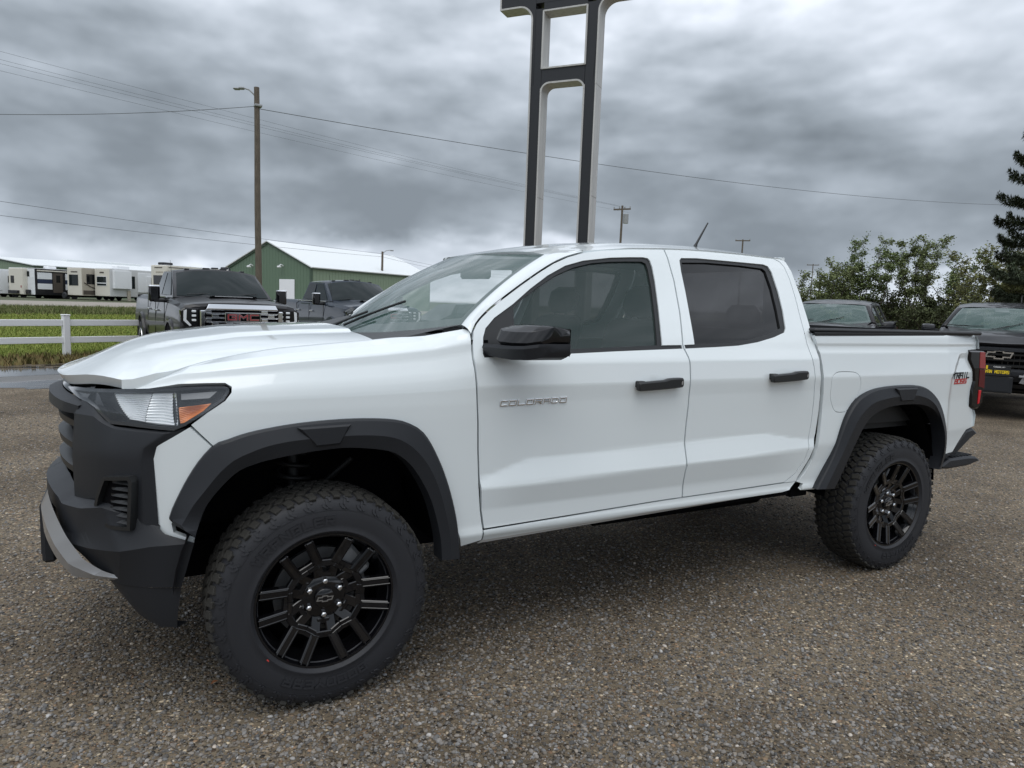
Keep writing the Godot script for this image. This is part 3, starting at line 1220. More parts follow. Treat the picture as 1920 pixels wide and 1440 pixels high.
func hood_y(x: float, z: float, edge: Array) -> float:
	var az := absf(z)
	var c := key(x, [[-2.52, 1.225], [-2.42, 1.252], [-2.30, 1.284], [-2.2, 1.303], [-2.1, 1.321], [-1.9, 1.350], [-1.65, 1.366], [-1.44, 1.373]])
	var h := hood_half(x, edge)
	var y := c - 0.006 * pow(az / 0.36, 2.0)
	# the middle stands a step above the sides
	var stp := smoothstep(0.375, 0.415, az)
	y -= 0.011 * stp * smoothstep(-2.36, -2.15, x)
	y -= 0.014 * pow(maxf(az - 0.40, 0.0) / 0.32, 2.0)
	# rounds down to the front edge
	var front := -2.53
	for i in range(399, 0, -1):
		if nose[i].y >= az:
			front = nose[i].x
			break
	var d := clampf((x - front) / 0.34, 0.0, 1.0)
	y = lerpf(y, key(az, [[0.0, 1.168], [0.3, 1.174], [0.5, 1.188], [0.72, 1.198]]), pow(1.0 - d, 2.2))
	# meets the fender at its edge
	var ey := 1.338
	var known := false
	for i in range(1, edge.size()):
		if x >= edge[i][0]:
			ey = lerpf(edge[i - 1][2], edge[i][2], clampf((x - edge[i - 1][0]) / (edge[i][0] - edge[i - 1][0]), 0, 1))
			known = true
			break
	var e: Array = edge[-1]
	if known and h > 0.3:
		var at := hood_y_raw(x, h, c)
		ey += 0.032 * smoothstep(-2.10, -2.26, x)
		y += (ey - at) * pow(clampf((az - 0.30) / (h - 0.30), 0, 1), 2.0)
	elif not known:
		# fades out towards the tip
		var ce := key(e[0], [[-2.52, 1.225], [-2.42, 1.252], [-2.30, 1.284], [-2.2, 1.303]])
		var miss: float = e[2] + 0.032 - hood_y_raw(e[0], e[1], ce)
		y += miss * pow(clampf((az - 0.30) / (e[1] - 0.30), 0, 1), 2.0) * smoothstep(-2.44, e[0], x)
	return y


func hood_y_raw(x: float, az: float, c: float) -> float:
	var y := c - 0.006 * pow(az / 0.36, 2.0) - 0.011 * smoothstep(-2.36, -2.15, x) - 0.014 * pow(maxf(az - 0.40, 0.0) / 0.32, 2.0)
	var front := -2.53
	for i in range(399, 0, -1):
		if nose[i].y >= az:
			front = nose[i].x
			break
	return lerpf(y, key(az, [[0.0, 1.168], [0.3, 1.174], [0.5, 1.188], [0.72, 1.198]]), pow(1.0 - clampf((x - front) / 0.34, 0.0, 1.0), 2.2))


func make_hood(t: Node3D) -> void:
	var edge := hood_edge_x()
	# stations run from the cowl to the nose; across, from the left edge to the right
	var rows := []
	var outline := []
	for e in edge:
		outline.append(Vector2(e[0], e[1] - 0.004))
	var last: Vector2 = outline[-1]
	for i in range(0, 400, 6):
		if nose[i].x < last.x - 0.03 and nose[i].y < last.y + 0.01:
			var tg := (nose[mini(i + 1, 399)] - nose[maxi(i - 1, 0)]).normalized()
			var dd := lerpf(-0.006, 0.026, smoothstep(0.25, 0.62, nose[i].y))
			outline.append(nose[i] - Vector2(tg.y, -tg.x) * dd)
	outline.append(Vector2(-2.537, 0.0))
	# rays from a spine on the middle line out to the outline
	var m := 26
	for o in outline:
		var row := []
		var spine := Vector2(lerpf(-1.44, -2.30, clampf((o.x + 1.44) / (-2.537 + 1.44), 0, 1)), 0.0)
		for k in m + 1:
			var f := float(k) / m
			f = 1.0 - pow(1.0 - f, 1.25)
			var q: Vector2 = spine.lerp(o, f)
			row.append(Vector3(q.x, hood_y(q.x, q.y, edge), q.y))
		rows.append(row)
	var b := MB.new()
	for i in rows.size() - 1:
		for k in m:
			b.quad_to(rows[i][k], rows[i][k + 1], rows[i + 1][k + 1], rows[i + 1][k], Vector3.UP)
		# turned-down edge
		var dn := Vector3(0, -0.034 if i > 28 else (-0.045 if i > 20 else -0.022), 0)
		var inn := Vector3(0.018, 0, -0.002) if i > 30 else Vector3.ZERO
		b.quad_to(rows[i][m], rows[i + 1][m], rows[i + 1][m] + dn + inn, rows[i][m] + dn + inn, Vector3(-0.5, 0, 1))
	for k in m:
		b.quad_to(rows[0][k], rows[0][k + 1], rows[0][k + 1] + Vector3(0.02, -0.03, 0), rows[0][k] + Vector3(0.02, -0.03, 0), Vector3.RIGHT)
	var c := b.mirror_z()
	b.add(c)
	put("hood", b.smooth(32), M["white_paint"], t)


func arc_strip(a: Array, za: float, b: Array, zb: float) -> Array:
	return [a, za, b, zb]


func resample(p: PackedVector2Array, n: int) -> PackedVector2Array:
	# even steps along a smooth open curve through the points
	var cv := PackedVector2Array()
	for i in p.size() - 1:
		var a := p[maxi(i - 1, 0)]
		var d := p[mini(i + 2, p.size() - 1)]
		for k in 6:
			cv.append(p[i].cubic_interpolate(p[i + 1], a, d, k / 6.0))
	cv.append(p[-1])
	var tot := 0.0
	for i in range(1, cv.size()):
		tot += cv[i].distance_to(cv[i - 1])
	var o := PackedVector2Array([cv[0]])
	var walked := 0.0
	var i := 1
	for k in range(1, n):
		var want := tot * k / (n - 1)
		while i < cv.size() - 1 and walked + cv[i].distance_to(cv[i - 1]) < want:
			walked += cv[i].distance_to(cv[i - 1])
			i += 1
		o.append(cv[i - 1].lerp(cv[i], clampf((want - walked) / maxf(cv[i].distance_to(cv[i - 1]), 1e-9), 0, 1)))
	return o


func flare(outer: Array, mid: Array, inner: Array, notch: Array) -> MB:
	var n := 56
	var o := resample(PA(outer), n)
	var mm := resample(PA(mid), n)
	var ii := resample(PA(inner), n)
	var rows := []
	for k in n:
		var f := float(k) / (n - 1)
		# a shallow trapezoid step breaks the ridge near the top
		var zm := 0.968
		var zo := 0.942
		var c := (o[k] + ii[k]) * 0.5
		var body := SF(2 if outer[0] < 0 else 1, clampf(o[k].x, -2.2, 2.2), minf(o[k].y, 1.08)).z
		var dz := 0.0
		if o[k].x < -1.7:
			dz = SF(2, o[k].x, minf(o[k].y, 1.08)).z - 0.925
		var row := [Vector3(o[k].x, o[k].y, 0.915 + dz), Vector3(o[k].x, o[k].y, zo + dz), Vector3(lerpf(o[k].x, mm[k].x, 0.12), lerpf(o[k].y, mm[k].y, 0.12), zo + 0.009 + dz), Vector3(mm[k].x, mm[k].y, zm + dz * 0.5), Vector3(ii[k].x, ii[k].y, 0.956 + dz * 0.5), Vector3(lerpf(ii[k].x, mm[k].x, -0.06), lerpf(ii[k].y, mm[k].y, -0.06), 0.945 + dz * 0.5), Vector3(lerpf(ii[k].x, mm[k].x, -0.16), lerpf(ii[k].y, mm[k].y, -0.16), 0.885)]
		rows.append(row)
	var b := MB.new()
	var ctr := Vector3((inner[0] + inner[inner.size() - 2]) * 0.5, 0.45, 0.9)
	for i in n - 1:
		for k in 6:
			var mid3: Vector3 = (rows[i][k] + rows[i + 1][k + 1]) * 0.5
			var out := Vector3(0, 0, 1)
			if k == 0:
				out = mid3 - ctr
			elif k >= 5:
				out = ctr - mid3
			b.quad_to(rows[i][k], rows[i + 1][k], rows[i + 1][k + 1], rows[i][k + 1], out)
	for e in [0, n - 1]:
		var r = rows[e]
		for k in range(1, 5):
			b.quad_to(r[0], r[k], r[k + 1], r[6], Vector3(0, -1, 0))
	b.smooth(22)
	# the moulded block on the crown
	var p := PA(notch)
	var nb := MB.new()
	nb.prism(p, Transform3D(Basis.IDENTITY, Vector3(0, 0, 0.944)), 0.0265, 0.006, false)
	b.add(nb)
	return b


const FLF_O := [-2.100, 0.691, -2.165, 0.725, -2.170, 0.751, -2.143, 0.822, -2.112, 0.888, -2.076, 0.948, -2.036, 0.994, -1.997, 1.010, -1.941, 1.030, -1.864, 1.046, -1.749, 1.060, -1.586, 1.066, -1.438, 1.058, -1.358, 1.037, -1.294, 0.988, -1.228, 0.868, -1.180, 0.733, -1.151, 0.604, -1.140, 0.483]
const FLF_M := [-2.104, 0.700, -2.140, 0.730, -2.127, 0.757, -2.104, 0.800, -2.072, 0.843, -2.025, 0.905, -1.982, 0.945, -1.944, 0.965, -1.868, 0.992, -1.765, 1.006, -1.591, 1.011, -1.457, 1.000, -1.377, 0.968, -1.307, 0.899, -1.256, 0.807, -1.217, 0.688, -1.196, 0.588, -1.186, 0.493]
const FLF_I := [-2.100, 0.690, -2.083, 0.743, -2.062, 0.793, -2.019, 0.852, -1.965, 0.905, -1.911, 0.928, -1.866, 0.940, -1.780, 0.954, -1.692, 0.963, -1.588, 0.965, -1.453, 0.945, -1.386, 0.909, -1.330, 0.845, -1.271, 0.732, -1.232, 0.590, -1.222, 0.491]
const FLR_O := [0.972, 0.560, 1.087, 0.736, 1.163, 0.917, 1.219, 1.003, 1.280, 1.053, 1.392, 1.091, 1.535, 1.107, 1.711, 1.110, 1.829, 1.103, 1.928, 1.073, 2.021, 1.013, 2.093, 0.920, 2.145, 0.792, 2.152, 0.674, 2.127, 0.579]
const FLR_M := [1.017, 0.562, 1.136, 0.751, 1.227, 0.909, 1.287, 0.974, 1.373, 1.023, 1.514, 1.045, 1.688, 1.055, 1.820, 1.043, 1.934, 1.003, 2.016, 0.926, 2.086, 0.808, 2.099, 0.699, 2.070, 0.584]
const FLR_I := [1.109, 0.553, 1.201, 0.707, 1.275, 0.830, 1.334, 0.910, 1.409, 0.959, 1.538, 0.992, 1.713, 1.000, 1.859, 0.990, 1.974, 0.951, 2.058, 0.865, 2.100, 0.747, 2.103, 0.655, 2.067, 0.582]


func make_hero_truck() -> void:
	nose_setup()
	var t := thing("pickup_truck", "white crew cab pickup with black wheels and black fender flares filling the foreground", "pickup truck")
	var W: Material = M["white_paint"]
	var B: Material = M["textured_plastic"]
	var gap := 0.0040
	# --- front fender
	var fo := PackedVector2Array()
	fo.append_array(PA([-2.042, 0.988, -2.112, 1.060, -2.064, 1.098, -2.003, 1.157, -1.984, 1.191, -1.984, 1.215, -2.005, 1.233, -2.069, 1.238, -2.203, 1.243, -2.354, 1.256]))
	var edge := hood_edge_x()
	for i in range(edge.size() - 2, -1, -1):
		fo.append(Vector2(edge[i][3], edge[i][4]))
	var vt := fen_v_at(-1.44, 0.72)
	fo.append_array(PA([-1.376, 1.462, -1.30, 1.44, -1.22, 1.43, -1.15, 1.425, -1.095, 1.42, -1.078, 1.378]))
	fo.append_array(PA([-1.086, 1.3, -1.087, 1.253, -1.083, 1.202, -1.078, 1.129, -1.070, 1.02, -1.066, 0.922, -1.056, 0.784, -1.043, 0.662, -1.028, 0.579, -1.029, 0.531, -1.12, 0.514, -1.145, 0.594, -1.175, 0.725, -1.225, 0.855, -1.29, 0.968, -1.35, 1.018, -1.432, 1.040, -1.581, 1.047, -1.745, 1.041, -1.86, 1.028, -1.938, 1.010, -1.998, 0.99]))
	both("front_fender", panel(2, inset(fo, gap * 0.6), [], 0.0, 0.018, 0.02), W, t)
	make_hood(t)
	both("bumper_corner", panel(2, inset(PA(CAP), gap * 0.5), [], 0.002, 0.018, 0.02), W, t)
	# --- doors
	var wf := PA(WIN_F)
	var wr := PA(WIN_R)
	for side in [1, -1]:
		var d := part_node("front_door", t)
		var pn := panel(0, inset(PA(DOOR_F), gap), [inset(wf, 0.001)], 0.0, 0.018, 0.02)
		var fr := panel(0, inset(wf, 0.0015), [inset(PA(GLASS_F), 0.0)], -0.006, 0.02, 0.016)
		var gl := panel(0, inset(PA(GLASS_F), -0.004), [], -0.015, 0.04, 0.0)
		sided("door_skin", pn, W, d, side)
		sided("window_trim", fr, M["satin_black"], d, side)
		sided("window_glass", gl, M["side_glass"], d, side)
		handle(d, side, -0.166, 1.1605, 0.262, 0.0)
		nameplate(d, side)
		mirror(d, side)
		var e := part_node("rear_door", t)
		pn = panel(0, inset(PA(DOOR_R), gap), [inset(wr, 0.001)], 0.0, 0.018, 0.02)
		fr = panel(0, inset(wr, 0.0015), [inset(PA(GLASS_R), 0.0)], -0.006, 0.02, 0.016)
		gl = panel(0, inset(PA(GLASS_R), -0.004), [], -0.015, 0.04, 0.0)
		sided("door_skin", pn, W, e, side)
		sided("window_trim", fr, M["satin_black"], e, side)
		sided("window_glass", gl, M["tinted_glass"], e, side)
		handle(e, side, 0.688, 1.180, 0.262, 0.0)
	both("rear_pillar", panel(0, inset(PA(REAR_CAB), 0.0008), [], 0.0, 0.018, 0.025), W, t)
	both("rocker_panel", panel(0, inset(PA(ROCKER), 0.0008), [], 0.0, 0.018, 0.02), W, t)
	var sill := MB.new()
	sill.grid([[Vector3(-1.04, 0.512, 0.885), Vector3(-0.1, 0.533, 0.885), Vector3(0.73, 0.551, 0.885)], [Vector3(-1.02, 0.527, 0.893), Vector3(-0.1, 0.553, 0.893), Vector3(0.75, 0.561, 0.893)], [Vector3(-1.02, 0.532, 0.90), Vector3(-0.1, 0.557, 0.90), Vector3(0.75, 0.563, 0.90)]], true)
	both("sill_flange", sill, mat("sill_grey", lin(0.50, 0.50, 0.49), 0.5), t)
	# --- bed
	both("bed_side", panel(1, inset(PA(BED), 0.001), [inset(rounded(PA(FUEL)), -0.0015)], 0.0, 0.018, 0.02), W, t)
	put("fuel_door", panel(1, inset(rounded(PA(FUEL)), 0.0015), [], 0.0, 0.02, 0.02), W, t)
	put("fuel_door", panel(1, inset(rounded(PA(FUEL)), 0.0015), [], 0.0, 0.02, 0.02).mirror_z(), W, t)
	make_bed(t)
	both("fender_flare", flare(FLF_O, FLF_M, FLF_I, [-1.775, 1.048, -1.590, 1.052, -1.628, 0.982, -1.712, 0.978]), B, t)
	both("fender_flare", flare(FLR_O, FLR_M, FLR_I, [1.565, 1.096, 1.765, 1.096, 1.735, 1.022, 1.615, 1.022]), B, t)
	make_cab(t)
	make_nose(t)
	make_lamps(t)
	make_rear(t)
	make_under(t)
	make_wheels(t)


func sided(called: String, b: MB, m: Material, parent: Node, side: int) -> void:
	put(called, b if side > 0 else b.mirror_z(), m, parent)


func handle(d: Node, side: int, x: float, y: float, len: float, tilt: float) -> void:
	var z := SF(0, x, y).z
	var b := MB.new()
	# a grip that stands off the skin, thicker at the lock end
	var prof := PA([-0.131, -0.021, -0.131, 0.006, -0.122, 0.013, 0.02, 0.018, 0.045, 0.024, 0.120, 0.025, 0.131, 0.016, 0.131, -0.012, 0.122, -0.019, 0.02, -0.024, -0.12, -0.026])
	b.prism(rounded(prof, 2), Transform3D(Basis(Vector3(0, 0, 1), 0.02), Vector3(x, y, z + 0.016)), 0.022, 0.006)
	b.box(Vector3(x - 0.105, y, z + 0.010), Vector3(0.04, 0.03, 0.03), 0.004)
	b.box(Vector3(x + 0.10, y, z + 0.010), Vector3(0.05, 0.04, 0.03), 0.004)
	sided("door_handle", b.smooth(30), M["satin_black"], d, side)
	var k := MB.new()
	k.prism(PA([0.112, 0.0, 0.116, 0.010, 0.120, 0.010, 0.122, 0.0, 0.118, -0.008, 0.114, -0.008]), Transform3D(Basis.IDENTITY, Vector3(x, y + 0.004, z + 0.038)), 0.0012)
	sided("key_slot", k, M["bright_steel"], d, side)
	# the hollow behind the grip
	var cup := PackedVector2Array()
	for i in 24:
		var a := TAU * i / 24.0
		cup.append(Vector2(x - 0.02 + cos(a) * 0.062, y + 0.004 + sin(a) * 0.042))
	var c := MB.new()
	var m := cup.size()
	for i in m:
		var j := (i + 1) % m
		var ctr := Vector2(x - 0.02, y + 0.004)
		for r in 3:
			var f0 := [1.0, 0.86, 0.55, 0.0]
			var h := [0.0012, 0.0016, 0.0006, 0.0004]
			var p := []
			for q in [[i, r], [j, r], [j, r + 1], [i, r + 1]]:
				var uv: Vector2 = ctr.lerp(cup[q[0]], f0[q[1]])
				p.append(SF(0, uv.x, uv.y) + Vector3(0, 0, h[q[1]] + 0.0004))
			c.quad_to(p[0], p[1], p[2], p[3], Vector3.BACK)
	sided("handle_cup", c.smooth(50), M["white_paint"], d, side)


# strokes of a squared alphabet on a 4 by 5 field
const GLYPH := {
	"A": [[0, 0, 0, 4, 3, 4, 3, 0], [0, 2, 3, 2]], "B": [[0, 0, 0, 4, 2.6, 4, 3, 3.4, 2.6, 2.1, 0, 2.1], [2.6, 2.1, 3, 1.5, 3, 0.5, 2.6, 0, 0, 0]], "C": [[3, 0, 0, 0, 0, 4, 3, 4]], "D": [[0, 0, 0, 4, 2.3, 4, 3, 3.2, 3, 0.8, 2.3, 0, 0, 0]],
	"E": [[3, 0, 0, 0, 0, 4, 3, 4], [0, 2, 2.5, 2]], "G": [[3, 3, 3, 4, 0, 4, 0, 0, 3, 0, 3, 2, 1.6, 2]], "I": [[1.5, 0, 1.5, 4]], "L": [[0, 4, 0, 0, 3, 0]], "M": [[0, 0, 0, 4, 1.5, 1.6, 3, 4, 3, 0]], "N": [[0, 0, 0, 4, 3, 0, 3, 4]],
	"O": [[0, 0, 0, 4, 3, 4, 3, 0, 0, 0]], "R": [[0, 0, 0, 4, 3, 4, 3, 2, 0, 2], [1.4, 2, 3, 0]], "S": [[0, 0, 3, 0, 3, 2, 0, 2, 0, 4, 3, 4]], "T": [[0, 4, 3, 4], [1.5, 4, 1.5, 0]], "V": [[0, 4, 1.5, 0, 3, 4]], "W": [[0, 4, 0.8, 0, 1.5, 2.6, 2.2, 0, 3, 4]], "Y": [[0, 4, 1.5, 2, 3, 4], [1.5, 2, 1.5, 0]]
}


func letters(text: String, w: float, h: float, adv: float, thick: float, depth: float, slant := 0.0, bev := 0.0) -> MB:
	# raised lettering in the XY plane, starting at the origin
	var b := MB.new()
	for i in text.length():
		var g: String = text[i]
		if not GLYPH.has(g):
			continue
		for st in GLYPH[g]:
			for k in range(0, st.size() - 2, 2):
				var p := Vector2(st[k] / 3.0 * w, st[k + 1] / 4.0 * h)
				var q := Vector2(st[k + 2] / 3.0 * w, st[k + 3] / 4.0 * h)
				p.x += i * adv + p.y * slant
				q.x += i * adv + q.y * slant
				var d := (q - p).normalized() * thick * 0.5
				var s := Vector2(-d.y, d.x)
				var e := depth + 0.00012 * (k % 4) + 0.00003 * i
				b.prism(PackedVector2Array([p - d - s, q + d - s, q + d + s, p - d + s]), Transform3D.IDENTITY, e, bev)
	return b


func on_side(b: MB, mode: int, x: float, y: float, lift: float, slope := 0.0, flip := false) -> MB:
	# lays flat lettering on the truck's side
	var o := MB.new()
	for i in range(0, b.v.size(), 3):
		var p := []
		for k in 3:
			var q: Vector3 = b.v[i + k]
			var xx := x + q.x
			var yy := y + q.y + q.x * slope
			p.append(SF(mode, xx, yy) + SN(mode, xx, yy) * (q.z + lift))
		o.tn(p[0], p[1], p[2], b.n[i], b.n[i], b.n[i])
	return o


func nameplate(d: Node, side: int) -> void:
	if side > 0:
		put("nameplate", on_side(letters("COLORADO", 0.029, 0.0185, 0.0405, 0.0062, 0.0045, 0.1, 0.0012), 0, -0.970, 1.088, 0.0005, 0.017), M["chrome"], d)


func mirror(d: Node, side: int) -> void:
	# the housing: outline seen from the front, swept outwards from the door
	var secs := []
	for q in [[0.955, -1.015, -0.865, 1.345, 1.402, 0.0], [0.985, -1.02, -0.845, 1.338, 1.418, 0.0], [1.06, -1.005, -0.825, 1.337, 1.422, 0.0], [1.125, -0.975, -0.81, 1.340, 1.421, 0.0], [1.160, -0.935, -0.81, 1.350, 1.414, 0.0], [1.172, -0.90, -0.815, 1.362, 1.402, 0.0]]:
		var z: float = q[0]
		var x0: float = q[1]
		var x1: float = q[2]
		var y0: float = q[3]
		var y1: float = q[4]
		secs.append([Vector3(x0 + 0.012, y0, z), Vector3(x0, y0 + 0.014, z), Vector3(x0 + 0.016, y0 + 0.055, z), Vector3(x0 + 0.052, y1 - 0.006, z), Vector3(x0 + 0.075, y1, z), Vector3(x1 - 0.02, y1 - 0.004, z), Vector3(x1, y1 - 0.012, z), Vector3(x1, y0, z), Vector3(x0 + 0.012, y0, z)])
	var b := MB.new()
	b.grid(secs)
	var lastc := Vector3(-0.86, 1.382, 1.176)
	for k in 8:
		b.quad_to(secs[5][k], secs[5][k + 1], lastc, secs[5][k], Vector3.BACK)
	fix_out(b, Vector3(-0.91, 1.38, 1.05))
	sided("mirror_cap", b.smooth(24), M["gloss_black"], d, side)
	# the lower shell and the arm
	var low := []
	for q in [[0.90, -1.05, -0.93, 1.292, 1.334], [0.955, -1.04, -0.86, 1.288, 1.338], [1.06, -1.022, -0.815, 1.286, 1.339], [1.125, -0.99, -0.80, 1.290, 1.343], [1.160, -0.945, -0.80, 1.302, 1.352], [1.170, -0.91, -0.81, 1.32, 1.354]]:
		var z: float = q[0]
		low.append([Vector3(q[1] + 0.02, q[3], z), Vector3(q[1], q[4] - 0.012, z), Vector3(q[1] + 0.004, q[4], z), Vector3(q[2], q[4], z), Vector3(q[2], q[3] + 0.012, z), Vector3(q[2] - 0.02, q[3], z), Vector3(q[1] + 0.02, q[3], z)])
	var c := MB.new()
	c.grid(low)
	for k in 6:
		c.quad_to(low[5][k], low[5][k + 1], Vector3(-0.86, 1.335, 1.174), low[5][k], Vector3.BACK)
	fix_out(c, Vector3(-0.92, 1.315, 1.04))
	sided("mirror_shell", c.smooth(24), M["textured_plastic"], d, side)
	var gl := MB.new()
	gl.quad_to(Vector3(-0.797, 1.305, 0.975), Vector3(-0.797, 1.305, 1.15), Vector3(-0.797, 1.41, 1.15), Vector3(-0.797, 1.41, 0.975), Vector3.RIGHT)
	sided("mirror_glass", gl, M["chrome"], d, side)


func fix_out(b: MB, c: Vector3) -> void:
	# turn every face outwards from a point inside
	for i in range(0, b.v.size(), 3):
		var mid := (b.v[i] + b.v[i + 1] + b.v[i + 2]) / 3.0
		if b.n[i].dot(mid - c) < 0.0:
			var q := b.v[i + 1]
			b.v[i + 1] = b.v[i + 2]
			b.v[i + 2] = q
			for k in 3:
				b.n[i + k] = -b.n[i + k]


func make_bed(t: Node3D) -> void:
	var dark: Material = M["dark_plastic"]
	var cap := []
	for i in 20:
		var x := lerpf(0.925, 2.535, i / 19.0)
		var yo := lerpf(1.392, 1.408, i / 19.0)
		var z := SF(1, x, yo).z
		cap.append([Vector3(x, yo - 0.004, z + 0.003), Vector3(x, yo + 0.010, z + 0.004), Vector3(x, yo + 0.016, z - 0.006), Vector3(x, yo + 0.016, z - 0.075), Vector3(x, yo - 0.02, z - 0.082), Vector3(x, 0.86, z - 0.10)])
	var b := MB.new()
	for i in 19:
		for k in 5:
			b.quad_to(cap[i][k], cap[i + 1][k], cap[i + 1][k + 1], cap[i][k + 1], [Vector3.BACK, Vector3(0, 1, 1), Vector3.UP, Vector3(0, 0.2, -1), Vector3.FORWARD][k])
	both("bed_rail_cap", b.smooth(20), dark, t)
	var f := MB.new()
	f.box(Vector3(1.73, 0.85, 0), Vector3(1.60, 0.04, 1.56))
	f.box(Vector3(0.955, 1.12, 0), Vector3(0.03, 0.55, 1.60), 0.004)
	for s in [-1.0, 1.0]:
		f.box(Vector3(1.67, 0.96, s * 0.67), Vector3(0.80, 0.2, 0.22), 0.02)
	for s in [-1.0, 1.0]:
		f.box(Vector3(1.735, 1.14, s * 0.80), Vector3(1.56, 0.54, 0.03))
		f.box(Vector3(1.735, 1.417, s * 0.842), Vector3(1.60, 0.022, 0.085), 0.008)
	f.box(Vector3(2.52, 1.14, 0), Vector3(0.025, 0.56, 1.40))
	for k in 9:
		f.box(Vector3(1.73, 0.876, -0.6 + k * 0.15), Vector3(1.58, 0.012, 0.05))
	put("bed_liner", f, dark, t)


func make_cab(t: Node3D) -> void:
	var W: Material = M["white_paint"]
	# windscreen pillars
	var dc := PA([-1.080, 1.372, -1.072, 1.386, -1.052, 1.414, -1.025, 1.439, -0.976, 1.476, -0.903, 1.522, -0.803, 1.582, -0.699, 1.641, -0.614, 1.685, -0.528, 1.72, -0.433, 1.747])
	var rs := resample(dc, 33)
	var b := MB.new()
	var rows := []
	for k in 33:
		var f := k / 32.0
		var c := rs[k]
		var p := SF(0, c.x - 0.002, c.y + 0.003)
		var nn := SN(0, c.x, c.y)
		var q: Vector3
		if f < 0.86:
			q = ws_edge(f / 0.86, 1.0)
		else:
			var g := (f - 0.86) / 0.14
			var x := lerpf(-0.592, -0.433, g)
			q = Vector3(x, gut(maxf(x, -0.6), 1), gut(maxf(x, -0.6), 2))
			if g > 0.99:
				q = p + Vector3(0, 0.004, -0.003)
		var mid := p.lerp(q, 0.5) + (nn * 0.5 + Vector3(-0.4, 0.35, 0.1)).normalized() * 0.022 * (1.0 - smoothstep(0.8, 1.0, f))
		var m1 := p.lerp(mid, 0.5) + (nn * 0.8 + Vector3(-0.3, 0.3, 0)).normalized() * 0.006 * (1.0 - smoothstep(0.8, 1.0, f))
		var m2 := mid.lerp(q, 0.5) + Vector3(-0.5, 0.6, 0.0) * 0.010 * (1.0 - smoothstep(0.8, 1.0, f))
		rows.append([p - nn * 0.02, p, m1, mid, m2, q + Vector3(0.0, 0.004, 0.004), q - Vector3(-0.01, 0.012, 0)])
	for i in 32:
		for k in 6:
			b.quad_to(rows[i][k], rows[i + 1][k], rows[i + 1][k + 1], rows[i][k + 1], Vector3(-0.4, 0.5, 0.6) if k > 0 and k < 5 else (Vector3(0.6, -0.4, 0.1) if k == 0 else Vector3(-0.5, 0.4, -0.7)))
	both("windscreen_pillar", b.smooth(40), W, t)
	# roof
	var r := MB.new()
	var rr := []
	for i in 41:
		var row := []
		for k in 49:
			var w := -1.0 + k / 24.0
			row.append(roof_point(i / 40.0, signf(w) * (1.0 - pow(1.0 - absf(w), 1.35))))
		rr.append(row)
	r.grid(rr)
	for i in r.v.size():
		pass
	var r2 := MB.new()
	for i in 40:
		for k in 48:
			r2.quad_to(rr[i][k], rr[i][k + 1], rr[i + 1][k + 1], rr[i + 1][k], Vector3.UP)
		for k in [0, 48]:
			var sg := -1.0 if k == 0 else 1.0
			r2.quad_to(rr[i][k], rr[i + 1][k], rr[i + 1][k] + Vector3(0, -0.02, -0.008 * sg), rr[i][k] + Vector3(0, -0.02, -0.008 * sg), Vector3(0, 0, sg))
	for k in 48:
		r2.quad_to(rr[0][k], rr[0][k + 1], rr[0][k + 1] + Vector3(0.012, -0.015, 0), rr[0][k] + Vector3(0.012, -0.015, 0), Vector3.LEFT)
		r2.quad_to(rr[40][k], rr[40][k + 1], rr[40][k + 1] + Vector3(0.012, -0.05, 0), rr[40][k] + Vector3(0.012, -0.05, 0), Vector3.RIGHT)
	put("roof", r2.smooth(40), W, t)
	var hl := MB.new()
	for i in 40:
		for k in 48:
			var d := Vector3(0, -0.035, 0)
			hl.quad_to(rr[i][k] + d, rr[i][k + 1] + d, rr[i + 1][k + 1] + d, rr[i + 1][k] + d, Vector3.DOWN)
	put("headliner", hl.smooth(40), M["headliner"], t)
	# windscreen and its dark border
	var g := MB.new()
	var fr := MB.new()
	var N := 30
	for i in N:
		for k in N:
			var p := []
			for q in [[i, k], [i + 1, k], [i + 1, k + 1], [i, k + 1]]:
				p.append(ws_edge(q[0] / float(N), -1.0 + 2.0 * q[1] / float(N)))
			g.quad_to(p[0], p[1], p[2], p[3], Vector3(-0.6, 0.8, 0))
	put("windshield", g.smooth(40), M["windshield_glass"], t)
	var ts := [0.0, 0.05, 0.11, 0.2, 0.35, 0.5, 0.65, 0.8, 0.93, 0.965, 1.0]
	var wsx := [-1.0, -0.955, -0.90, -0.7, -0.4, -0.16, 0.16, 0.4, 0.7, 0.90, 0.955, 1.0]
	for i in 10:
		for k in 11:
			var tm: float = (ts[i] + ts[i + 1]) * 0.5
			var wm: float = (wsx[k] + wsx[k + 1]) * 0.5
			if tm < 0.11 or tm > 0.93 or absf(wm) > 0.955 or (tm > 0.8 and absf(wm) < 0.16):
				var p := []
				for q in [[i, k], [i + 1, k], [i + 1, k + 1], [i, k + 1]]:
					p.append(ws_edge(ts[q[0]], wsx[q[1]]) + Vector3(0.55, -0.83, 0) * 0.004)
				fr.quad_to(p[0], p[1], p[2], p[3], Vector3(-0.6, 0.8, 0))
	put("windshield_border", fr, M["frit"], t)
	# cowl and wipers
	var c := MB.new()
	for k in 24:
		var w0 := -1.0 + k / 12.0
		var w1 := -1.0 + (k + 1) / 12.0
		var a := ws_edge(0.02, w0)
		var d := ws_edge(0.02, w1)
		c.quad_to(a, d, Vector3(-1.425, 1.325 + 0.02 * (1.0 - w1 * w1), 0.72 * w1), Vector3(-1.425, 1.325 + 0.02 * (1.0 - w0 * w0), 0.72 * w0), Vector3.UP)
	put("cowl", c, M["satin_black"], t)
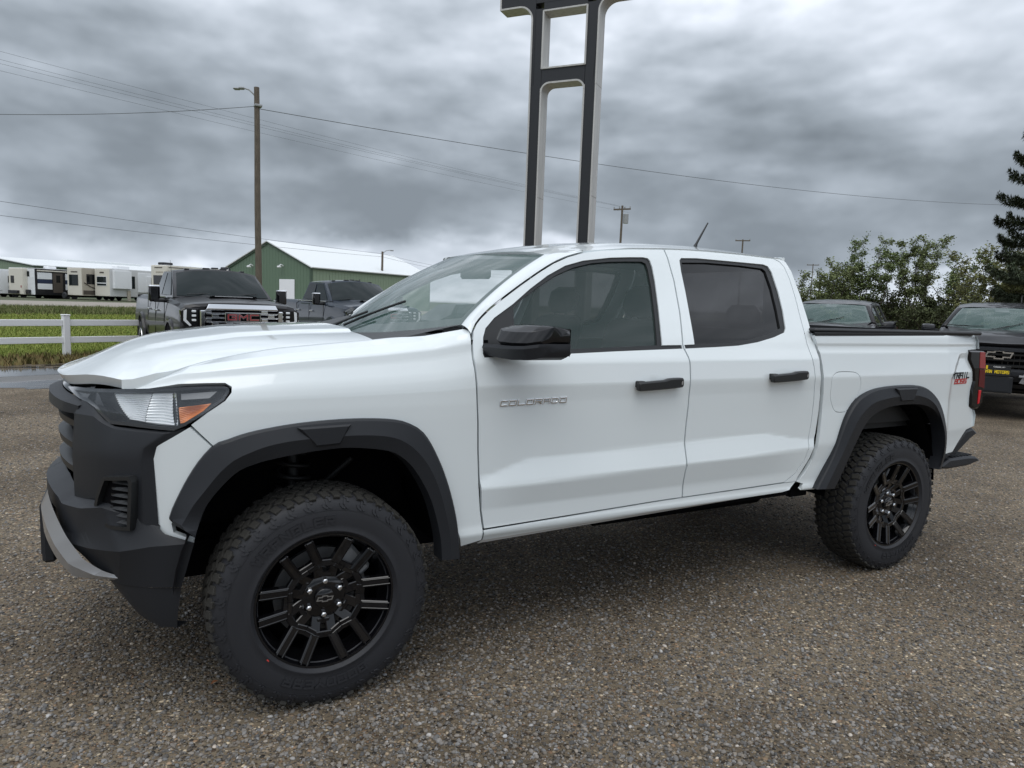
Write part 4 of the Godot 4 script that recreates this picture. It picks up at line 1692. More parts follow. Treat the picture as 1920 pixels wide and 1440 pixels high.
	for s in [[0.05, 0.62, 0.30, 0.50], [-0.72, -0.12, 0.16, 0.42]]:
		var wp := MB.new()
		var pts := PackedVector3Array()
		for k in 13:
			var f := k / 12.0
			pts.append(ws_edge(lerpf(0.05, s[2], f), lerpf(s[0] - 0.15, s[1] - 0.2, f)) + Vector3(-0.55, 0.83, 0) * 0.016)
		wp.tube(pts, [0.006], 6)
		var arm := PackedVector3Array()
		for k in 7:
			var f := k / 6.0
			arm.append(ws_edge(lerpf(0.0, s[2] * 0.55, f), lerpf(s[0] - 0.30, lerpf(s[0] - 0.15, s[1] - 0.2, 0.5), f)) + Vector3(-0.55, 0.83, 0) * 0.034)
		wp.tube(arm, [0.009, 0.008, 0.007, 0.006], 6)
		put("wiper", wp, M["satin_black"], t)
	# rear wall of the cab with its window
	var rw := MB.new()
	for q in [[1.10, 0.60, 0.0, 1.72], [1.775, 0.07, 0.0, 1.26]]:
		rw.box(Vector3(0.955 - (0.02 if q[0] > 1.5 else 0.0), q[0], q[2]), Vector3(0.03, q[1], q[3]))
	for s in [-1.0, 1.0]:
		rw.prism(PA([0.56, 1.40, 0.82, 1.40, 0.66, 1.74, 0.54, 1.74]), Transform3D(Basis(Vector3(0, 0, s), Vector3.UP, Vector3(-s, 0, 0)), Vector3(0.955 if s < 0 else 0.925, 0, 0)), 0.03)
	put("cab_back", rw, W, t)
	var rg := MB.new()
	rg.box(Vector3(0.945, 1.57, 0), Vector3(0.006, 0.36, 1.14))
	put("rear_window", rg, M["side_glass"], t)
	# third brake lamp and antenna
	var an := MB.new()
	an.tube(PackedVector3Array([Vector3(0.59, 1.865, 0.30), Vector3(0.598, 1.882, 0.30), Vector3(0.675, 2.005, 0.30)]), [0.012, 0.007, 0.004], 8)
	put("antenna", an, M["satin_black"], t)
	# inside
	var inn := MB.new()
	inn.box(Vector3(-0.1, 0.66, 0), Vector3(2.1, 0.05, 1.70))
	inn.box(Vector3(-1.12, 1.0, 0), Vector3(0.06, 0.62, 1.64))
	for s in [-1.0, 1.0]:
		inn.box(Vector3(-0.5, 0.97, s * 0.835), Vector3(1.0, 0.60, 0.03))
		inn.box(Vector3(0.48, 0.97, s * 0.835), Vector3(0.80, 0.60, 0.03))
	put("cabin_lining", inn, M["cabin_dark"], t)
	var dash := MB.new()
	var dr := []
	for k in 21:
		var z := -0.78 + k * 0.078
		var q := 1.0 - pow(z / 0.8, 2.0)
		dr.append([Vector3(-1.16 - 0.12 * q, 1.30, z), Vector3(-1.02, 1.325, z), Vector3(-0.80, 1.315, z), Vector3(-0.745, 1.27, z), Vector3(-0.80, 1.10, z), Vector3(-0.86, 0.95, z)])
	dash.grid(dr)
	for i in 20:
		pass
	dash.box(Vector3(-0.77, 1.325, 0.0), Vector3(0.02, 0.16, 0.28), 0.006)
	dash.box(Vector3(-0.80, 1.325, 0.37), Vector3(0.12, 0.08, 0.30), 0.02)
	put("dashboard", dash.smooth(40), M["cabin_dark"], t)
	var sw := MB.new()
	var ring := PackedVector3Array()
	for k in 33:
		var a := TAU * k / 32.0
		ring.append(Vector3(-0.62, 1.19, 0.37) + Vector3(-0.40, 0.92, 0).normalized() * cos(a) * 0.185 + Vector3(0, 0, 1) * sin(a) * 0.185)
	sw.tube(ring, [0.015], 8, false)
	sw.bar(Vector3(-0.62, 1.19, 0.19), Vector3(-0.62, 1.19, 0.55), 0.02, 0.05, Vector3.UP, 0.005)
	sw.bar(Vector3(-0.64, 1.18, 0.37), Vector3(-0.86, 1.10, 0.37), 0.05, 0.05, Vector3.UP, 0.01)
	put("steering_wheel", sw.smooth(40), M["cabin_dark"], t)
	for z in [0.39, -0.39]:
		var s := part_node("front_seat", t)
		var sb := MB.new()
		sb.box(Vector3(-0.28, 0.86, z), Vector3(0.50, 0.14, 0.48), 0.05)
		var bk := Basis(Vector3(0, 0, 1), -0.28)
		sb.box(Vector3(0.06, 1.17, z), Vector3(0.13, 0.56, 0.46), 0.05, bk)
		put("seat", sb.smooth(60), M["seat_cloth"], s)
		var hr := MB.new()
		hr.box(Vector3(0.15, 1.535, z), Vector3(0.10, 0.17, 0.27), 0.045, bk)
		for k in [-0.06, 0.06]:
			hr.tube(PackedVector3Array([Vector3(0.12, 1.40, z + k), Vector3(0.145, 1.50, z + k)]), [0.007], 6)
		put("headrest", hr.smooth(60), M["seat_cloth"], s)
	var rb := part_node("rear_seat", t)
	var sb2 := MB.new()
	sb2.box(Vector3(0.58, 0.86, 0), Vector3(0.48, 0.14, 1.40), 0.05)
	sb2.box(Vector3(0.86, 1.14, 0), Vector3(0.12, 0.52, 1.40), 0.05, Basis(Vector3(0, 0, 1), -0.12))
	put("seat", sb2.smooth(60), M["seat_cloth"], rb)
	for z in [0.42, -0.42]:
		var hb := MB.new()
		hb.box(Vector3(0.88, 1.47, z), Vector3(0.09, 0.14, 0.25), 0.04)
		put("headrest", hb.smooth(60), M["seat_cloth"], rb)
	var rm := MB.new()
	rm.box(Vector3(-0.66, 1.655, 0.0), Vector3(0.03, 0.065, 0.24), 0.012, Basis(Vector3.UP, 0.25))
	rm.bar(Vector3(-0.69, 1.72, 0), Vector3(-0.66, 1.66, 0), 0.02, 0.02)
	put("rear_view_mirror", rm, M["cabin_dark"], t)


func make_nose(t: Node3D) -> void:
	var B: Material = M["textured_plastic"]
	var E := -3.131
	# upper fascia below the lamps, to the corner beside the grille
	var up := [
		[[-2.13, 1.046, -0.012], [-2.19, 1.036, -0.006], [-2.40, 1.036, 0.0], [-2.455, 1.052, 0.0], [-2.52, 1.086, 0.0], [-2.62, 1.108, 0.0], [-2.69, 1.125, -0.02]],
		[[-2.15, 1.030, -0.008], [-2.20, 1.028, 0.004], [-2.40, 1.030, 0.008], [-2.45, 1.043, 0.012], [-2.50, 1.062, 0.014], [-2.622, 1.058, 0.022], [-2.69, 1.07, -0.02]],
		[[-2.225, 0.980, 0.0], [-2.26, 0.978, 0.022], [-2.40, 0.968, 0.028], [-2.45, 0.963, 0.029], [-2.50, 0.958, 0.03], [-2.628, 0.946, 0.03], [-2.69, 0.945, -0.03]],
		[[-2.238, 0.94, 0.0], [-2.27, 0.93, 0.024], [-2.40, 0.92, 0.029], [-2.45, 0.918, 0.03], [-2.50, 0.915, 0.03], [-2.632, 0.90, 0.03], [-2.69, 0.90, -0.04]],
		[[-2.225, 0.70, 0.0], [-2.265, 0.72, 0.022], [-2.40, 0.785, 0.022], [-2.45, 0.779, 0.023], [-2.50, 0.772, 0.024], [-2.642, 0.750, 0.024], [-2.69, 0.75, -0.04]]]
	both("bumper_cover", strip(3, up, 40).smooth(24), B, t)
	# lower bumper bar, right across
	var lo := [
		[[-2.222, 0.712, -0.01], [-2.30, 0.782, 0.0], [-2.40, 0.79, 0.0], [-2.50, 0.775, 0.01], [-2.642, 0.758, 0.012], [-2.70, 0.775, 0.0], [-2.85, 0.79, -0.01], [E, 0.79, -0.01]],
		[[-2.222, 0.704, 0.004], [-2.31, 0.745, 0.030], [-2.40, 0.768, 0.060], [-2.50, 0.747, 0.066], [-2.642, 0.735, 0.066], [-2.70, 0.745, 0.06], [-2.85, 0.752, 0.056], [E, 0.752, 0.056]],
		[[-2.200, 0.685, 0.006], [-2.29, 0.700, 0.030], [-2.37, 0.706, 0.052], [-2.525, 0.656, 0.062], [-2.615, 0.634, 0.062], [-2.68, 0.665, 0.06], [-2.78, 0.70, 0.056], [E, 0.70, 0.056]],
		[[-2.105, 0.655, 0.0], [-2.23, 0.648, 0.034], [-2.32, 0.630, 0.066], [-2.45, 0.620, 0.074], [-2.604, 0.612, 0.074], [-2.68, 0.64, 0.06], [-2.78, 0.68, 0.05], [E, 0.68, 0.05]],
		[[-2.148, 0.500, 0.004], [-2.25, 0.498, 0.020], [-2.36, 0.497, 0.032], [-2.45, 0.525, 0.036], [-2.56, 0.56, 0.036], [-2.70, 0.58, 0.02], [-2.85, 0.60, 0.0], [E, 0.60, 0.0]]]
	both("front_bumper", strip(3, lo, 60).smooth(24), B, t)
	var dam := [
		[[-2.150, 0.498, 0.001], [-2.25, 0.496, 0.016], [-2.36, 0.495, 0.028], [-2.46, 0.525, 0.024], [-2.60, 0.55, 0.0], [E, 0.56, -0.06]],
		[[-2.165, 0.41, -0.004], [-2.25, 0.405, 0.006], [-2.33, 0.42, 0.012], [-2.42, 0.48, 0.010], [-2.60, 0.51, -0.03], [E, 0.52, -0.08]],
		[[-2.178, 0.343, -0.02], [-2.235, 0.345, -0.012], [-2.324, 0.381, -0.008], [-2.41, 0.465, 0.0], [-2.60, 0.49, -0.05], [E, 0.50, -0.1]],
		[[-2.16, 0.343, -0.07], [-2.23, 0.345, -0.07], [-2.324, 0.381, -0.07], [-2.41, 0.465, -0.07], [-2.60, 0.49, -0.12], [E, 0.50, -0.16]]]
	both("air_dam", strip(3, dam, 40).smooth(20), B, t)
	# silver skid plate
	var sk := [
		[[-2.352, 0.525, 0.030], [-2.40, 0.545, 0.058], [-2.464, 0.578, 0.080], [-2.55, 0.640, 0.088], [-2.67, 0.716, 0.086], [-2.75, 0.750, 0.080], [-2.80, 0.752, 0.07]],
		[[-2.352, 0.520, 0.034], [-2.42, 0.528, 0.070], [-2.52, 0.553, 0.098], [-2.60, 0.600, 0.106], [-2.69, 0.650, 0.104], [-2.78, 0.690, 0.098], [-2.82, 0.695, 0.09]],
		[[-2.352, 0.513, 0.028], [-2.45, 0.505, 0.055], [-2.54, 0.497, 0.076], [-2.632, 0.528, 0.085], [-2.73, 0.560, 0.086], [-2.832, 0.585, 0.084], [-2.86, 0.59, 0.08]],
		[[-2.352, 0.505, 0.0], [-2.45, 0.495, 0.02], [-2.54, 0.487, 0.03], [-2.632, 0.518, 0.03], [-2.73, 0.55, 0.03], [-2.832, 0.575, 0.03], [-2.86, 0.58, 0.03]]]
	both("skid_plate", strip(3, sk, 36).smooth(18), M["silver_paint"], t)
	# plate bracket
	var pb := MB.new()
	pb.box(Vector3(-2.572, 0.545, 0), Vector3(0.05, 0.25, 0.42), 0.012)
	pb.box(Vector3(-2.599, 0.545, 0), Vector3(0.008, 0.20, 0.34), 0.003)
	put("plate_bracket", pb, B, t)
	# grille: dark opening and bars
	var bk := [[[-2.655, 1.11, -0.05], [E, 1.13, -0.09]], [[-2.655, 0.74, -0.05], [E, 0.76, -0.09]]]
	both("grille_opening", strip(3, bk, 14), M["void_black"], t)
	for y in [0.835, 0.925, 1.010]:
		var bar := [[[-2.66, y + 0.022, -0.035], [E, y + 0.024, -0.03]], [[-2.66, y + 0.010, 0.0], [E, y + 0.010, 0.012]], [[-2.66, y - 0.016, -0.004], [E, y - 0.018, 0.008]], [[-2.66, y - 0.024, -0.04], [E, y - 0.026, -0.035]]]
		both("grille_bar", strip(3, bar, 14), M["satin_black"], t)
	for k in 6:
		var s := -2.70 - 0.075 * k
		var ver := [[[s, 1.06, -0.03], [s - 0.012, 1.06, -0.03]], [[s, 0.78, -0.03], [s - 0.012, 0.78, -0.03]]]
		both("grille_rib", strip(3, ver, 1), M["gloss_black"], t)
	var top := [[[-2.60, 1.095, -0.01], [-2.70, 1.108, 0.0], [E, 1.115, 0.0]], [[-2.61, 1.085, 0.014], [-2.70, 1.092, 0.034], [E, 1.10, 0.042]], [[-2.61, 1.055, 0.014], [-2.70, 1.055, 0.032], [E, 1.058, 0.040]], [[-2.64, 1.045, -0.03], [-2.70, 1.04, -0.02], [E, 1.04, -0.02]]]
	both("grille_top_bar", strip(3, top, 20).smooth(20), B, t)
	var lip := [[[-2.60, 1.155, -0.02], [-2.75, 1.150, -0.02], [E, 1.15, -0.02]], [[-2.60, 1.100, 0.0], [-2.75, 1.115, 0.0], [E, 1.12, 0.0]]]
	both("grille_lip", strip(3, lip, 20), M["gloss_black"], t)
	# the brake duct in the corner: frame, dark back, slats
	var vent := PA([-2.395, 0.872, -2.290, 0.886, -2.278, 0.868, -2.289, 0.702, -2.376, 0.698, -2.415, 0.724, -2.440, 0.770])
	for side in [1, -1]:
		var d := part_node("corner_vent", t)
		var ring := panel(3, rounded(vent, 3), [rounded(inset(vent, 0.012), 3)], 0.054, 0.015, 0.04)
		sided("vent_frame", ring, M["satin_black"], d, side)
		sided("vent_back", panel(3, inset(vent, 0.006), [], 0.034, 0.03, 0.0), M["void_black"], d, side)
		for k in 7:
			var y := 0.722 + k * 0.0225
			var x0 := lerpf(-2.405, -2.385, k / 6.0)
			var sl := strip(3, [[[x0 + 0.02, y + 0.004, 0.042], [-2.292, y + 0.012, 0.036]], [[x0 + 0.02, y - 0.003, 0.042], [-2.292, y, 0.052]], [[x0 + 0.02, y - 0.008, 0.036], [-2.292, y - 0.006, 0.036]]], 4)
			sided("slat", sl, M["satin_black"], d, side)


func ridged(c: Array, n: int, across: int, depth: float, off: float) -> MB:
	# a reflector pressed in fine ridges; corners in (s, y)
	var b := MB.new()
	var rows := []
	for i in n * 4 + 1:
		var u := i / float(n * 4)
		var row := []
		for k in across + 1:
			var w := k / float(across)
			var p: Vector2 = (c[0] as Vector2).lerp(c[1], u).lerp((c[3] as Vector2).lerp(c[2], u), w)
			row.append(out_from(p.x, p.y, lean(p.y) + off + depth * (0.5 - 0.5 * cos(TAU * u * n)) - 0.022 * sin(PI * u) * sin(PI * w)))
		rows.append(row)
	for i in n * 4:
		for k in across:
			b.quad_to(rows[i][k], rows[i][k + 1], rows[i + 1][k + 1], rows[i + 1][k], Vector3(-0.5, 0.2, 1))
	return b.smooth(60)


func make_lamps(t: Node3D) -> void:
	var lp := PA(LAMP)
	for side in [1, -1]:
		var h := part_node("headlight", t)
		sided("lamp_housing", panel(3, inset(lp, 0.001), [], -0.055, 0.03, 0.0), M["satin_black"], h, side)
		var frame := panel(3, inset(lp, 0.0015), [inset(lp, 0.013)], 0.002, 0.015, 0.06)
		sided("lamp_frame", frame, M["gloss_black"], h, side)
		var lens := panel(3, inset(lp, 0.003), [], 0.006, 0.02, 0.0)
		sided("lamp_lens", lens, M["clear_lens"], h, side)
		var a := MB.new()
		a = ridged([Vector2(-2.452, 1.214), Vector2(-2.268, 1.060), Vector2(-2.264, 1.214), Vector2(-2.264, 1.2145)], 13, 8, 0.005, -0.018)
		a = ridged([Vector2(-2.449, 1.142), Vector2(-2.340, 1.062), Vector2(-2.277, 1.058), Vector2(-2.268, 1.154)], 14, 8, 0.005, -0.016)
		sided("reflector", a, M["reflector"], h, side)
		a = ridged([Vector2(-2.262, 1.156), Vector2(-2.272, 1.057), Vector2(-2.166, 1.052), Vector2(-2.186, 1.160)], 11, 8, 0.005, -0.012)
		sided("reflector", a, M["reflector"], h, side)
		a = ridged([Vector2(-2.153, 1.115), Vector2(-2.144, 1.062), Vector2(-2.098, 1.080), Vector2(-2.048, 1.130)], 9, 6, 0.002, -0.004)
		sided("turn_signal", a, M["amber"], h, side)
		var bar := strip(3, [[[-2.157, 1.158, -0.012], [-2.031, 1.169, -0.006]], [[-2.151, 1.139, -0.008], [-2.055, 1.147, -0.004]]], 6)
		sided("marker_bar", bar, M["grey_metal"], h, side)
		var dv := strip(3, [[[-2.184, 1.162, -0.012], [-2.168, 1.162, 0.0]], [[-2.166, 1.048, -0.012], [-2.150, 1.048, 0.0]]], 1)
		sided("lamp_divider", dv, M["chrome"], h, side)
		var nosec := panel(3, inset(PA([-2.552, 1.132, -2.470, 1.080, -2.51, 1.091, -2.575, 1.103, -2.645, 1.107, -2.76, 1.120, -2.82, 1.128, -2.713, 1.137, -2.60, 1.143]), 0.0), [], -0.02, 0.02, 0.0)
		sided("lamp_mask", nosec, M["gloss_black"], h, side)


func make_rear(t: Node3D) -> void:
	var W: Material = M["white_paint"]
	var tg := MB.new()
	tg.box(Vector3(2.565, 1.13, 0), Vector3(0.06, 0.54, 1.42), 0.012)
	tg.box(Vector3(2.585, 1.385, 0), Vector3(0.07, 0.035, 1.42), 0.01)
	put("tailgate", tg, W, t)
	var corner := MB.new()
	corner.grid([[Vector3(2.53, 1.40, 0.86), Vector3(2.55, 1.366, 0.86), Vector3(2.545, 1.318, 0.87)], [Vector3(2.56, 1.40, 0.80), Vector3(2.59, 1.366, 0.80), Vector3(2.585, 1.318, 0.80)], [Vector3(2.56, 1.40, 0.71), Vector3(2.59, 1.366, 0.71), Vector3(2.585, 1.318, 0.71)]], true)
	var corner2 := MB.new()
	corner2.grid([[Vector3(2.555, 0.92, 0.875), Vector3(2.58, 0.885, 0.875), Vector3(2.575, 0.81, 0.875)], [Vector3(2.60, 0.92, 0.80), Vector3(2.615, 0.885, 0.80), Vector3(2.61, 0.81, 0.80)], [Vector3(2.60, 0.92, 0.71), Vector3(2.615, 0.885, 0.71), Vector3(2.61, 0.81, 0.71)]], true)
	both("rear_corner", corner.smooth(40), W, t)
	both("lower_corner", corner2.smooth(40), W, t)
	for side in [1, -1]:
		var l := part_node("tail_light", t)
		var base := MB.new()
		base.prism(PA([2.425, 1.308, 2.430, 1.25, 2.486, 1.190, 2.507, 1.110, 2.492, 1.058, 2.495, 0.947, 2.545, 0.925, 2.60, 0.928, 2.640, 0.975, 2.628, 1.178, 2.600, 1.304]), Transform3D(Basis.IDENTITY, Vector3(0, 0, 0.72)), 0.162, 0.012)
		sided("lamp_body", base.smooth(20), M["gloss_black"], l, side)
		for q in [[[2.535, 1.300, 2.594, 1.298, 2.618, 1.190, 2.548, 1.195], "red_lens", 0.0015], [[2.552, 1.188, 2.617, 1.182, 2.628, 1.060, 2.560, 1.075], "dark_red_lens", 0.002], [[2.566, 1.050, 2.594, 1.050, 2.588, 0.965, 2.570, 0.960], "bright_red_lens", 0.003], [[2.435, 1.300, 2.530, 1.298, 2.542, 1.196, 2.490, 1.194, 2.440, 1.25], "satin_black", 0.001]]:
			var p := MB.new()
			p.prism(PA(q[0]), Transform3D(Basis.IDENTITY, Vector3(0, 0, 0.880)), 0.003 + q[2], 0.001, false)
			sided("lens", p, M[q[1]], l, side)
	# bumper with its corner step
	for side in [1, -1]:
		var rb := part_node("rear_bumper", t)
		var arm := MB.new()
		arm.prism(PA([2.215, 0.648, 2.33, 0.655, 2.485, 0.790, 2.575, 0.802, 2.650, 0.760, 2.55, 0.715, 2.43, 0.640, 2.33, 0.615, 2.235, 0.575]), Transform3D(Basis.IDENTITY, Vector3(0, 0, 0.45)), 0.425, 0.018)
		arm.box(Vector3(2.60, 0.70, 0.25), Vector3(0.10, 0.16, 0.52), 0.02)
		sided("bumper_arm", arm.smooth(20), M["textured_plastic"], rb, side)
		var step := MB.new()
		step.prism(PA([2.235, 0.572, 2.33, 0.610, 2.54, 0.612, 2.63, 0.604, 2.690, 0.574, 2.56, 0.552, 2.33, 0.545, 2.25, 0.552]), Transform3D(Basis.IDENTITY, Vector3(0, 0, 0.50)), 0.385, 0.012)
		for k in 7:
			step.box(Vector3(2.40 + k * 0.035, 0.614, 0.76), Vector3(0.012, 0.008, 0.20))
		sided("corner_step", step, M["textured_plastic"], rb, side)
	var mid := MB.new()
	mid.box(Vector3(2.60, 0.69, 0), Vector3(0.12, 0.14, 0.9), 0.02)
	put("bumper_centre", mid, M["textured_plastic"], t)
	# lettering at the corner of the bed
	put("decal_upper", on_side(letters("TRAIL", 0.036, 0.032, 0.047, 0.0088, 0.0016, 0.18), 1, 2.222, 1.136, 0.0006, 0.0), M["satin_black"], t)
	var bar := MB.new()
	bar.prism(PA([-0.018, 0.022, 0.03, 0.022, 0.03, 0.032, -0.012, 0.032]), Transform3D.IDENTITY, 0.0012)
	put("decal_bar", on_side(bar, 1, 2.208, 1.136, 0.0006), M["satin_black"], t)
	put("decal_lower", on_side(letters("BOSS", 0.034, 0.025, 0.043, 0.0075, 0.0016, 0.18), 1, 2.250, 1.102, 0.0006, 0.0), M["red_print"], t)


func make_under(t: Node3D) -> void:
	var V: Material = M["void_black"]
	var b := MB.new()
	# chassis and a dark inner body behind the panel gaps
	b.box(Vector3(-0.10, 0.60, 0), Vector3(1.95, 0.12, 1.66))
	for s in [-1.0, 1.0]:
		b.box(Vector3(0.1, 0.47, s * 0.46), Vector3(4.6, 0.14, 0.10))
		b.box(Vector3(-0.10, 0.575, s * 0.845), Vector3(1.86, 0.10, 0.06))
		b.box(Vector3(0.03, 0.93, s * 0.850), Vector3(0.10, 0.66, 0.03))
		b.box(Vector3(-1.045, 0.95, s * 0.858), Vector3(0.07, 0.80, 0.03))
		b.box(Vector3(0.95, 0.95, s * 0.835), Vector3(0.13, 0.9, 0.03))
		b.box(Vector3(2.50, 1.05, s * 0.76), Vector3(0.06, 0.5, 0.08))
	b.box(Vector3(-1.75, 0.90, 0), Vector3(1.0, 0.55, 1.10))
	b.box(Vector3(-2.25, 0.80, 0), Vector3(0.3, 0.5, 1.0))
	b.box(Vector3(0.5, 0.42, 0.2), Vector3(1.3, 0.18, 0.5), 0.03)
	put("chassis", b, V, t)
	# inner guard behind the hood seam and the lamps
	for s in [-1.0, 1.0]:
		var ig := MB.new()
		ig.box(Vector3(-1.75, 1.16, s * 0.66), Vector3(0.75, 0.06, 0.30))
		ig.box(Vector3(-1.80, 1.215, s * 0.70), Vector3(0.66, 0.03, 0.10))
		put("inner_guard", ig, V, t)
	# wheel-house liners
	for q in [[-1.6685, 0.48, 0.955], [1.62, 0.50, 0.98]]:
		for side in [1.0, -1.0]:
			var l := MB.new()
			var n := 24
			for i in n:
				var a0 := PI * (0.03 + 0.94 * i / n)
				var a1 := PI * (0.03 + 0.94 * (i + 1) / n)
				var p0 := Vector3(q[0] + cos(a0) * (q[1] + 0.02), 0.44 + sin(a0) * (q[2] - 0.40), 0)
				var p1 := Vector3(q[0] + cos(a1) * (q[1] + 0.02), 0.44 + sin(a1) * (q[2] - 0.40), 0)
				var zo := Vector3(0, 0, 0.90 * side)
				var zi := Vector3(0, 0, 0.45 * side)
				l.quad_to(p0 + zo, p1 + zo, p1 + zi, p0 + zi, Vector3(q[0], 0.44, 0.7 * side) - p0)
				l.quad_to(p0 + zi, p1 + zi, Vector3(q[0], 0.44, 0.45 * side), p0 + zi, Vector3(0, 0, side))
			put("wheel_liner", l.smooth(40), V, t)
	# axles, spring and damper that show in the front arch
	var fx := MB.new()
	fx.tube(PackedVector3Array([Vector3(-1.6685, 0.40, -0.72), Vector3(-1.6685, 0.40, 0.72)]), [0.045], 10)
	put("front_axle", fx, M["satin_black"], t)
	var ax := MB.new()
	ax.tube(PackedVector3Array([Vector3(1.6685, 0.40, -0.72), Vector3(1.6685, 0.40, 0.72)]), [0.045], 10)
	ax.tube(PackedVector3Array([Vector3(1.55, 0.42, -0.1), Vector3(1.78, 0.42, 0.1)]), [0.13], 12)
	ax.tube(PackedVector3Array([Vector3(0.0, 0.45, 0.05), Vector3(1.6, 0.41, 0.0)]), [0.04], 10)
	put("rear_axle", ax, M["satin_black"], t)
	for s in [-1.0, 1.0]:
		var sp := MB.new()
		var coil := PackedVector3Array()
		for k in 90:
			var a := k * 0.45
			coil.append(Vector3(-1.72 + cos(a) * 0.062, 0.58 + k * 0.0036, s * (0.60 + sin(a) * 0.062)))
		sp.tube(coil, [0.009], 6)
		sp.tube(PackedVector3Array([Vector3(-1.72, 0.45, s * 0.62), Vector3(-1.72, 0.95, s * 0.58)]), [0.025], 8)
		sp.tube(PackedVector3Array([Vector3(-1.60, 0.76, s * 0.62), Vector3(-1.50, 0.86, s * 0.66)]), [0.012], 8)
		put("spring", sp, M["dark_plastic"], t)


func make_wheels(t: Node3D) -> void:
	var w := part_node("wheel", t)
	build_wheel(w)
	var zc := 0.8275
	w.position = Vector3(-1.6685, 0.4005, zc)
	w.rotation.z = deg_to_rad(-2.0)
	var k := 0
	for q in [[1.6685, 1], [-1.6685, -1], [1.6685, -1]]:
		var c := w.duplicate()
		c.name = "wheel_%03d" % (k + 1)
		t.add_child(c, true)
		c.position = Vector3(q[0], 0.4005, zc * q[1])
		c.rotation = Vector3(0, PI if q[1] < 0 else 0.0, deg_to_rad([14.0, 25.0, 47.0][k]))
		k += 1


func side_z(r: float) -> float:
	return key(r, [[0.238, 0.105], [0.246, 0.118], [0.262, 0.128], [0.32, 0.1325], [0.352, 0.1295], [0.375, 0.121], [0.39, 0.108]])


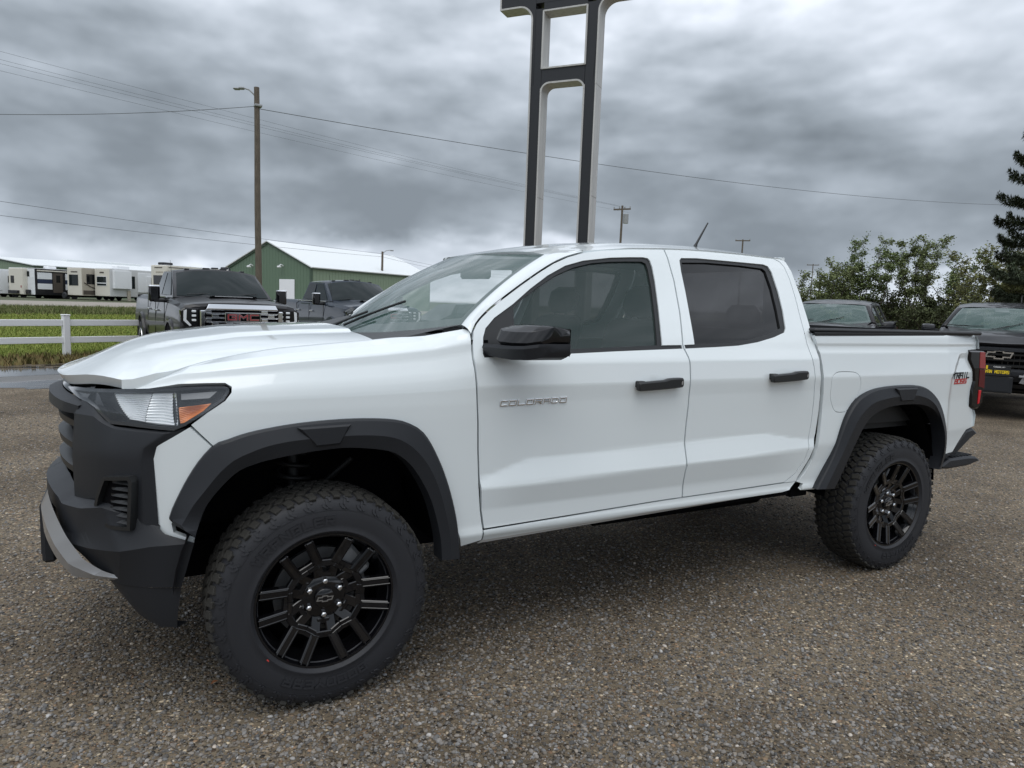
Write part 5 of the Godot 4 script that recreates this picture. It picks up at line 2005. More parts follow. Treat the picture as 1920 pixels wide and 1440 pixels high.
func build_wheel(w: Node3D) -> void:
	var tb := MB.new()
	tb.lathe(PA([0.222, -0.10, 0.235, -0.112, 0.262, -0.128, 0.32, -0.1325, 0.352, -0.1295, 0.375, -0.121, 0.386, -0.110, 0.391, -0.096, 0.3925, 0.0, 0.391, 0.096, 0.386, 0.110, 0.375, 0.121, 0.352, 0.1295, 0.32, 0.1325, 0.29, 0.1322, 0.270, 0.1300, 0.268, 0.1316, 0.264, 0.1310, 0.262, 0.1270, 0.254, 0.121, 0.248, 0.110, 0.235, 0.098]), 96)
	# raised rings, scallops and lettering on the sidewall
	for rr in [[0.342, 0.3445, 0.0012]]:
		tb.lathe(PA([rr[1], side_z(rr[1]) - 0.001, rr[1], side_z(rr[1]) + rr[2], rr[0], side_z(rr[0]) + rr[2], rr[0], side_z(rr[0]) - 0.001]), 96)
	for k in 36:
		var a := TAU * k / 36.0
		for st in [[[0.350, 0.00], [0.362, 0.045], [0.380, 0.050]], [[0.350, 0.035], [0.356, 0.075], [0.366, 0.085]], [[0.372, 0.012], [0.383, 0.020], [0.388, 0.055]]]:
			for i in 2:
				var p := wall(st[i][0], a + st[i][1], 0.0)
				var q := wall(st[i + 1][0], a + st[i + 1][1], 0.0)
				tb.bar(p, q, 0.0075, 0.0075, Vector3(cos(a), sin(a), 3.0), 0.0)
	for s in [["GOODYEAR", -1.05, 0.303], ["WRANGLER", 2.55, 0.303]]:
		var l := letters(s[0], 0.026, 0.028, 0.040, 0.0085, 0.0032, 0.0)
		for i in range(0, l.v.size(), 3):
			var p := []
			for k in 3:
				var q: Vector3 = l.v[i + k]
				p.append(wall(s[2] + q.y - 0.013, s[1] - q.x / s[2], q.z + 0.0002))
			tb.tn(p[0], p[1], p[2], (p[1] - p[0]).cross(p[2] - p[0]).normalized() * signf((p[1] - p[0]).cross(p[2] - p[0]).z + 1e-9), Vector3(0, 0, 1), Vector3(0, 0, 1))
	put("tyre", tb, M["rubber"], w)
	var tr := MB.new()
	var rng := RandomNumberGenerator.new()
	rng.seed = 77
	var n := 58
	for k in n:
		for row in 5:
			var a := TAU * (k + 0.5 * (row % 2) + rng.randf_range(-0.08, 0.08)) / n
			var z := (row - 2) * 0.047
			var wz := 0.040 if row in [1, 2, 3] else 0.040
			var up := Vector3(cos(a), sin(a), 0)
			var al := Vector3(-sin(a), cos(a), 0)
			var tw: float = [0.28, -0.5, 0.45, -0.5, 0.28][row]
			var x := al * cos(tw) + Vector3(0, 0, 1) * sin(tw)
			var zz := x.cross(up)
			var r := 0.3945 if row in [1, 2, 3] else 0.390
			var tilt := 0.0
			if row == 4:
				tilt = 0.22
			elif row == 0:
				tilt = -0.22
			var u2 := up.rotated(al, -tilt)
			tr.box(up * r + Vector3(0, 0, z), Vector3(0.029, 0.0135, wz), 0.002, Basis(x, u2, x.cross(u2)))
			if row in [0, 4] and k % 2 == 0:
				var zs := signf(z)
				tr.box(up * 0.380 + Vector3(0, 0, zs * 0.113), Vector3(0.024, 0.030, 0.010), 0.002, Basis(al, up.rotated(al, -0.6 * zs), al.cross(up.rotated(al, -0.6 * zs))))
	put("tread", tr, M["dusty_tread"], w)
	# rim
	var G: Material = M["rim_black"]
	var rb := MB.new()
	rb.lathe(PA([0.250, 0.104, 0.2535, 0.113, 0.2515, 0.1185, 0.2445, 0.1175, 0.240, 0.108, 0.234, 0.080, 0.214, 0.05, 0.208, -0.06, 0.222, -0.10]), 72)
	var lug := [90.0, 30.0, -30.0, -90.0, -150.0, 150.0]
	for A in lug:
		var a0 := deg_to_rad(A)
		for sg in [-1.0, 1.0]:
			# outer leg, web from the hub, and half of the U towards the neighbour
			var p0 := pol(0.140, a0 + sg * 0.225, 0.084)
			var p1 := pol(0.241, a0 + sg * 0.315, 0.109)
			rb.bar(p0, p1, 0.036, 0.032, Vector3(0, 0, 1), 0.003)
			var off := (p1 - p0).normalized().cross(Vector3(0, 0, 1)) * 0.0
			var sd := (p1 - p0).normalized().cross(Vector3(0, 0, 1)) * 0.0115
			for e in [-1.0, 1.0]:
				rb.bar(p0.lerp(p1, 0.02) + Vector3(0, 0, 0.0162) + sd * e, p1 + Vector3(0, 0, 0.0162) + sd * e, 0.0045, 0.0040, Vector3(0, 0, 1), 0.0015)
			var h0 := pol(0.070, a0 + sg * 0.34, 0.056)
			rb.bar(h0, p0, 0.036, 0.030, Vector3(0, 0, 1), 0.003)
			var q := pol(0.131, a0 + sg * PI / 6.0, 0.078)
			rb.bar(p0, q, 0.036, 0.028, Vector3(0, 0, 1), 0.003)
			rb.bar(p0 + Vector3(0, 0, 0.0145), q + Vector3(0, 0, 0.0145), 0.0045, 0.004, Vector3(0, 0, 1), 0.0015)
		# the little window by the lug: its outer bridge
		rb.bar(pol(0.140, a0 - 0.24, 0.083), pol(0.140, a0 + 0.24, 0.083), 0.026, 0.028, Vector3(0, 0, 1), 0.003)
		rb.bar(pol(0.093, a0 - 0.26, 0.068), pol(0.093, a0 + 0.26, 0.068), 0.022, 0.028, Vector3(0, 0, 1), 0.003)
	rb.lathe(PA([0.086, 0.040, 0.086, 0.068, 0.080, 0.075, 0.042, 0.078, 0.0, 0.078]), 36)
	put("rim", rb.smooth(20), G, w)
	var cp := MB.new()
	cp.lathe(PA([0.037, 0.075, 0.037, 0.089, 0.034, 0.092, 0.0, 0.093]), 32)
	put("hub_cap", cp, G, w)
	put("emblem", bowtie(0.058, 0.0035, 0.0018, Transform3D(Basis.IDENTITY, Vector3(0, 0, 0.0928))), M["bright_steel"], w)
	for A in lug:
		var nb := MB.new()
		var c := pol(0.0635, deg_to_rad(A), 0.076)
		var hex := PackedVector2Array()
		for i in 6:
			hex.append(Vector2(cos(TAU * i / 6.0), sin(TAU * i / 6.0)) * 0.0115)
		nb.prism(hex, Transform3D(Basis.IDENTITY, c), 0.017, 0.004)
		put("lug_nut", nb.smooth(50), M["chrome"], w)
	var br := MB.new()
	br.lathe(PA([0.172, 0.000, 0.172, 0.022, 0.10, 0.022, 0.095, 0.036, 0.0, 0.036]), 40)
	put("brake_disc", br, M["grey_metal"], w)
	var cal := MB.new()
	cal.box(pol(0.160, deg_to_rad(44), 0.022), Vector3(0.075, 0.13, 0.06), 0.012, Basis(Vector3(0, 0, 1), deg_to_rad(40)))
	put("brake_caliper", cal, mat("caliper_grey", lin(0.34, 0.35, 0.36), 0.45, 0.4), w)
	var bk := MB.new()
	bk.lathe(PA([0.215, -0.03, 0.0, -0.03]), 32)
	put("wheel_back", bk, M["void_black"], w)
	var dot := MB.new()
	dot.prism(PA([0.0, 0.006, 0.007, 0.008, 0.009, 0.001, 0.005, -0.007, -0.002, -0.006, -0.006, -0.002]), Transform3D(Basis.IDENTITY, wall(0.274, deg_to_rad(222), 0.0)), 0.0015)
	put("paint_dot", dot, mat("balance_red", lin(0.55, 0.05, 0.04), 0.6), w)


func pol(r: float, a: float, z: float) -> Vector3:
	return Vector3(cos(a) * r, sin(a) * r, z)


func wall(r: float, a: float, lift: float) -> Vector3:
	return pol(r, a, side_z(r) + lift)


func bowtie(wide: float, border: float, depth: float, x: Transform3D) -> MB:
	# the outlined slanted cross on the caps and the dark truck's grille
	var k := wide / 10.0
	var p := PA([-5.0, -1.0, -1.6, -1.0, -1.6, -1.75, 1.55, -1.75, 1.7, -1.0, 4.2, -1.0, 5.0, 1.0, 1.6, 1.0, 1.6, 1.75, -1.55, 1.75, -1.7, 1.0, -4.2, 1.0])
	var b := MB.new()
	var m := p.size()
	for i in m:
		var a := p[i] * k
		var c := p[(i + 1) % m] * k
		var d := (c - a).normalized() * border * 0.5
		var s := Vector2(-d.y, d.x)
		b.prism(PackedVector2Array([a - d - s, c + d - s, c + d + s, a - d + s]), x, depth + 0.0001 * (i % 3))
	return b


# ------------------------------------------------------------------ the other pickups on the lot
func repaint(o: Node, from: Material, to: Material) -> void:
	for c in o.get_children():
		if c is MeshInstance3D and c.mesh.surface_get_material(0) == from:
			c.material_override = to
		repaint(c, from, to)


func make_row_trucks() -> void:
	var hero := get_node("pickup_truck")
	var a := hero.duplicate()
	a.name = "pickup_truck_001"
	add_child(a, true)
	a.position = Vector3(11.64, 0, -3.57)
	a.rotation.y = deg_to_rad(27.3)
	repaint(a, M["white_paint"], M["black_paint"])
	tag(a, "black pickup with a yellow lettered front plate parked facing us at the right edge", "pickup truck")
	front_plate(a)
	var b := hero.duplicate()
	b.name = "pickup_truck_002"
	add_child(b, true)
	b.position = Vector3(10.86, 0, -6.34)
	b.rotation.y = deg_to_rad(27.3)
	repaint(b, M["white_paint"], M["brown_black_paint"])
	tag(b, "dark pickup whose windshield and roof show just above the white truck's bed", "pickup truck")
	heavy_truck(Vector3(-0.55, 0, -9.7), deg_to_rad(5.7), M["grey_paint"], "dark grey heavy pickup with chrome grille and red lettered badge beside the rail fence")
	heavy_truck(Vector3(3.28, 0, -13.4), deg_to_rad(5.7), M["navy_paint"], "dark navy heavy pickup with tall chrome tow mirror in front of the green shed")


func front_plate(t: Node3D) -> void:
	# local front faces -x; a turned frame puts +Z there
	var fr := Transform3D(Basis(Vector3(0, 0, 1), Vector3.UP, Vector3(-1, 0, 0)), Vector3(-2.545, 1.0, 0))
	var e := MB.new()
	e.add(bowtie(0.34, 0.020, 0.012, fr))
	put("emblem", e, M["chrome"], t)
	var p := part_node("front_plate", t)
	var f2 := Transform3D(Basis(Vector3(0, 0, 1), Vector3.UP, Vector3(-1, 0, 0)), Vector3(-2.615, 0.76, 0))
	var pb := MB.new()
	pb.box(f2 * Vector3(0, 0, 0), Vector3(0.008, 0.16, 0.34), 0.003)
	put("plate", pb, M["satin_black"], p)
	var l := MB.new()
	var vm := letters("VAN MOTORS", 0.021, 0.040, 0.031, 0.009, 0.002, 0.0)
	l.add(vm, f2 * Transform3D(Basis.IDENTITY, Vector3(-0.153, -0.038, 0.004)))
	l.add(letters("I", 0.020, 0.030, 0.02, 0.024, 0.002), f2 * Transform3D(Basis.IDENTITY, Vector3(-0.145, 0.030, 0.004)))
	put("plate_lettering", l, M["yellow_print"], p)
	var w := MB.new()
	var tm := TextMesh.new()
	var sf := SystemFont.new()
	sf.font_names = PackedStringArray(["Droid Sans"])
	sf.font_weight = 700
	tm.font = sf
	tm.text = "CONRAD, MT"
	tm.font_size = 16
	tm.pixel_size = 0.0015
	tm.depth = 0.002
	var o := MeshInstance3D.new()
	o.name = "plate_town"
	o.mesh = tm
	o.material_override = M["white_print"]
	p.add_child(o, true)
	o.transform = f2 * Transform3D(Basis.IDENTITY, Vector3(0.02, 0.055, 0.006))
	# bright strips across the bumper and the tow hooks
	var s := MB.new()
	s.box(Vector3(-2.60, 0.69, 0.55), Vector3(0.02, 0.03, 0.55), 0.004)
	s.box(Vector3(-2.60, 0.69, -0.55), Vector3(0.02, 0.03, 0.55), 0.004)
	put("bumper_strip", s, M["silver_paint"], t)
	for z in [0.48, -0.48]:
		var h := MB.new()
		h.tube(PackedVector3Array([Vector3(-2.56, 0.63, z - 0.05), Vector3(-2.63, 0.62, z - 0.05), Vector3(-2.65, 0.62, z), Vector3(-2.63, 0.62, z + 0.05), Vector3(-2.56, 0.63, z + 0.05)]), [0.014], 8)
		put("tow_hook", h, M["bright_red_lens"], t)


func ring(hw: float, top: float, crown: float, z: float, low := 0.5) -> Array:
	var h := [Vector2(0.80, low), Vector2(0.97, low + 0.10), Vector2(1.0, low + 0.34), Vector2(0.985, low + 0.56), Vector2(0.955, top - 0.10), Vector2(0.90, top - 0.03), Vector2(0.80, top - 0.004), Vector2(0.46, top + crown * 0.75), Vector2(0.0, top + crown)]
	var o := []
	for q in h:
		o.append(Vector3(q.x * hw, q.y, z))
	for i in range(h.size() - 2, -1, -1):
		o.append(Vector3(-h[i].x * hw, h[i].y, z))
	return o


func pane(parent: Node, called: String, q: Array, out: Vector3, m: Material, inset_ := 0.0, lift := 0.006) -> void:
	# a sheet of glass or trim between four corners, standing a little proud of its frame
	var b := MB.new()
	var c: Vector3 = (q[0] + q[1] + q[2] + q[3]) * 0.25
	var nn: Vector3 = (q[1] - q[0]).cross(q[2] - q[0]).normalized()
	if nn.dot(out) < 0.0:
		nn = -nn
	var p := []
	for k in q:
		p.append(k + (c - k).normalized() * inset_ + nn * lift)
	b.quad_to(p[0], p[1], p[2], p[3], out)
	for i in 4:
		var a: Vector3 = p[i]
		var d: Vector3 = p[(i + 1) % 4]
		b.quad_to(a, d, d - nn * lift * 1.5, a - nn * lift * 1.5, (a + d) * 0.5 - c - nn * lift)
	put(called, b, m, parent)


func heavy_truck(at: Vector3, turn: float, paint: Material, label: String) -> void:
	# local: the front faces +z, x is its left
	var t := thing("heavy_pickup_truck", label, "pickup truck", at, turn)
	var hw := 1.03
	var b := MB.new()
	var rows := []
	for s in [[0.0, 0.93, 1.27, 0.02], [-0.05, 0.975, 1.315, 0.03], [-0.16, 1.0, 1.335, 0.045], [-0.6, 1.0, 1.365, 0.06], [-1.1, 1.0, 1.39, 0.06], [-1.52, 1.0, 1.415, 0.05], [-1.56, 1.0, 1.40, 0.0], [-2.6, 1.0, 1.39, 0.0], [-3.92, 1.0, 1.40, 0.0]]:
		rows.append(ring(hw * s[1], s[2], s[3], s[0]))
	for i in rows.size() - 1:
		for k in rows[0].size() - 1:
			var mid: Vector3 = (rows[i][k] + rows[i + 1][k + 1]) * 0.5
			b.quad_to(rows[i][k], rows[i + 1][k], rows[i + 1][k + 1], rows[i][k + 1], mid - Vector3(0, 0.9, mid.z))
	for k in rows[0].size() - 1:
		b.quad_to(rows[0][k], rows[0][k + 1], Vector3(0, 0.8, 0.0), rows[0][k], Vector3.BACK)
		b.quad_to(rows[-1][k], rows[-1][k + 1], Vector3(0, 0.8, -3.92), rows[-1][k], Vector3.FORWARD)
	put("body", b.smooth(28), paint, t)
	var bed := MB.new()
	var br := []
	for z in [-3.96, -6.25]:
		br.append(ring(hw * 0.985, 1.43, 0.0, z))
	for k in br[0].size() - 1:
		if k < 6 or k >= br[0].size() - 7:
			var mid: Vector3 = (br[0][k] + br[1][k + 1]) * 0.5
			bed.quad_to(br[0][k], br[1][k], br[1][k + 1], br[0][k + 1], mid - Vector3(0, 0.9, mid.z))
	bed.box(Vector3(0, 1.0, -6.23), Vector3(1.9, 0.84, 0.05), 0.01)
	bed.box(Vector3(0, 0.78, -5.1), Vector3(1.8, 0.05, 2.25))
	for s in [-1.0, 1.0]:
		bed.box(Vector3(s * 0.86, 1.1, -5.1), Vector3(0.04, 0.62, 2.26))
	put("bed", bed.smooth(28), paint, t)
	# cab
	var cb := MB.new()
	var W0 := [Vector3(0.90, 1.40, -1.42), Vector3(0.77, 1.90, -2.22), Vector3(0.75, 1.92, -3.50), Vector3(0.86, 1.39, -3.88)]
	var pts := []
	for s in [1.0, -1.0]:
		var r := []
		for q in W0:
			r.append(Vector3(q.x * s, q.y, q.z))
		pts.append(r)
	var roof := []
	for k in 9:
		var f := -1.0 + k / 4.0
		var cr := 0.075 * (1.0 - f * f)
		roof.append([Vector3(0.77 * -f, 1.90 + cr, -2.22 + 0.10 * (1.0 - f * f)), Vector3(0.765 * -f, 1.925 + cr, -2.8), Vector3(0.75 * -f, 1.92 + cr, -3.50)])
	for k in 8:
		for i in 2:
			cb.quad_to(roof[k][i], roof[k][i + 1], roof[k + 1][i + 1], roof[k + 1][i], Vector3.UP)
		cb.quad_to(roof[k][0], roof[k + 1][0], Vector3(lerpf(0.90, -0.90, (k + 1) / 8.0), 1.41, -1.42 + 0.16 * (1.0 - pow(-1.0 + (k + 1) / 4.0, 2.0))), Vector3(lerpf(0.90, -0.90, k / 8.0), 1.41, -1.42 + 0.16 * (1.0 - pow(-1.0 + k / 4.0, 2.0))), Vector3(0, 0.5, 1))
	for s in 2:
		var r = pts[s]
		cb.quad_to(r[0], r[1], r[2], r[3], Vector3(1.0 if s == 0 else -1.0, 0.2, 0))
	cb.quad_to(pts[0][2], pts[1][2], pts[1][3], pts[0][3], Vector3(0, 0.2, -1))
	put("cab", cb.smooth(28), paint, t)
	# windshield: a curved sheet just proud of the frame
	var ws := MB.new()
	for i in 10:
		for k in 6:
			var p := []
			for q in [[i, k], [i + 1, k], [i + 1, k + 1], [i, k + 1]]:
				var f: float = -1.0 + q[0] / 5.0
				var v: float = 0.03 + 0.90 * q[1] / 6.0
				var bw := 1.0 - f * f
				var lo := Vector3(f * 0.835, 1.415, -1.42 + 0.16 * bw)
				var hi := Vector3(f * 0.715, 1.90 + 0.075 * bw, -2.22 + 0.10 * bw)
				p.append(lo.lerp(hi, v) + Vector3(0, 0.55, 0.83) * (0.012 + 0.02 * sin(PI * v)))
			ws.quad_to(p[0], p[1], p[2], p[3], Vector3(0, 0.5, 1))
	put("windshield", ws.smooth(50), M["far_glass"], t)
	for s in 2:
		var sg := 1.0 if s == 0 else -1.0
		var q := func(y: float, z: float) -> Vector3:
			var f := (y - 1.40) / 0.54
			return Vector3((0.905 - 0.150 * f) * sg, y, z)
		pane(t, "side_window", [q.call(1.44, -1.66), q.call(1.87, -2.28), q.call(1.88, -2.74), q.call(1.44, -2.72)], Vector3(sg, 0.2, 0), M["far_glass"], 0.01)
		pane(t, "side_window", [q.call(1.44, -2.80), q.call(1.88, -2.82), q.call(1.88, -3.40), q.call(1.46, -3.62)], Vector3(sg, 0.2, 0), M["dark_far_glass"], 0.01)
		# bright strip under the windows, door lines and handles
		var tr := MB.new()
		tr.bar(Vector3(sg * 0.985, 1.405, -1.55), Vector3(sg * 0.985, 1.405, -3.85), 0.03, 0.018)
		put("window_strip", tr, M["chrome"], t)
		for z in [-1.62, -2.76, -3.86]:
			var ln := MB.new()
			ln.bar(Vector3(sg * 1.028, 0.66, z), Vector3(sg * 1.012, 1.34, z), 0.010, 0.010)
			put("door_gap", ln, M["void_black"], t)
		for z in [-2.55, -3.68]:
			var hb := MB.new()
			hb.box(Vector3(sg * 1.035, 1.14, z), Vector3(0.035, 0.035, 0.22), 0.01)
			put("door_handle", hb, M["chrome"], t)
		# tall tow mirror on its arm
		var mr := part_node("tow_mirror", t)
		var mb := MB.new()
		mb.box(Vector3(sg * 1.17, 1.46, -1.72), Vector3(0.19, 0.30, 0.15), 0.035)
		put("mirror_shell", mb.smooth(40), M["gloss_black"], mr)
		var mc := MB.new()
		mc.box(Vector3(sg * 1.17, 1.595, -1.715), Vector3(0.194, 0.04, 0.155), 0.018)
		put("mirror_cap", mc.smooth(40), M["chrome"], mr)
		var ma := MB.new()
		ma.box(Vector3(sg * 1.06, 1.34, -1.70), Vector3(0.26, 0.07, 0.10), 0.02)
		put("mirror_arm", ma, M["satin_black"], mr)
		# arches and wheels
		for z in [-1.02, -5.05]:
			var arch := MB.new()
			var disc := MB.new()
			var n := 22
			for i in n:
				var a0 := PI * i / n
				var a1 := PI * (i + 1) / n
				var c := Vector3(0, 0.46, z)
				var e0 := Vector3(0, sin(a0), cos(a0))
				var e1 := Vector3(0, sin(a1), cos(a1))
				var xo := Vector3(sg * 1.05, 0, 0)
				var xi := Vector3(sg * 1.0, 0, 0)
				arch.quad_to(c + e0 * 0.50 + xo, c + e1 * 0.50 + xo, c + e1 * 0.565 + xo, c + e0 * 0.565 + xo, Vector3(sg, 0, 0))
				arch.quad_to(c + e0 * 0.565 + xo, c + e1 * 0.565 + xo, c + e1 * 0.58 + xi, c + e0 * 0.58 + xi, e0)
				arch.quad_to(c + e0 * 0.50 + xo, c + e1 * 0.50 + xo, c + e1 * 0.50 + xi, c + e0 * 0.50 + xi, -e0)
				disc.quad_to(c + xi * 1.035, c + e0 * 0.50 + xi * 1.035, c + e1 * 0.50 + xi * 1.035, c + xi * 1.035, Vector3(sg, 0, 0))
			put("wheel_arch", arch.smooth(30), paint, t)
			put("wheel_well", disc, M["void_black"], t)
			var w := part_node("wheel", t, Vector3(sg * 0.90, 0.42, z))
			w.rotation.y = sg * PI / 2
			var ty := MB.new()
			ty.lathe(PA([0.25, -0.12, 0.38, -0.13, 0.415, -0.10, 0.42, 0.0, 0.415, 0.11, 0.38, 0.145, 0.25, 0.135]), 40)
			put("tyre", ty, M["rubber"], w)
			var rm := MB.new()
			rm.lathe(PA([0.255, 0.12, 0.25, 0.15, 0.235, 0.14, 0.22, 0.08, 0.0, 0.08]), 32)
			for k in 8:
				rm.bar(pol(0.05, TAU * k / 8.0, 0.11), pol(0.235, TAU * k / 8.0, 0.125), 0.05, 0.03, Vector3(0, 0, 1), 0.008)
			put("rim", rm, M["bright_steel"], w)
		# lamps and the bright C beside the grille
		var h := part_node("headlight", t)
		var lb := MB.new()
		lb.prism(PA([0.70, 0.92, 0.70, 1.24, 0.93, 1.25, 1.0, 1.20, 0.985, 1.02, 0.93, 0.92]), Transform3D(Basis.IDENTITY, Vector3(0, 0, -0.10)), 0.115, 0.02)
		put("lamp_body", flip_x(lb, sg), M["gloss_black"], h)
		for k in 3:
			var cub := MB.new()
			cub.box(Vector3(sg * 0.79, 1.19 - k * 0.075, 0.018), Vector3(0.07, 0.035, 0.02), 0.006)
			put("lamp_cell", cub, M["reflector"], h)
		var drl := MB.new()
		drl.prism(PA([0.90, 1.22, 0.95, 1.20, 0.955, 1.03, 0.86, 0.94, 0.83, 0.95, 0.91, 1.05]), Transform3D(Basis.IDENTITY, Vector3(0, 0, 0.010)), 0.012)
		put("lamp_strip", flip_x(drl, sg), M["reflector"], h)
		var cb2 := MB.new()
		cb2.box(Vector3(sg * 0.655, 1.03, 0.035), Vector3(0.085, 0.36, 0.05), 0.015)
		put("grille_side_bar", cb2, M["chrome"], t)
	# grille: a bright frame, and tiers of bright tiles between dark slots
	var gf := MB.new()
	gf.prism(PA([-0.60, 1.255, -0.56, 1.345, 0.56, 1.345, 0.60, 1.255]), Transform3D(Basis(Vector3.RIGHT, deg_to_rad(-18)), Vector3(0, 0.02, 0.40)) * Transform3D(Basis.IDENTITY, Vector3(0, 0, 0.0)), 0.07, 0.01)
	put("grille_top", gf, M["chrome"], t)
	var gb := MB.new()
	gb.box(Vector3(0, 0.97, 0.0), Vector3(1.22, 0.60, 0.05))
	put("grille_back", gb, M["void_black"], t)
	for k in 8:
		var y := 0.72 + k * 0.073
		var bar := MB.new()
		bar.box(Vector3(0, y, 0.042), Vector3(1.20, 0.024, 0.03), 0.005)
		put("grille_bar", bar, M["chrome"], t)
		for i in 6:
			var x := -0.57 + i * 0.235 + (0.0 if k % 2 == 0 else 0.117)
			if x > 0.6 or (absf(x) < 0.36 and k in [4, 5, 6]):
				continue
			var tile := MB.new()
			tile.box(Vector3(x, y + 0.036, 0.040), Vector3(0.115, 0.046, 0.03), 0.006)
			put("grille_tile", tile, M["chrome"], t)
	var em := part_node("badge", t)
	var eb := MB.new()
	eb.box(Vector3(0, 1.10, 0.062), Vector3(0.60, 0.165, 0.02), 0.006)
	put("badge_frame", eb, M["chrome"], em)
	var ep := MB.new()
	ep.box(Vector3(0, 1.10, 0.070), Vector3(0.57, 0.135, 0.012), 0.002)
	put("badge_plate", ep, M["void_black"], em)
	var eo := MB.new()
	eo.add(letters("GMC", 0.135, 0.085, 0.185, 0.030, 0.006), Transform3D(Basis.IDENTITY, Vector3(-0.252, 1.058, 0.076)))
	put("badge_outline", eo, M["chrome"], em)
	var el := MB.new()
	el.add(letters("GMC", 0.135, 0.085, 0.185, 0.020, 0.009), Transform3D(Basis.IDENTITY, Vector3(-0.252, 1.058, 0.076)))
	put("badge_letters", el, M["emblem_red"], em)
	# hood scoop, roof lamps, antenna, bumper
	var sc := MB.new()
	sc.grid([[Vector3(-0.42, 1.425, -0.62), Vector3(-0.40, 1.462, -0.64), Vector3(0.40, 1.462, -0.64), Vector3(0.42, 1.425, -0.62)], [Vector3(-0.46, 1.43, -1.35), Vector3(-0.42, 1.465, -1.30), Vector3(0.42, 1.465, -1.30), Vector3(0.46, 1.43, -1.35)]])
	fix_out(sc, Vector3(0, 1.3, -1.0))
	put("hood_scoop", sc.smooth(30), paint, t)
	var so := MB.new()
	so.box(Vector3(0, 1.443, -0.622), Vector3(0.74, 0.030, 0.02), 0.004)
	put("scoop_mouth", so, M["void_black"], t)
	var ss := MB.new()
	ss.box(Vector3(0, 1.449, -0.612), Vector3(0.66, 0.008, 0.012), 0.002)
	put("scoop_strip", ss, M["bright_steel"], t)
	for x in [-0.52, -0.16, 0.0, 0.16, 0.52]:
		var ml := MB.new()
		ml.box(Vector3(x, 2.00 - 0.06 * absf(x) * 1.4, -2.26), Vector3(0.13 if absf(x) < 0.3 else 0.09, 0.03, 0.10), 0.010)
		put("marker_light", ml, M["gloss_black"], t)
	var an := MB.new()
	an.tube(PackedVector3Array([Vector3(-0.90, 1.38, -1.25), Vector3(-0.93, 2.08, -1.42)]), [0.006, 0.003], 6)
	put("antenna", an, M["satin_black"], t)
	var fin := MB.new()
	fin.prism(PA([0.0, 0.0, 0.12, 0.0, 0.02, 0.07]), Transform3D(Basis(Vector3(0, 0, -1), Vector3.UP, Vector3.RIGHT), Vector3(0.34, 1.97, -2.55)), 0.03, 0.005)
	put("roof_fin", fin, M["gloss_black"], t)
	var bm := MB.new()
	bm.box(Vector3(0, 0.60, 0.06), Vector3(1.98, 0.22, 0.22), 0.04)
	put("bumper", bm, M["chrome"], t)
	var wb := MB.new()
	for s in [-0.35, 0.30]:
		wb.tube(PackedVector3Array([Vector3(s - 0.32, 1.47, -1.34), Vector3(s + 0.3, 1.51, -1.40)]), [0.008], 5)
	put("wiper", wb, M["satin_black"], t)
	var inn := MB.new()
	inn.box(Vector3(0, 1.80, -2.04), Vector3(0.22, 0.09, 0.03), 0.01)
	put("mirror_pod", inn, M["satin_black"], t)


func flip_x(b: MB, sg: float) -> MB:
	if sg > 0.0:
		return b
	var o := MB.new()
	for i in range(0, b.v.size(), 3):
		for k in [0, 2, 1]:
			o.v.append(Vector3(-b.v[i + k].x, b.v[i + k].y, b.v[i + k].z))
			o.n.append(Vector3(-b.n[i + k].x, b.n[i + k].y, b.n[i + k].z))
	return o


# ------------------------------------------------------------------ fence, campers, sheds, poles, wires, sign
func make_far_place() -> void:
	make_fence()
	make_sign()
	make_campers()
	make_sheds()
	make_poles()


func make_fence() -> void:
	var f := thing("rail_fence", "white two rail vinyl fence between the gravel lot and the grass", "fence", Vector3(-3.5, 0, -14.3), atan2(0.436, 0.9))
	# local x runs along the fence
	var post_at := [-5.0, -2.5, 0.0, 2.5, 5.0, 7.5, 10.0]
	for x in post_at:
		var p := MB.new()
		p.box(Vector3(x, 0.46, 0), Vector3(0.13, 0.92, 0.13), 0.012)
		p.box(Vector3(x, 0.93, 0), Vector3(0.15, 0.03, 0.15), 0.010)
		put("post", p, M["vinyl_white"], f)
	for i in post_at.size() - 1:
		for y in [0.765, 0.40]:
			var r := MB.new()
			r.box(Vector3((post_at[i] + post_at[i + 1]) * 0.5, y, 0), Vector3(2.5 - 0.132, 0.135, 0.045), 0.008)
			put("rail", r, M["vinyl_white"], f)


func ext_poly(b: MB, poly: PackedVector2Array, x: Transform3D, depth: float) -> void:
	b.prism(poly, x, depth, 0.0)


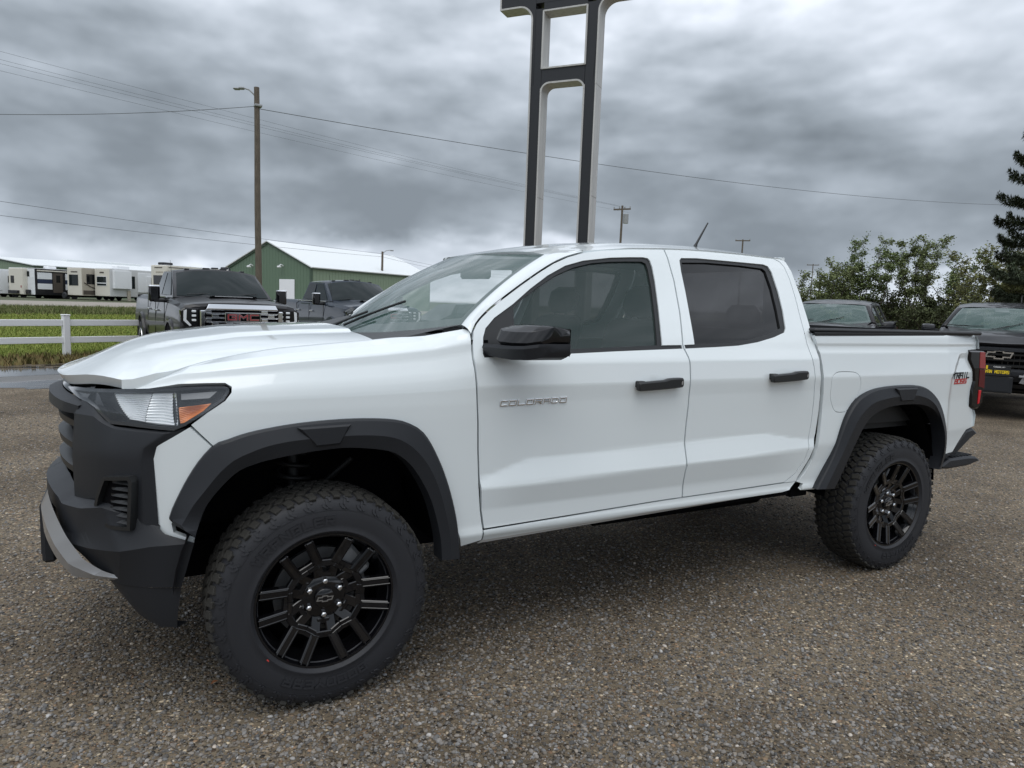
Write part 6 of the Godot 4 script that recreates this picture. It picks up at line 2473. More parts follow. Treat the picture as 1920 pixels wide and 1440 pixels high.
func make_sign() -> void:
	# local x along the face (to the right), +z towards the viewer
	var s := thing("pylon_sign", "tall black pylon sign on two legs edged with white behind the white truck", "sign", Vector3(8.50, -0.22, -15.8), atan2(-0.79, 0.61))
	var bl: Material = M["sign_black"]
	var wh: Material = M["sign_white"]
	var L := 0.36
	var X2 := 1.72
	var D := 0.52
	for x in [0.0, X2]:
		# leg: core between white side sheets, dark face with a thin white edge
		var core := MB.new()
		core.box(Vector3(x + L * 0.5, 5.2, -D * 0.5), Vector3(L - 0.02, 10.6, D - 0.03))
		put("leg_face", core, bl, s)
		for e in [0.0, L]:
			for q in [[0.0, 5.0], [5.0, 8.2]]:
				var side := MB.new()
				side.box(Vector3(x + e, (q[0] + q[1]) * 0.5, -D * 0.5), Vector3(0.045, q[1] - q[0] - 0.006, D), 0.006)
				put("leg_side", side, wh, s)
			var tr := MB.new()
			tr.box(Vector3(x + e, 4.1, 0.0), Vector3(0.05, 8.2, 0.03), 0.006)
			put("edge_trim", tr, wh, s)
	var outer := []
	for e in [[-0.0, -1.0], [X2 + L, 1.0]]:
		# outside edges go on up and curl out under the sign
		var b := MB.new()
		var r := 0.42
		var pts := [Vector2(e[0], 8.2), Vector2(e[0], 10.62 - r)]
		for k in 9:
			var a := PI / 2 * k / 8.0
			pts.append(Vector2(e[0] + e[1] * (r - r * cos(a)), 10.62 - r + r * sin(a)))
		pts.append(Vector2(e[0] + e[1] * 1.06, 10.62))
		for i in pts.size() - 1:
			var p: Vector2 = pts[i]
			var q: Vector2 = pts[i + 1]
			b.bar(Vector3(p.x, p.y, -D * 0.5 + 0.01), Vector3(q.x, q.y, -D * 0.5 + 0.01), D + 0.02, 0.05, Vector3(0, 0, 1).cross(Vector3(q.x - p.x, q.y - p.y, 0)).normalized())
		put("edge_trim", b, wh, s)
		# black gusset that fills the curl
		var g := PackedVector2Array()
		for i in range(1, pts.size() - 1):
			g.append(pts[i])
		g.append(Vector2(e[0] + e[1] * 0.5, 10.9))
		g.append(Vector2(e[0] - e[1] * 0.1, 10.9))
		g.append(Vector2(e[0] - e[1] * 0.1, 8.3))
		var gb := MB.new()
		gb.prism(g, Transform3D(Basis.IDENTITY, Vector3(0, 0, -D + 0.02)), D - 0.025)
		put("gusset", gb, bl, s)
	# crossbar with an arch below it
	var x0 := L
	var x1 := X2
	var cb := MB.new()
	var cr := 0.26
	var poly := PackedVector2Array([Vector2(x0, 8.78), Vector2(x0, 8.35 - cr)])
	for k in 9:
		var a := PI / 2 * k / 8.0
		poly.append(Vector2(x0 + cr - cr * cos(a), 8.35 - cr + cr * sin(a)))
	for k in 9:
		var a := PI / 2 * k / 8.0
		poly.append(Vector2(x1 - cr + cr * sin(a), 8.35 - cr + cr * cos(a)))
	poly.append(Vector2(x1, 8.78))
	cb.prism(poly, Transform3D(Basis.IDENTITY, Vector3(0, 0, -D + 0.02)), D - 0.03)
	put("crossbar", cb, bl, s)
	var at := MB.new()
	for i in range(1, poly.size() - 2):
		var p := poly[i]
		var q := poly[i + 1]
		var nn := Vector3(0, 0, 1).cross(Vector3(q.x - p.x, q.y - p.y, 0)).normalized()
		at.bar(Vector3(p.x, p.y, -D * 0.5 + 0.01) - nn * 0.0, Vector3(q.x, q.y, -D * 0.5 + 0.01), D + 0.02, 0.05, nn)
	put("arch_trim", at, wh, s)
	# the square opening above
	for q in [[Vector3((x0 + x1) * 0.5, 8.78, 0), Vector3(x1 - x0, 0.05, D + 0.02)], [Vector3((x0 + x1) * 0.5, 10.42, 0), Vector3(x1 - x0, 0.05, D + 0.02)], [Vector3(x0, 9.6, 0), Vector3(0.05, 1.68, D + 0.02)], [Vector3(x1, 9.6, 0), Vector3(0.05, 1.68, D + 0.02)]]:
		var b := MB.new()
		b.box(q[0] + Vector3(0, 0, -D * 0.5 + 0.012), q[1], 0.004)
		put("opening_trim", b, wh, s)
	var top := MB.new()
	top.box(Vector3((x0 + x1) * 0.5, 10.56, -D * 0.5), Vector3(x1 - x0, 0.24, D - 0.04))
	put("head_rail", top, bl, s)
	var slab := MB.new()
	slab.box(Vector3((X2 + L) * 0.5, 12.2, -D * 0.5), Vector3(X2 + L + 2.12, 3.06, D - 0.03))
	put("sign_cabinet", slab, bl, s)
	var fr := MB.new()
	fr.box(Vector3((X2 + L) * 0.5, 11.05, 0.02), Vector3(X2 + L + 1.8, 0.05, 0.05), 0.01)
	put("cabinet_frame", fr, M["satin_black"], s)
	for e in [-1.06, X2 + L + 1.06]:
		var b := MB.new()
		b.box(Vector3(e, 12.2, -D * 0.5), Vector3(0.05, 3.2, D + 0.02), 0.006)
		put("edge_trim", b, wh, s)


func camper(at: Vector3, label: String, len: float, hgt: float, end_m: Material, side_m: Material) -> Node3D:
	# local: the end wall faces +z (x from -2.5 to 0), the side faces +x; the origin is the near corner
	var c := thing("camper_trailer", label, "camper", at, deg_to_rad(-53.1), "campers parked in a row beyond the road")
	var b := MB.new()
	b.box(Vector3(-1.25, 0.45 + (hgt - 0.45) * 0.5, -len * 0.5), Vector3(2.5, hgt - 0.45, len), 0.05)
	put("side_wall", b.smooth(30), side_m, c)
	var e := MB.new()
	e.box(Vector3(-1.25, 0.45 + (hgt - 0.45) * 0.5, 0.01), Vector3(2.42, hgt - 0.53, 0.05), 0.02)
	put("end_wall", e, end_m, c)
	var u := MB.new()
	u.box(Vector3(-1.25, 0.40, -len * 0.5), Vector3(1.8, 0.18, len - 0.3))
	put("frame", u, M["void_black"], c)
	for k in 2:
		for x in [-0.15, -2.35]:
			var w := MB.new()
			w.lathe(PA([0.0, -0.1, 0.3, -0.1, 0.34, -0.06, 0.34, 0.06, 0.3, 0.1, 0.18, 0.1, 0.16, 0.06, 0.0, 0.06]), 20)
			var wm := MB.new()
			wm.add(w, Transform3D(Basis(Vector3.UP, PI / 2), Vector3(x, 0.34, -len * 0.5 - 0.45 + k * 0.9)))
			put("wheel", wm, M["rubber"], c)
	var r := MB.new()
	r.box(Vector3(-1.25, hgt + 0.02, -len * 0.5), Vector3(2.46, 0.05, len - 0.04), 0.02)
	put("roof", r, M["camper_white"], c)
	return c


func on_camper(c: Node3D, called: String, face: String, a0: float, a1: float, y0: float, y1: float, m: Material, t := 0.03, lift := 0.0) -> Node:
	var b := MB.new()
	if face == "end":
		b.box(Vector3((a0 + a1) * 0.5, (y0 + y1) * 0.5, 0.035 + t * 0.5 + lift), Vector3(absf(a1 - a0), y1 - y0, t), minf(0.015, t * 0.4))
	else:
		b.box(Vector3(t * 0.5 + lift, (y0 + y1) * 0.5, (a0 + a1) * 0.5), Vector3(t, y1 - y0, absf(a1 - a0)), minf(0.015, t * 0.4))
	return put(called, b, m, c)


func camper_window(c: Node3D, face: String, a0: float, a1: float, y0: float, y1: float, frame: Material, glass: Material) -> void:
	var w := on_camper(c, "window", face, a0, a1, y0, y1, frame, 0.03)
	var g := MB.new()
	var i := 0.07
	if face == "end":
		g.box(Vector3((a0 + a1) * 0.5, (y0 + y1) * 0.5, 0.066), Vector3(absf(a1 - a0) - i, y1 - y0 - i, 0.012), 0.003)
	else:
		g.box(Vector3(0.032, (y0 + y1) * 0.5, (a0 + a1) * 0.5), Vector3(0.012, y1 - y0 - i, absf(a1 - a0) - i), 0.003)
	put("pane", g, glass, w)


func roof_unit(c: Node3D, x: float, y: float, z: float, m: Material, s := Vector3(0.9, 0.32, 1.0)) -> void:
	var b := MB.new()
	b.box(Vector3(x, y + s.y * 0.5, z), s, 0.08)
	put("air_conditioner", b.smooth(40), m, c)


func ribs(c: Node3D, n: int, x0: float, x1: float, y0: float, y1: float, m: Material) -> void:
	var b := MB.new()
	for k in n:
		b.box(Vector3((x0 + x1) * 0.5, lerpf(y0, y1, k / float(n - 1)), 0.042), Vector3(x1 - x0, 0.035, 0.02))
	put("siding", b, m, c).set_meta("kind", "stuff")


func spare_wheel(c: Node3D, at: Vector3) -> void:
	var w := MB.new()
	w.lathe(PA([0.0, -0.1, 0.33, -0.1, 0.38, -0.05, 0.38, 0.05, 0.33, 0.1, 0.2, 0.1, 0.0, 0.08]), 22)
	var o := MB.new()
	o.add(w, Transform3D(Basis.IDENTITY, at))
	put("spare_wheel", o, M["rubber"], c)


func make_campers() -> void:
	var dg: Material = M["dark_far_glass"]
	var fg: Material = M["far_glass"]
	var y := 0.2
	# leftmost, cut by the frame
	var c := camper(Vector3(-16.2, y, -92.5), "white camper cut off by the left edge of the photo", 7.0, 3.15, M["camper_white"], M["camper_white"])
	for k in 3:
		on_camper(c, "stripe", "side", -1.0 - k * 1.2, -1.6 - k * 1.2, 0.8 + 0.3 * k, 0.9 + 0.5 * k, M["camper_grey"])
	on_camper(c, "ladder", "side", -3.6, -3.7, 0.8, 3.0, M["grey_fitting"])
	camper_window(c, "side", -2.2, -3.2, 1.7, 2.5, M["camper_grey"], fg)
	# cream back end with a small dark window
	c = camper(Vector3(-12.66, y, -90.6), "cream camper with one small dark window on its end wall, second from the left", 7.0, 3.35, M["camper_cream"], M["camper_cream"])
	camper_window(c, "end", -2.1, -1.5, 1.7, 2.5, M["camper_black"], dg)
	on_camper(c, "bumper_rack", "end", -2.2, -0.6, 0.55, 0.9, M["camper_black"], 0.3)
	on_camper(c, "tail_lamp", "end", -0.35, -0.2, 1.2, 1.45, M["red_lens"])
	# white and black travel trailer
	c = camper(Vector3(-11.47, y, -89.9), "white and black travel trailer with navy stripes and brown door", 8.0, 3.35, M["camper_white"], M["camper_black"])
	ribs(c, 14, -2.4, -0.1, 0.7, 2.4, M["camper_white"])
	camper_window(c, "end", -2.1, -0.9, 2.45, 3.05, M["camper_black"], fg)
	spare_wheel(c, Vector3(-2.0, 0.85, 0.22))
	on_camper(c, "bumper_rack", "end", -1.3, -0.7, 0.55, 1.0, M["camper_black"], 0.25)
	for q in [["white_panel", -0.25, -1.85, 2.22, 2.95, "camper_white"], ["navy_stripe", -0.25, -1.85, 1.75, 2.2, "camper_navy"], ["white_panel", -0.25, -1.85, 1.1, 1.73, "camper_white"], ["door", -1.95, -3.05, 0.75, 2.95, "camper_brown"], ["white_panel", -3.35, -4.6, 2.22, 2.95, "camper_white"], ["navy_stripe", -3.35, -4.6, 1.75, 2.2, "camper_navy"], ["white_panel", -3.35, -4.6, 1.1, 1.73, "camper_white"], ["dark_panel", -4.65, -7.8, 0.8, 3.0, "camper_black"], ["awning", -0.2, -7.0, 3.08, 3.2, "camper_cream"]]:
		on_camper(c, q[0], "side", q[1], q[2], q[3], q[4], M[q[5]], 0.04 if q[0] != "awning" else 0.12)
	roof_unit(c, -1.2, 3.38, -2.4, M["camper_white"])
	on_camper(c, "door_window", "side", -2.3, -2.75, 1.9, 2.7, dg, 0.012, 0.042)
	# tan fifth wheel
	c = camper(Vector3(-6.92, y + 0.1, -87.4), "beige and tan camper with big end window, dark swoosh and spare wheel", 8.0, 3.5, M["camper_cream"], M["camper_tan"])
	camper_window(c, "end", -2.15, -0.6, 1.55, 2.75, M["camper_black"], fg)
	on_camper(c, "vent_row", "end", -1.8, -0.7, 3.0, 3.12, M["camper_brown"])
	camper_window(c, "side", -0.5, -1.75, 1.75, 2.85, M["camper_black"], dg)
	on_camper(c, "lower_band", "side", -0.1, -3.2, 0.6, 1.05, M["camper_brown"])
	on_camper(c, "dark_corner", "side", -2.6, -3.3, 0.6, 3.1, M["camper_black"])
	var sw := MB.new()
	sw.tube(PackedVector3Array([Vector3(0.03, 1.9, -0.2), Vector3(0.03, 1.5, -0.9), Vector3(0.03, 1.15, -1.9), Vector3(0.03, 0.95, -3.0)]), [0.05], 5)
	put("swoosh", sw, M["camper_brown"], c)
	spare_wheel(c, Vector3(-2.3, 0.40, 0.5))
	# cream end, long grey side with a door
	c = camper(Vector3(-4.23, y + 0.12, -86.0), "long pale grey camper with a white door, between the tan and tall ones", 11.0, 3.5, M["camper_cream"], M["camper_grey"])
	camper_window(c, "end", -2.1, -0.5, 1.6, 2.65, M["camper_white"], fg)
	on_camper(c, "window_bar", "end", -2.1, -0.5, 1.85, 1.95, M["camper_white"], 0.02, 0.045)
	on_camper(c, "vent_row", "end", -1.6, -0.9, 3.0, 3.15, M["camper_brown"])
	on_camper(c, "slide_out", "side", -0.3, -2.4, 1.35, 3.3, M["camper_white"], 0.35)
	camper_window(c, "side", -2.55, -3.05, 1.4, 2.8, M["camper_brown"], fg)
	on_camper(c, "slide_out", "side", -3.4, -8.5, 1.0, 3.2, M["camper_white"], 0.12)
	on_camper(c, "door", "side", -4.4, -6.0, 1.1, 2.9, M["camper_white"], 0.05, 0.12)
	on_camper(c, "door_window", "side", -5.0, -5.6, 2.0, 2.7, dg, 0.02, 0.168)
	for k in 3:
		on_camper(c, "stripe", "side", -6.2, -8.4, 1.5 + k * 0.14, 1.56 + k * 0.14, M["camper_brown"], 0.02, 0.12)
	for z in [-2.0, -5.2]:
		on_camper(c, "landing_leg", "side", z, z - 0.35, 0.0, 1.15, M["camper_tan"], 0.2)
	roof_unit(c, -1.2, 3.52, -2.2, M["camper_white"], Vector3(0.9, 0.42, 1.6))
	# big cream one behind the grey truck
	c = camper(Vector3(1.30, y + 0.35, -82.6), "tall cream camper with black roof units behind the dark grey truck", 12.5, 3.85, M["camper_cream"], M["camper_cream"])
	camper_window(c, "end", -2.1, -0.5, 1.75, 2.75, M["camper_black"], dg)
	on_camper(c, "vent_row", "end", -1.9, -0.7, 3.55, 3.65, M["camper_brown"])
	on_camper(c, "lettering_band", "end", -1.7, -0.6, 3.05, 3.2, M["camper_tan"])
	on_camper(c, "roof_stripe", "side", -0.2, -12.3, 3.60, 3.68, M["camper_brown"])
	for k in 2:
		var st := MB.new()
		st.tube(PackedVector3Array([Vector3(0.04, 3.3, -9.0), Vector3(0.04, 3.2 - k * 0.1, -10.2), Vector3(0.04, 2.8 - k * 0.3, -11.6), Vector3(0.04, 1.8, -12.4)]), [0.09], 5)
		put("swoosh", st, M["camper_black"], c)
	roof_unit(c, -1.2, 3.9, -0.8, M["camper_black"], Vector3(0.9, 0.30, 1.3))
	roof_unit(c, -1.2, 3.9, -9.5, M["camper_black"], Vector3(0.9, 0.30, 1.3))
	roof_unit(c, -1.2, 3.9, -4.0, M["camper_white"], Vector3(0.5, 0.12, 0.6))
	roof_unit(c, -1.2, 3.9, -6.6, M["camper_white"], Vector3(0.5, 0.10, 0.5))


func shed(called: String, label: String, at: Vector3, L: float, Wd: float, eave: float, ridge: float, gable_m: Material, side_m: Material) -> Node3D:
	# local: x along the eaves (to the right), the gable goes back along -z; origin at the near lower corner
	var s := thing(called, label, "building", at, atan2(0.52, 0.85))
	var b := MB.new()
	b.prism(PA([0, 0, Wd, 0, Wd, eave, Wd * 0.5, ridge, 0, eave]), Transform3D(Basis(Vector3(0, 0, -1), Vector3.UP, Vector3(1, 0, 0)), Vector3(0.01, 0, 0)), 0.15)
	put("gable_wall", b, gable_m, s)
	b = MB.new()
	b.prism(PA([0, 0, Wd, 0, Wd, eave, Wd * 0.5, ridge, 0, eave]), Transform3D(Basis(Vector3(0, 0, -1), Vector3.UP, Vector3(1, 0, 0)), Vector3(L - 0.16, 0, 0)), 0.15)
	put("gable_wall", b, gable_m, s)
	for z in [-0.08, -Wd + 0.08]:
		b = MB.new()
		b.box(Vector3(L * 0.5, eave * 0.5, z), Vector3(L - 0.34, eave - 0.02, 0.15))
		put("side_wall", b, side_m, s)
	for k in 2:
		b = MB.new()
		var a := Vector3(L * 0.5, eave - 0.02, 0.30) if k == 0 else Vector3(L * 0.5, eave - 0.02, -Wd - 0.30)
		var r := Vector3(L * 0.5, ridge + 0.10, -Wd * 0.5)
		var d := (r - a)
		b.bar(a, r, L + 0.5, 0.10, Vector3.UP if k == 1 else Vector3.UP)
		put("roof", b, M["white_roof"], s)
	# standing ribs of the steel sheets
	b = MB.new()
	for i in int(L / 0.45):
		b.box(Vector3(0.3 + i * 0.45, eave * 0.5, 0.012), Vector3(0.05, eave - 0.1, 0.012))
	put("wall_ribs", b, side_m, s).set_meta("kind", "stuff")
	b = MB.new()
	for i in int(Wd / 0.45):
		var z := 0.2 + i * 0.45
		var h := lerpf(eave, ridge, 1.0 - absf(z - Wd * 0.5) / (Wd * 0.5)) - 0.12
		b.box(Vector3(0.0, h * 0.5, -z), Vector3(0.012, h, 0.05))
	put("gable_ribs", b, gable_m, s).set_meta("kind", "stuff")
	b = MB.new()
	b.bar(Vector3(-0.2, eave - 0.12, 0.12), Vector3(L + 0.2, eave - 0.12, 0.12), 0.12, 0.16)
	put("gutter", b, M["dark_green_trim"], s)
	for k in 2:
		b = MB.new()
		b.bar(Vector3(-0.03, eave - 0.10, 0.0 if k == 0 else -Wd), Vector3(-0.03, ridge - 0.08, -Wd * 0.5), 0.16, 0.18)
		put("rake_trim", b, M["dark_green_trim"], s)
	b = MB.new()
	b.box(Vector3(0.0, eave * 0.5, 0.0), Vector3(0.22, eave - 0.2, 0.22))
	put("corner_trim", b, M["dark_green_trim"], s)
	return s


func make_sheds() -> void:
	var s := shed("steel_shed", "green steel shed with white roof behind the dark grey and navy trucks", Vector3(13.8, 0.25, -68.9), 20.0, 12.5, 4.25, 6.85, M["green_steel"], M["light_green_steel"])
	var b := MB.new()
	b.box(Vector3(-0.06, 1.5, -3.4), Vector3(0.1, 3.0, 2.2), 0.02)
	put("roll_door", b, M["camper_white"], s)
	for z in [-4.0, -8.6]:
		b = MB.new()
		b.tube(PackedVector3Array([Vector3(0, 4.35, -z * -1.0), Vector3(-0.3, 4.5, z), Vector3(-0.55, 4.35, z)]), [0.06], 6)
		b.box(Vector3(-0.55, 4.25, z), Vector3(0.35, 0.18, 0.35), 0.05)
		put("wall_lamp", b, M["camper_white"], s)
	s = shed("steel_shed", "long pale roofed green shed behind the row of campers", Vector3(-13.4, 0.2, -109.0), 62.0, 24.0, 4.2, 5.3, M["light_green_steel"], M["light_green_steel"])
	b = MB.new()
	b.box(Vector3(16.0, 5.55, -12.0), Vector3(12.0, 0.4, 1.2), 0.05)
	put("ridge_vent", b, M["white_roof"], s)
	# the roof of a grey car far off
	var c := thing("parked_car", "grey car far off between the navy truck and the windshield of the white truck", "car", Vector3(12.4, 0, -29.5), deg_to_rad(20))
	var m := MB.new()
	var rows := []
	for q in [[-2.2, 0.55, 0.85], [-1.3, 0.9, 0.92], [-0.7, 1.38, 0.62], [0.6, 1.45, 0.62], [1.4, 1.0, 0.92], [2.2, 0.85, 0.85]]:
		rows.append([Vector3(q[0], 0.3, 0.88), Vector3(q[0], minf(0.9, q[1]), 0.90), Vector3(q[0], q[1], q[2]), Vector3(q[0], q[1] + 0.03, 0), Vector3(q[0], q[1], -q[2]), Vector3(q[0], minf(0.9, q[1]), -0.90), Vector3(q[0], 0.3, -0.88)])
	m.grid(rows)
	fix_out(m, Vector3(0, 0.6, 0))
	put("body", m.smooth(40), M["grey_paint"], c)
	for sg in [-1.0, 1.0]:
		pane(c, "side_window", [Vector3(-0.95, 0.95, sg * 0.90), Vector3(-0.6, 1.32, sg * 0.67), Vector3(0.6, 1.38, sg * 0.67), Vector3(1.05, 0.98, sg * 0.90)], Vector3(0, 0.3, sg), M["dark_far_glass"], 0.03)
		for x in [-1.4, 1.4]:
			var w := MB.new()
			var l := MB.new()
			l.lathe(PA([0.0, -0.1, 0.3, -0.1, 0.33, 0.0, 0.3, 0.1, 0.0, 0.1]), 20)
			w.add(l, Transform3D(Basis.IDENTITY, Vector3(x, 0.33, sg * 0.84)))
			put("wheel", w, M["rubber"], c)


func sag(a: Vector3, b: Vector3, drop: float, n := 40) -> PackedVector3Array:
	var o := PackedVector3Array()
	for i in n + 1:
		var f := i / float(n)
		o.append(a.lerp(b, f) - Vector3(0, drop * 4.0 * f * (1.0 - f), 0))
	return o


func wire(a: Vector3, b: Vector3, drop: float, r: float, label: String, group := "") -> void:
	var m := MB.new()
	m.tube(sag(a, b, drop), [r * 0.8], 5)
	tag(put("overhead_wire", m, M["wire"]), label, "wire", group)


func pole(at: Vector3, h: float, r0: float, r1: float, label: String, lean := Vector3.ZERO) -> Node3D:
	var p := thing("utility_pole", label, "utility pole", at)
	var b := MB.new()
	var pts := PackedVector3Array()
	var rad := []
	for i in 13:
		var f := i / 12.0
		pts.append(Vector3(0, h * f, 0) + lean * f + Vector3(sin(f * 9.0) * 0.008, 0, cos(f * 7.0) * 0.008))
		rad.append(lerpf(r0, r1, f))
	b.tube(pts, rad, 12)
	put("shaft", b, M["weathered_wood"], p)
	return p


func cross_arm(p: Node3D, a: Vector3, b: Vector3, pins: int) -> void:
	var m := MB.new()
	m.bar(a, b, 0.10, 0.12)
	put("cross_arm", m, M["weathered_wood"], p)
	for k in pins:
		var q := a.lerp(b, k / float(pins - 1) * 0.94 + 0.03)
		var i := MB.new()
		i.lathe(PA([0.05, 0.0, 0.06, 0.06, 0.04, 0.10, 0.055, 0.14, 0.0, 0.18]), 8, false)
		var o := MB.new()
		o.add(i, Transform3D(Basis.IDENTITY, q + Vector3(0, 0.06, 0)))
		put("insulator", o, M["grey_fitting"], p)


func make_poles() -> void:
	var base := Vector3(2.45, 0.0, -27.5)
	base.y = ground_h(base.x, base.z) - 0.1
	var p := pole(base, 9.85 - base.y, 0.14, 0.105, "tall weathered wooden pole with a street lamp on its top, behind the dark grey truck", Vector3(-0.05, 0, -0.02))
	var top := Vector3(0, 9.75 - base.y, 0)
	var lf := Vector3(-0.877, 0, -0.48)
	var arm := MB.new()
	arm.tube(PackedVector3Array([top + Vector3(0, -0.25, 0) + lf * 0.10, top + Vector3(0, -0.12, 0) + lf * 0.22, top + Vector3(0, 0.0, 0) + lf * 0.36, top + Vector3(0, 0.05, 0) + lf * 0.55]), [0.028], 8)
	put("lamp_arm", arm, M["grey_fitting"], p)
	var hd := MB.new()
	var hb := Basis(lf, Vector3.UP, lf.cross(Vector3.UP))
	hd.box(top + Vector3(0, 0.05, 0) + lf * 0.66, Vector3(0.24, 0.11, 0.17), 0.04, hb)
	hd.box(top + Vector3(0, 0.02, 0) + lf * 0.86, Vector3(0.26, 0.08, 0.20), 0.035, hb)
	put("lamp_head", hd.smooth(40), M["grey_fitting"], p)
	var br := MB.new()
	br.box(top + Vector3(0, -0.62, 0.0), Vector3(0.30, 0.10, 0.30), 0.02)
	put("wire_clamp", br, M["grey_fitting"], p)
	var at := Vector3(2.36, 9.09, -27.44)
	wire(at, Vector3(-15.5, 8.55, -36.8), 0.45, 0.014, "single cable running left from the lamp pole to the photo's edge")
	wire(at + Vector3(0.12, -0.08, 0), Vector3(80.5, 13.4, -33.1), 1.1, 0.016, "long cable sagging right from the lamp pole across the sky")
	# the line that crosses high on the left and runs to the pole with a crossarm
	var q := Vector3(33.85, 0.2, -44.49)
	p = pole(q, 9.8, 0.12, 0.085, "distant pole with crossarm and transformer above the white truck's roof")
	var e := Vector3(0.83, 0, 0.45)
	cross_arm(p, Vector3(0, 9.45, 0) - e * 0.75, Vector3(0, 9.55, 0) + e * 0.75, 4)
	var tf := MB.new()
	var tl := MB.new()
	tl.lathe(PA([0.0, -0.4, 0.22, -0.4, 0.22, 0.35, 0.0, 0.4]), 14, false)
	tf.add(tl, Transform3D(Basis.IDENTITY, Vector3(0.28, 8.75, 0.20)))
	put("transformer", tf, M["grey_fitting"], p)
	var far_left := [10.29, 9.99, 9.84, 9.58]
	var far_right := [10.05, 9.95, 9.85, 9.45]
	for k in 4:
		var a := Vector3(-6.4, far_left[k] + 0.25, -30.3)
		var b := Vector3(33.85 + (k - 1.5) * 0.35, far_right[k], -44.49 + (k - 1.5) * 0.2)
		var ext := a + (a - b) * 0.25
		wire(ext, b, 0.35, 0.006, ["uppermost of the four thin wires slanting down from the top left", "second from the top of the four thin wires slanting from the top left", "third from the top of the four thin wires slanting from the top left", "lowest of the four thin wires slanting down from the top left"][k])
	# poles farther off
	p = pole(Vector3(23.24, 0.25, -75.18), 6.75, 0.16, 0.12, "distant pole with a small lamp in front of the green shed's white roof")
	var la := MB.new()
	la.tube(PackedVector3Array([Vector3(0, 6.5, 0), Vector3(0.35, 6.85, 0.2), Vector3(0.8, 6.95, 0.4)]), [0.04], 6)
	la.box(Vector3(0.95, 6.9, 0.48), Vector3(0.4, 0.14, 0.25), 0.04)
	put("lamp_head", la, M["grey_fitting"], p)
	for k in 2:
		var a := Vector3(-9.5, 7.1 - k * 0.9, -52.9)
		var b := Vector3(23.24, 6.75 - k * 0.35, -75.18)
		wire(a + (a - b) * 0.3, b, 0.25, 0.017, ["upper of the two wires above the campers at the left", "lower of the two wires above the campers at the left"][k])
		wire(b, Vector3(60, 6.6 - k * 0.4, -98), 0.9, 0.016, ["upper of two wires passing behind the white truck's windshield", "lower of two wires passing behind the white truck's windshield"][k])
	p = pole(Vector3(29.58, 0.25, -83.0), 5.3, 0.12, 0.09, "short thin distant pole at the far end of the green shed")
	p = pole(Vector3(59.62, 0.25, -55.6), 9.6, 0.11, 0.085, "distant bare pole with a crossarm just over the rear of the white truck's roof")
	cross_arm(p, Vector3(-0.75, 9.45, -0.40), Vector3(0.75, 9.5, 0.40), 3)
	p = pole(Vector3(95.9, 0.25, -74.7), 9.6, 0.09, 0.07, "farthest pole with a crossarm showing over the shrubs on the right")
	cross_arm(p, Vector3(-0.9, 9.4, -0.45), Vector3(0.9, 9.45, 0.45), 3)


# ------------------------------------------------------------------ trees and shrubs
func leaf_mesh(m: Material, w: float, l: float) -> ArrayMesh:
	var b := MB.new()
	var a := Vector3(-l * 0.5, 0, 0)
	var c := Vector3(l * 0.5, -l * 0.12, 0)
	for s in [-1.0, 1.0]:
		var q := Vector3(0, w * 0.22, s * w * 0.5)
		b.tn(a, c, q, Vector3(0, 1, s * 0.4).normalized(), Vector3(0, 1, s * 0.4).normalized(), Vector3(0, 1, s * 0.4).normalized())
	return b.mesh(m)


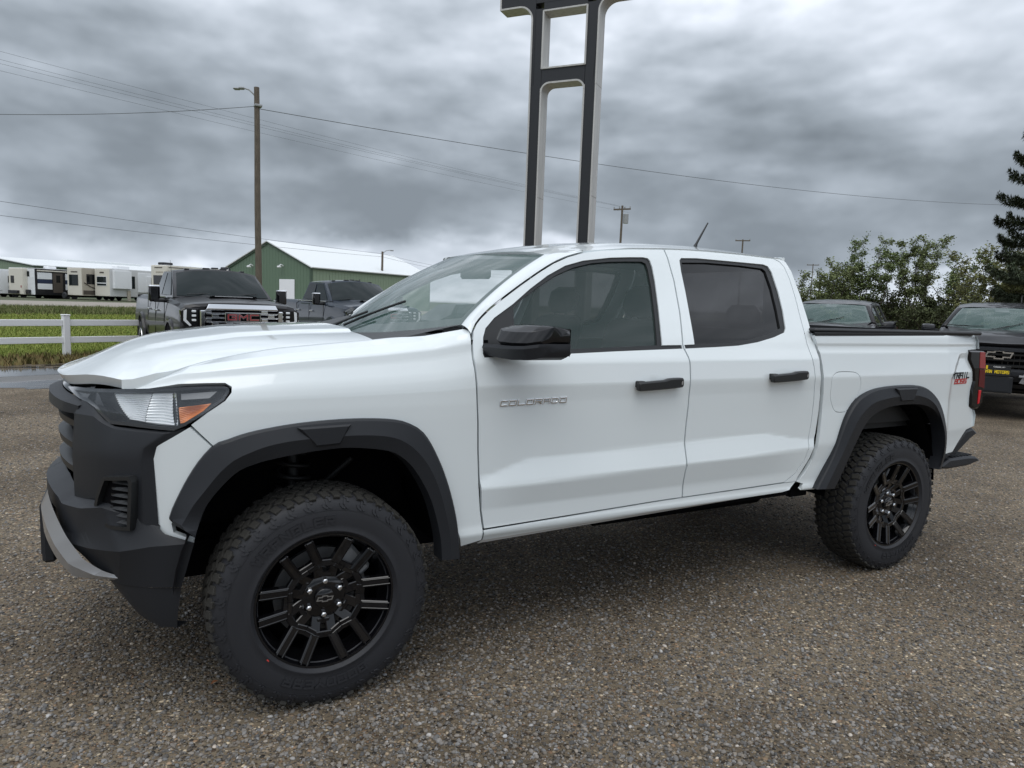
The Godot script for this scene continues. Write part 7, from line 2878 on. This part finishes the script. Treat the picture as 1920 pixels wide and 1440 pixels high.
func tree(called: String, label: String, at: Vector3, h: float, wide: float, stems: int, leaves: int, low: float, tone: Color, sd: int, category := "tree") -> void:
	var rng := RandomNumberGenerator.new()
	rng.seed = sd
	var t := thing(called, label, category, at, 0.0, "trees and shrubs behind the parked black trucks")
	var wood := MB.new()
	var tips := []
	for s in stems:
		var a := rng.randf() * TAU
		var p := Vector3(cos(a), 0, sin(a)) * rng.randf_range(0.0, wide * 0.25)
		var d := Vector3(cos(a) * rng.randf_range(0.05, 0.32) * wide / h * 2.0, 1.0, sin(a) * rng.randf_range(0.05, 0.32) * wide / h * 2.0).normalized()
		var top := h * rng.randf_range(0.72, 1.0)
		var pts := PackedVector3Array([p])
		var rad := [0.022 + 0.010 * h / 4.0]
		var n := 9
		for i in n:
			d = (d + Vector3(rng.randf_range(-0.16, 0.16), 0.04, rng.randf_range(-0.16, 0.16))).normalized()
			p += d * top / n
			pts.append(p)
			rad.append(lerpf(rad[0], 0.006, (i + 1.0) / n))
			if p.y > h * low * 0.7 and i > 1:
				for k in 2 + rng.randi() % 2:
					var bd := Vector3(rng.randf_range(-1, 1), rng.randf_range(0.1, 1.0), rng.randf_range(-1, 1)).normalized()
					var bl := wide * rng.randf_range(0.14, 0.34) * (1.0 - 0.45 * i / n)
					var e := p + bd * bl
					var mid := p.lerp(e, 0.5) + Vector3(0, -0.05, 0)
					wood.tube(PackedVector3Array([p, mid, e]), [0.011, 0.008, 0.004], 4, false)
					tips.append([p, e])
					for j in 2:
						var e2 := e + Vector3(rng.randf_range(-1, 1), rng.randf_range(-0.1, 1.0), rng.randf_range(-1, 1)) * bl * 0.5
						wood.tube(PackedVector3Array([mid, e2]), [0.006, 0.003], 4, false)
						tips.append([mid, e2])
		wood.tube(pts, rad, 6, false)
		tips.append([pts[n - 1], pts[n]])
	put("trunk", wood, M["bark"], t)
	var mm := MultiMesh.new()
	mm.transform_format = MultiMesh.TRANSFORM_3D
	mm.use_colors = true
	mm.mesh = leaf_mesh(M["leaf"], 0.055, 0.090)
	leaves = int(leaves * 2.0)
	mm.instance_count = leaves
	# clumps: some twigs carry many leaves, some few
	var weight := []
	for k in tips.size():
		weight.append(pow(rng.randf(), 1.4))
	for i in leaves:
		var k := rng.randi() % tips.size()
		for q in 3:
			if rng.randf() > weight[k]:
				k = rng.randi() % tips.size()
		var tp: Array = tips[k]
		var p: Vector3 = tp[0].lerp(tp[1], rng.randf_range(0.25, 1.12))
		p += Vector3(rng.randfn(), rng.randfn() * 0.8, rng.randfn()) * 0.075
		var bs := Basis(Vector3.UP, rng.randf() * TAU) * Basis(Vector3.RIGHT, rng.randf_range(-1.3, 1.3)) * Basis(Vector3.BACK, rng.randf_range(-1.0, 0.4))
		mm.set_instance_transform(i, Transform3D(bs.scaled(Vector3.ONE * rng.randf_range(0.6, 1.25)), p))
		mm.set_instance_color(i, tone * rng.randf_range(0.6, 1.35))
	var mi := MultiMeshInstance3D.new()
	mi.name = "crown"
	mi.multimesh = mm
	mi.set_meta("kind", "stuff")
	t.add_child(mi, true)


func make_trees() -> void:
	var lm := mat("leaf", Color(1, 1, 1), 0.6, 0.0, 0.35)
	lm.vertex_color_use_as_albedo = true
	lm.backlight_enabled = true
	lm.backlight = Color(0.55, 0.55, 0.55)
	var g1 := Color(0.165, 0.215, 0.085)
	var g2 := Color(0.21, 0.25, 0.11)
	var g3 := Color(0.24, 0.25, 0.105)
	var dk := Color(0.10, 0.12, 0.055)
	tree("shrub", "low rounded green shrub nearest the white truck's cab on the right", Vector3(22.3, 0, -15.8), 3.75, 2.6, 9, 5200, 0.10, g2, 101)
	tree("leafy_tree", "broad dense green tree, the fullest crown in the row on the right", Vector3(23.9, 0, -15.0), 4.5, 2.3, 10, 5600, 0.28, g1, 102)
	tree("leafy_tree", "tallest open tree with bare lower stems right of the dense tree", Vector3(25.0, 0, -14.0), 5.05, 1.5, 7, 2400, 0.66, g2, 103)
	tree("leafy_tree", "slim open tree with a leaning leafy top beside the tallest one", Vector3(25.9, 0, -13.5), 4.9, 1.4, 6, 1800, 0.64, g2, 104)
	tree("leafy_tree", "open rounded tree standing alone between the slim tree and the bare twigs", Vector3(25.7, 0, -12.3), 4.15, 1.7, 8, 2300, 0.50, g1, 105)
	tree("shrub", "thin twiggy shrub with few leaves left of the spruce", Vector3(25.5, 0, -11.5), 3.5, 1.5, 9, 600, 0.40, g3, 106)
	tree("shrub", "bushy yellowish green willow in front of the spruce", Vector3(22.2, 0, -8.8), 3.9, 2.6, 12, 8500, 0.12, g3, 107)
	for k in 6:
		var at: Vector3 = [Vector3(24.4, 0, -16.2), Vector3(24.9, 0, -14.6), Vector3(24.6, 0, -13.2), Vector3(24.4, 0, -11.9), Vector3(24.2, 0, -10.4), Vector3(23.4, 0, -17.6)][k]
		tree("hedge_bush", ["dark low bush under the broad dense tree", "dark low bush under the tallest open tree", "dark low bush below the slim tree", "dark low bush behind the black truck's left mirror", "dark low bush at the foot of the spruce", "dark low bush behind the dark pickup's roof"][k], at, 2.25, 2.6, 12, 6500, 0.06, dk, 120 + k, "bush")
	spruce()


func spruce() -> void:
	var rng := RandomNumberGenerator.new()
	rng.seed = 9
	var t := thing("spruce_tree", "dark spruce with upturned branch ends at the right edge of the photo", "tree", Vector3(20.0, 0, -6.6))
	var b := MB.new()
	b.tube(PackedVector3Array([Vector3.ZERO, Vector3(0.03, 3, 0), Vector3(0, 6, 0.02), Vector3(0, 10.2, 0)]), [0.19, 0.14, 0.08, 0.015], 9)
	put("trunk", b, M["bark"], t)
	var lm := mat("needle", Color(1, 1, 1), 0.65, 0.0, 0.3)
	lm.vertex_color_use_as_albedo = true
	var nb := MB.new()
	for k in 7:
		var a := TAU * k / 7.0
		var d := Vector3(0.6, sin(a) * 0.8, cos(a) * 0.8).normalized()
		var s := d.cross(Vector3(0.3, 1, 0.2)).normalized() * 0.008
		var p := Vector3(-0.02 + 0.005 * k, 0, 0)
		nb.tn(p - s, p + s, p + d * 0.06, Vector3.UP, Vector3.UP, Vector3.UP)
	var place := []
	var wood := MB.new()
	var y := 0.9
	while y < 10.0:
		var reach := 2.3 * pow(1.0 - y / 10.5, 0.85)
		var n := 5 + rng.randi() % 2
		for k in n:
			var a := TAU * (k + rng.randf_range(-0.3, 0.3)) / n + y * 2.0
			var r := reach * rng.randf_range(0.7, 1.15)
			var out := Vector3(cos(a), 0, sin(a))
			var pts := PackedVector3Array()
			var m := 9
			for i in m + 1:
				var f := i / float(m)
				# droops, then turns up at the end
				pts.append(Vector3(0, y, 0) + out * r * f + Vector3(0, r * (-0.42 * f + 0.42 * f * f * f), 0))
			wood.tube(pts, [0.022, 0.018, 0.014, 0.011, 0.009, 0.007, 0.006, 0.005, 0.004, 0.003], 4, false)
			for i in int(230 * r) + 30:
				var f := pow(rng.randf(), 0.7)
				var u := f * m
				var c := pts[mini(int(u), m - 1)].lerp(pts[mini(int(u) + 1, m)], u - int(u))
				var tw := out.cross(Vector3.UP) * rng.randf_range(-1, 1) * (0.05 + 0.13 * (1.0 - f)) * r + Vector3(0, rng.randf_range(-0.16, 0.07), 0)
				var dir := (out + out.cross(Vector3.UP) * signf(tw.dot(out.cross(Vector3.UP))) * rng.randf_range(0.0, 0.8) + Vector3(0, rng.randf_range(-0.4, 0.5), 0)).normalized()
				place.append([c + tw, dir])
		y += rng.randf_range(0.40, 0.62)
	put("branches", wood, M["bark"], t)
	var mm := MultiMesh.new()
	mm.transform_format = MultiMesh.TRANSFORM_3D
	mm.use_colors = true
	mm.mesh = nb.mesh(lm)
	mm.instance_count = place.size()
	for i in place.size():
		var d: Vector3 = place[i][1]
		var z := d.cross(Vector3.UP).normalized()
		var bs := Basis(d, z.cross(d), z)
		mm.set_instance_transform(i, Transform3D(bs.scaled(Vector3.ONE * rng.randf_range(1.0, 2.0)), place[i][0]))
		mm.set_instance_color(i, Color(0.075, 0.10, 0.065).lerp(Color(0.125, 0.15, 0.09), rng.randf()) * rng.randf_range(0.7, 1.2))
	var mi := MultiMeshInstance3D.new()
	mi.name = "crown"
	mi.multimesh = mm
	mi.set_meta("kind", "stuff")
	t.add_child(mi, true)
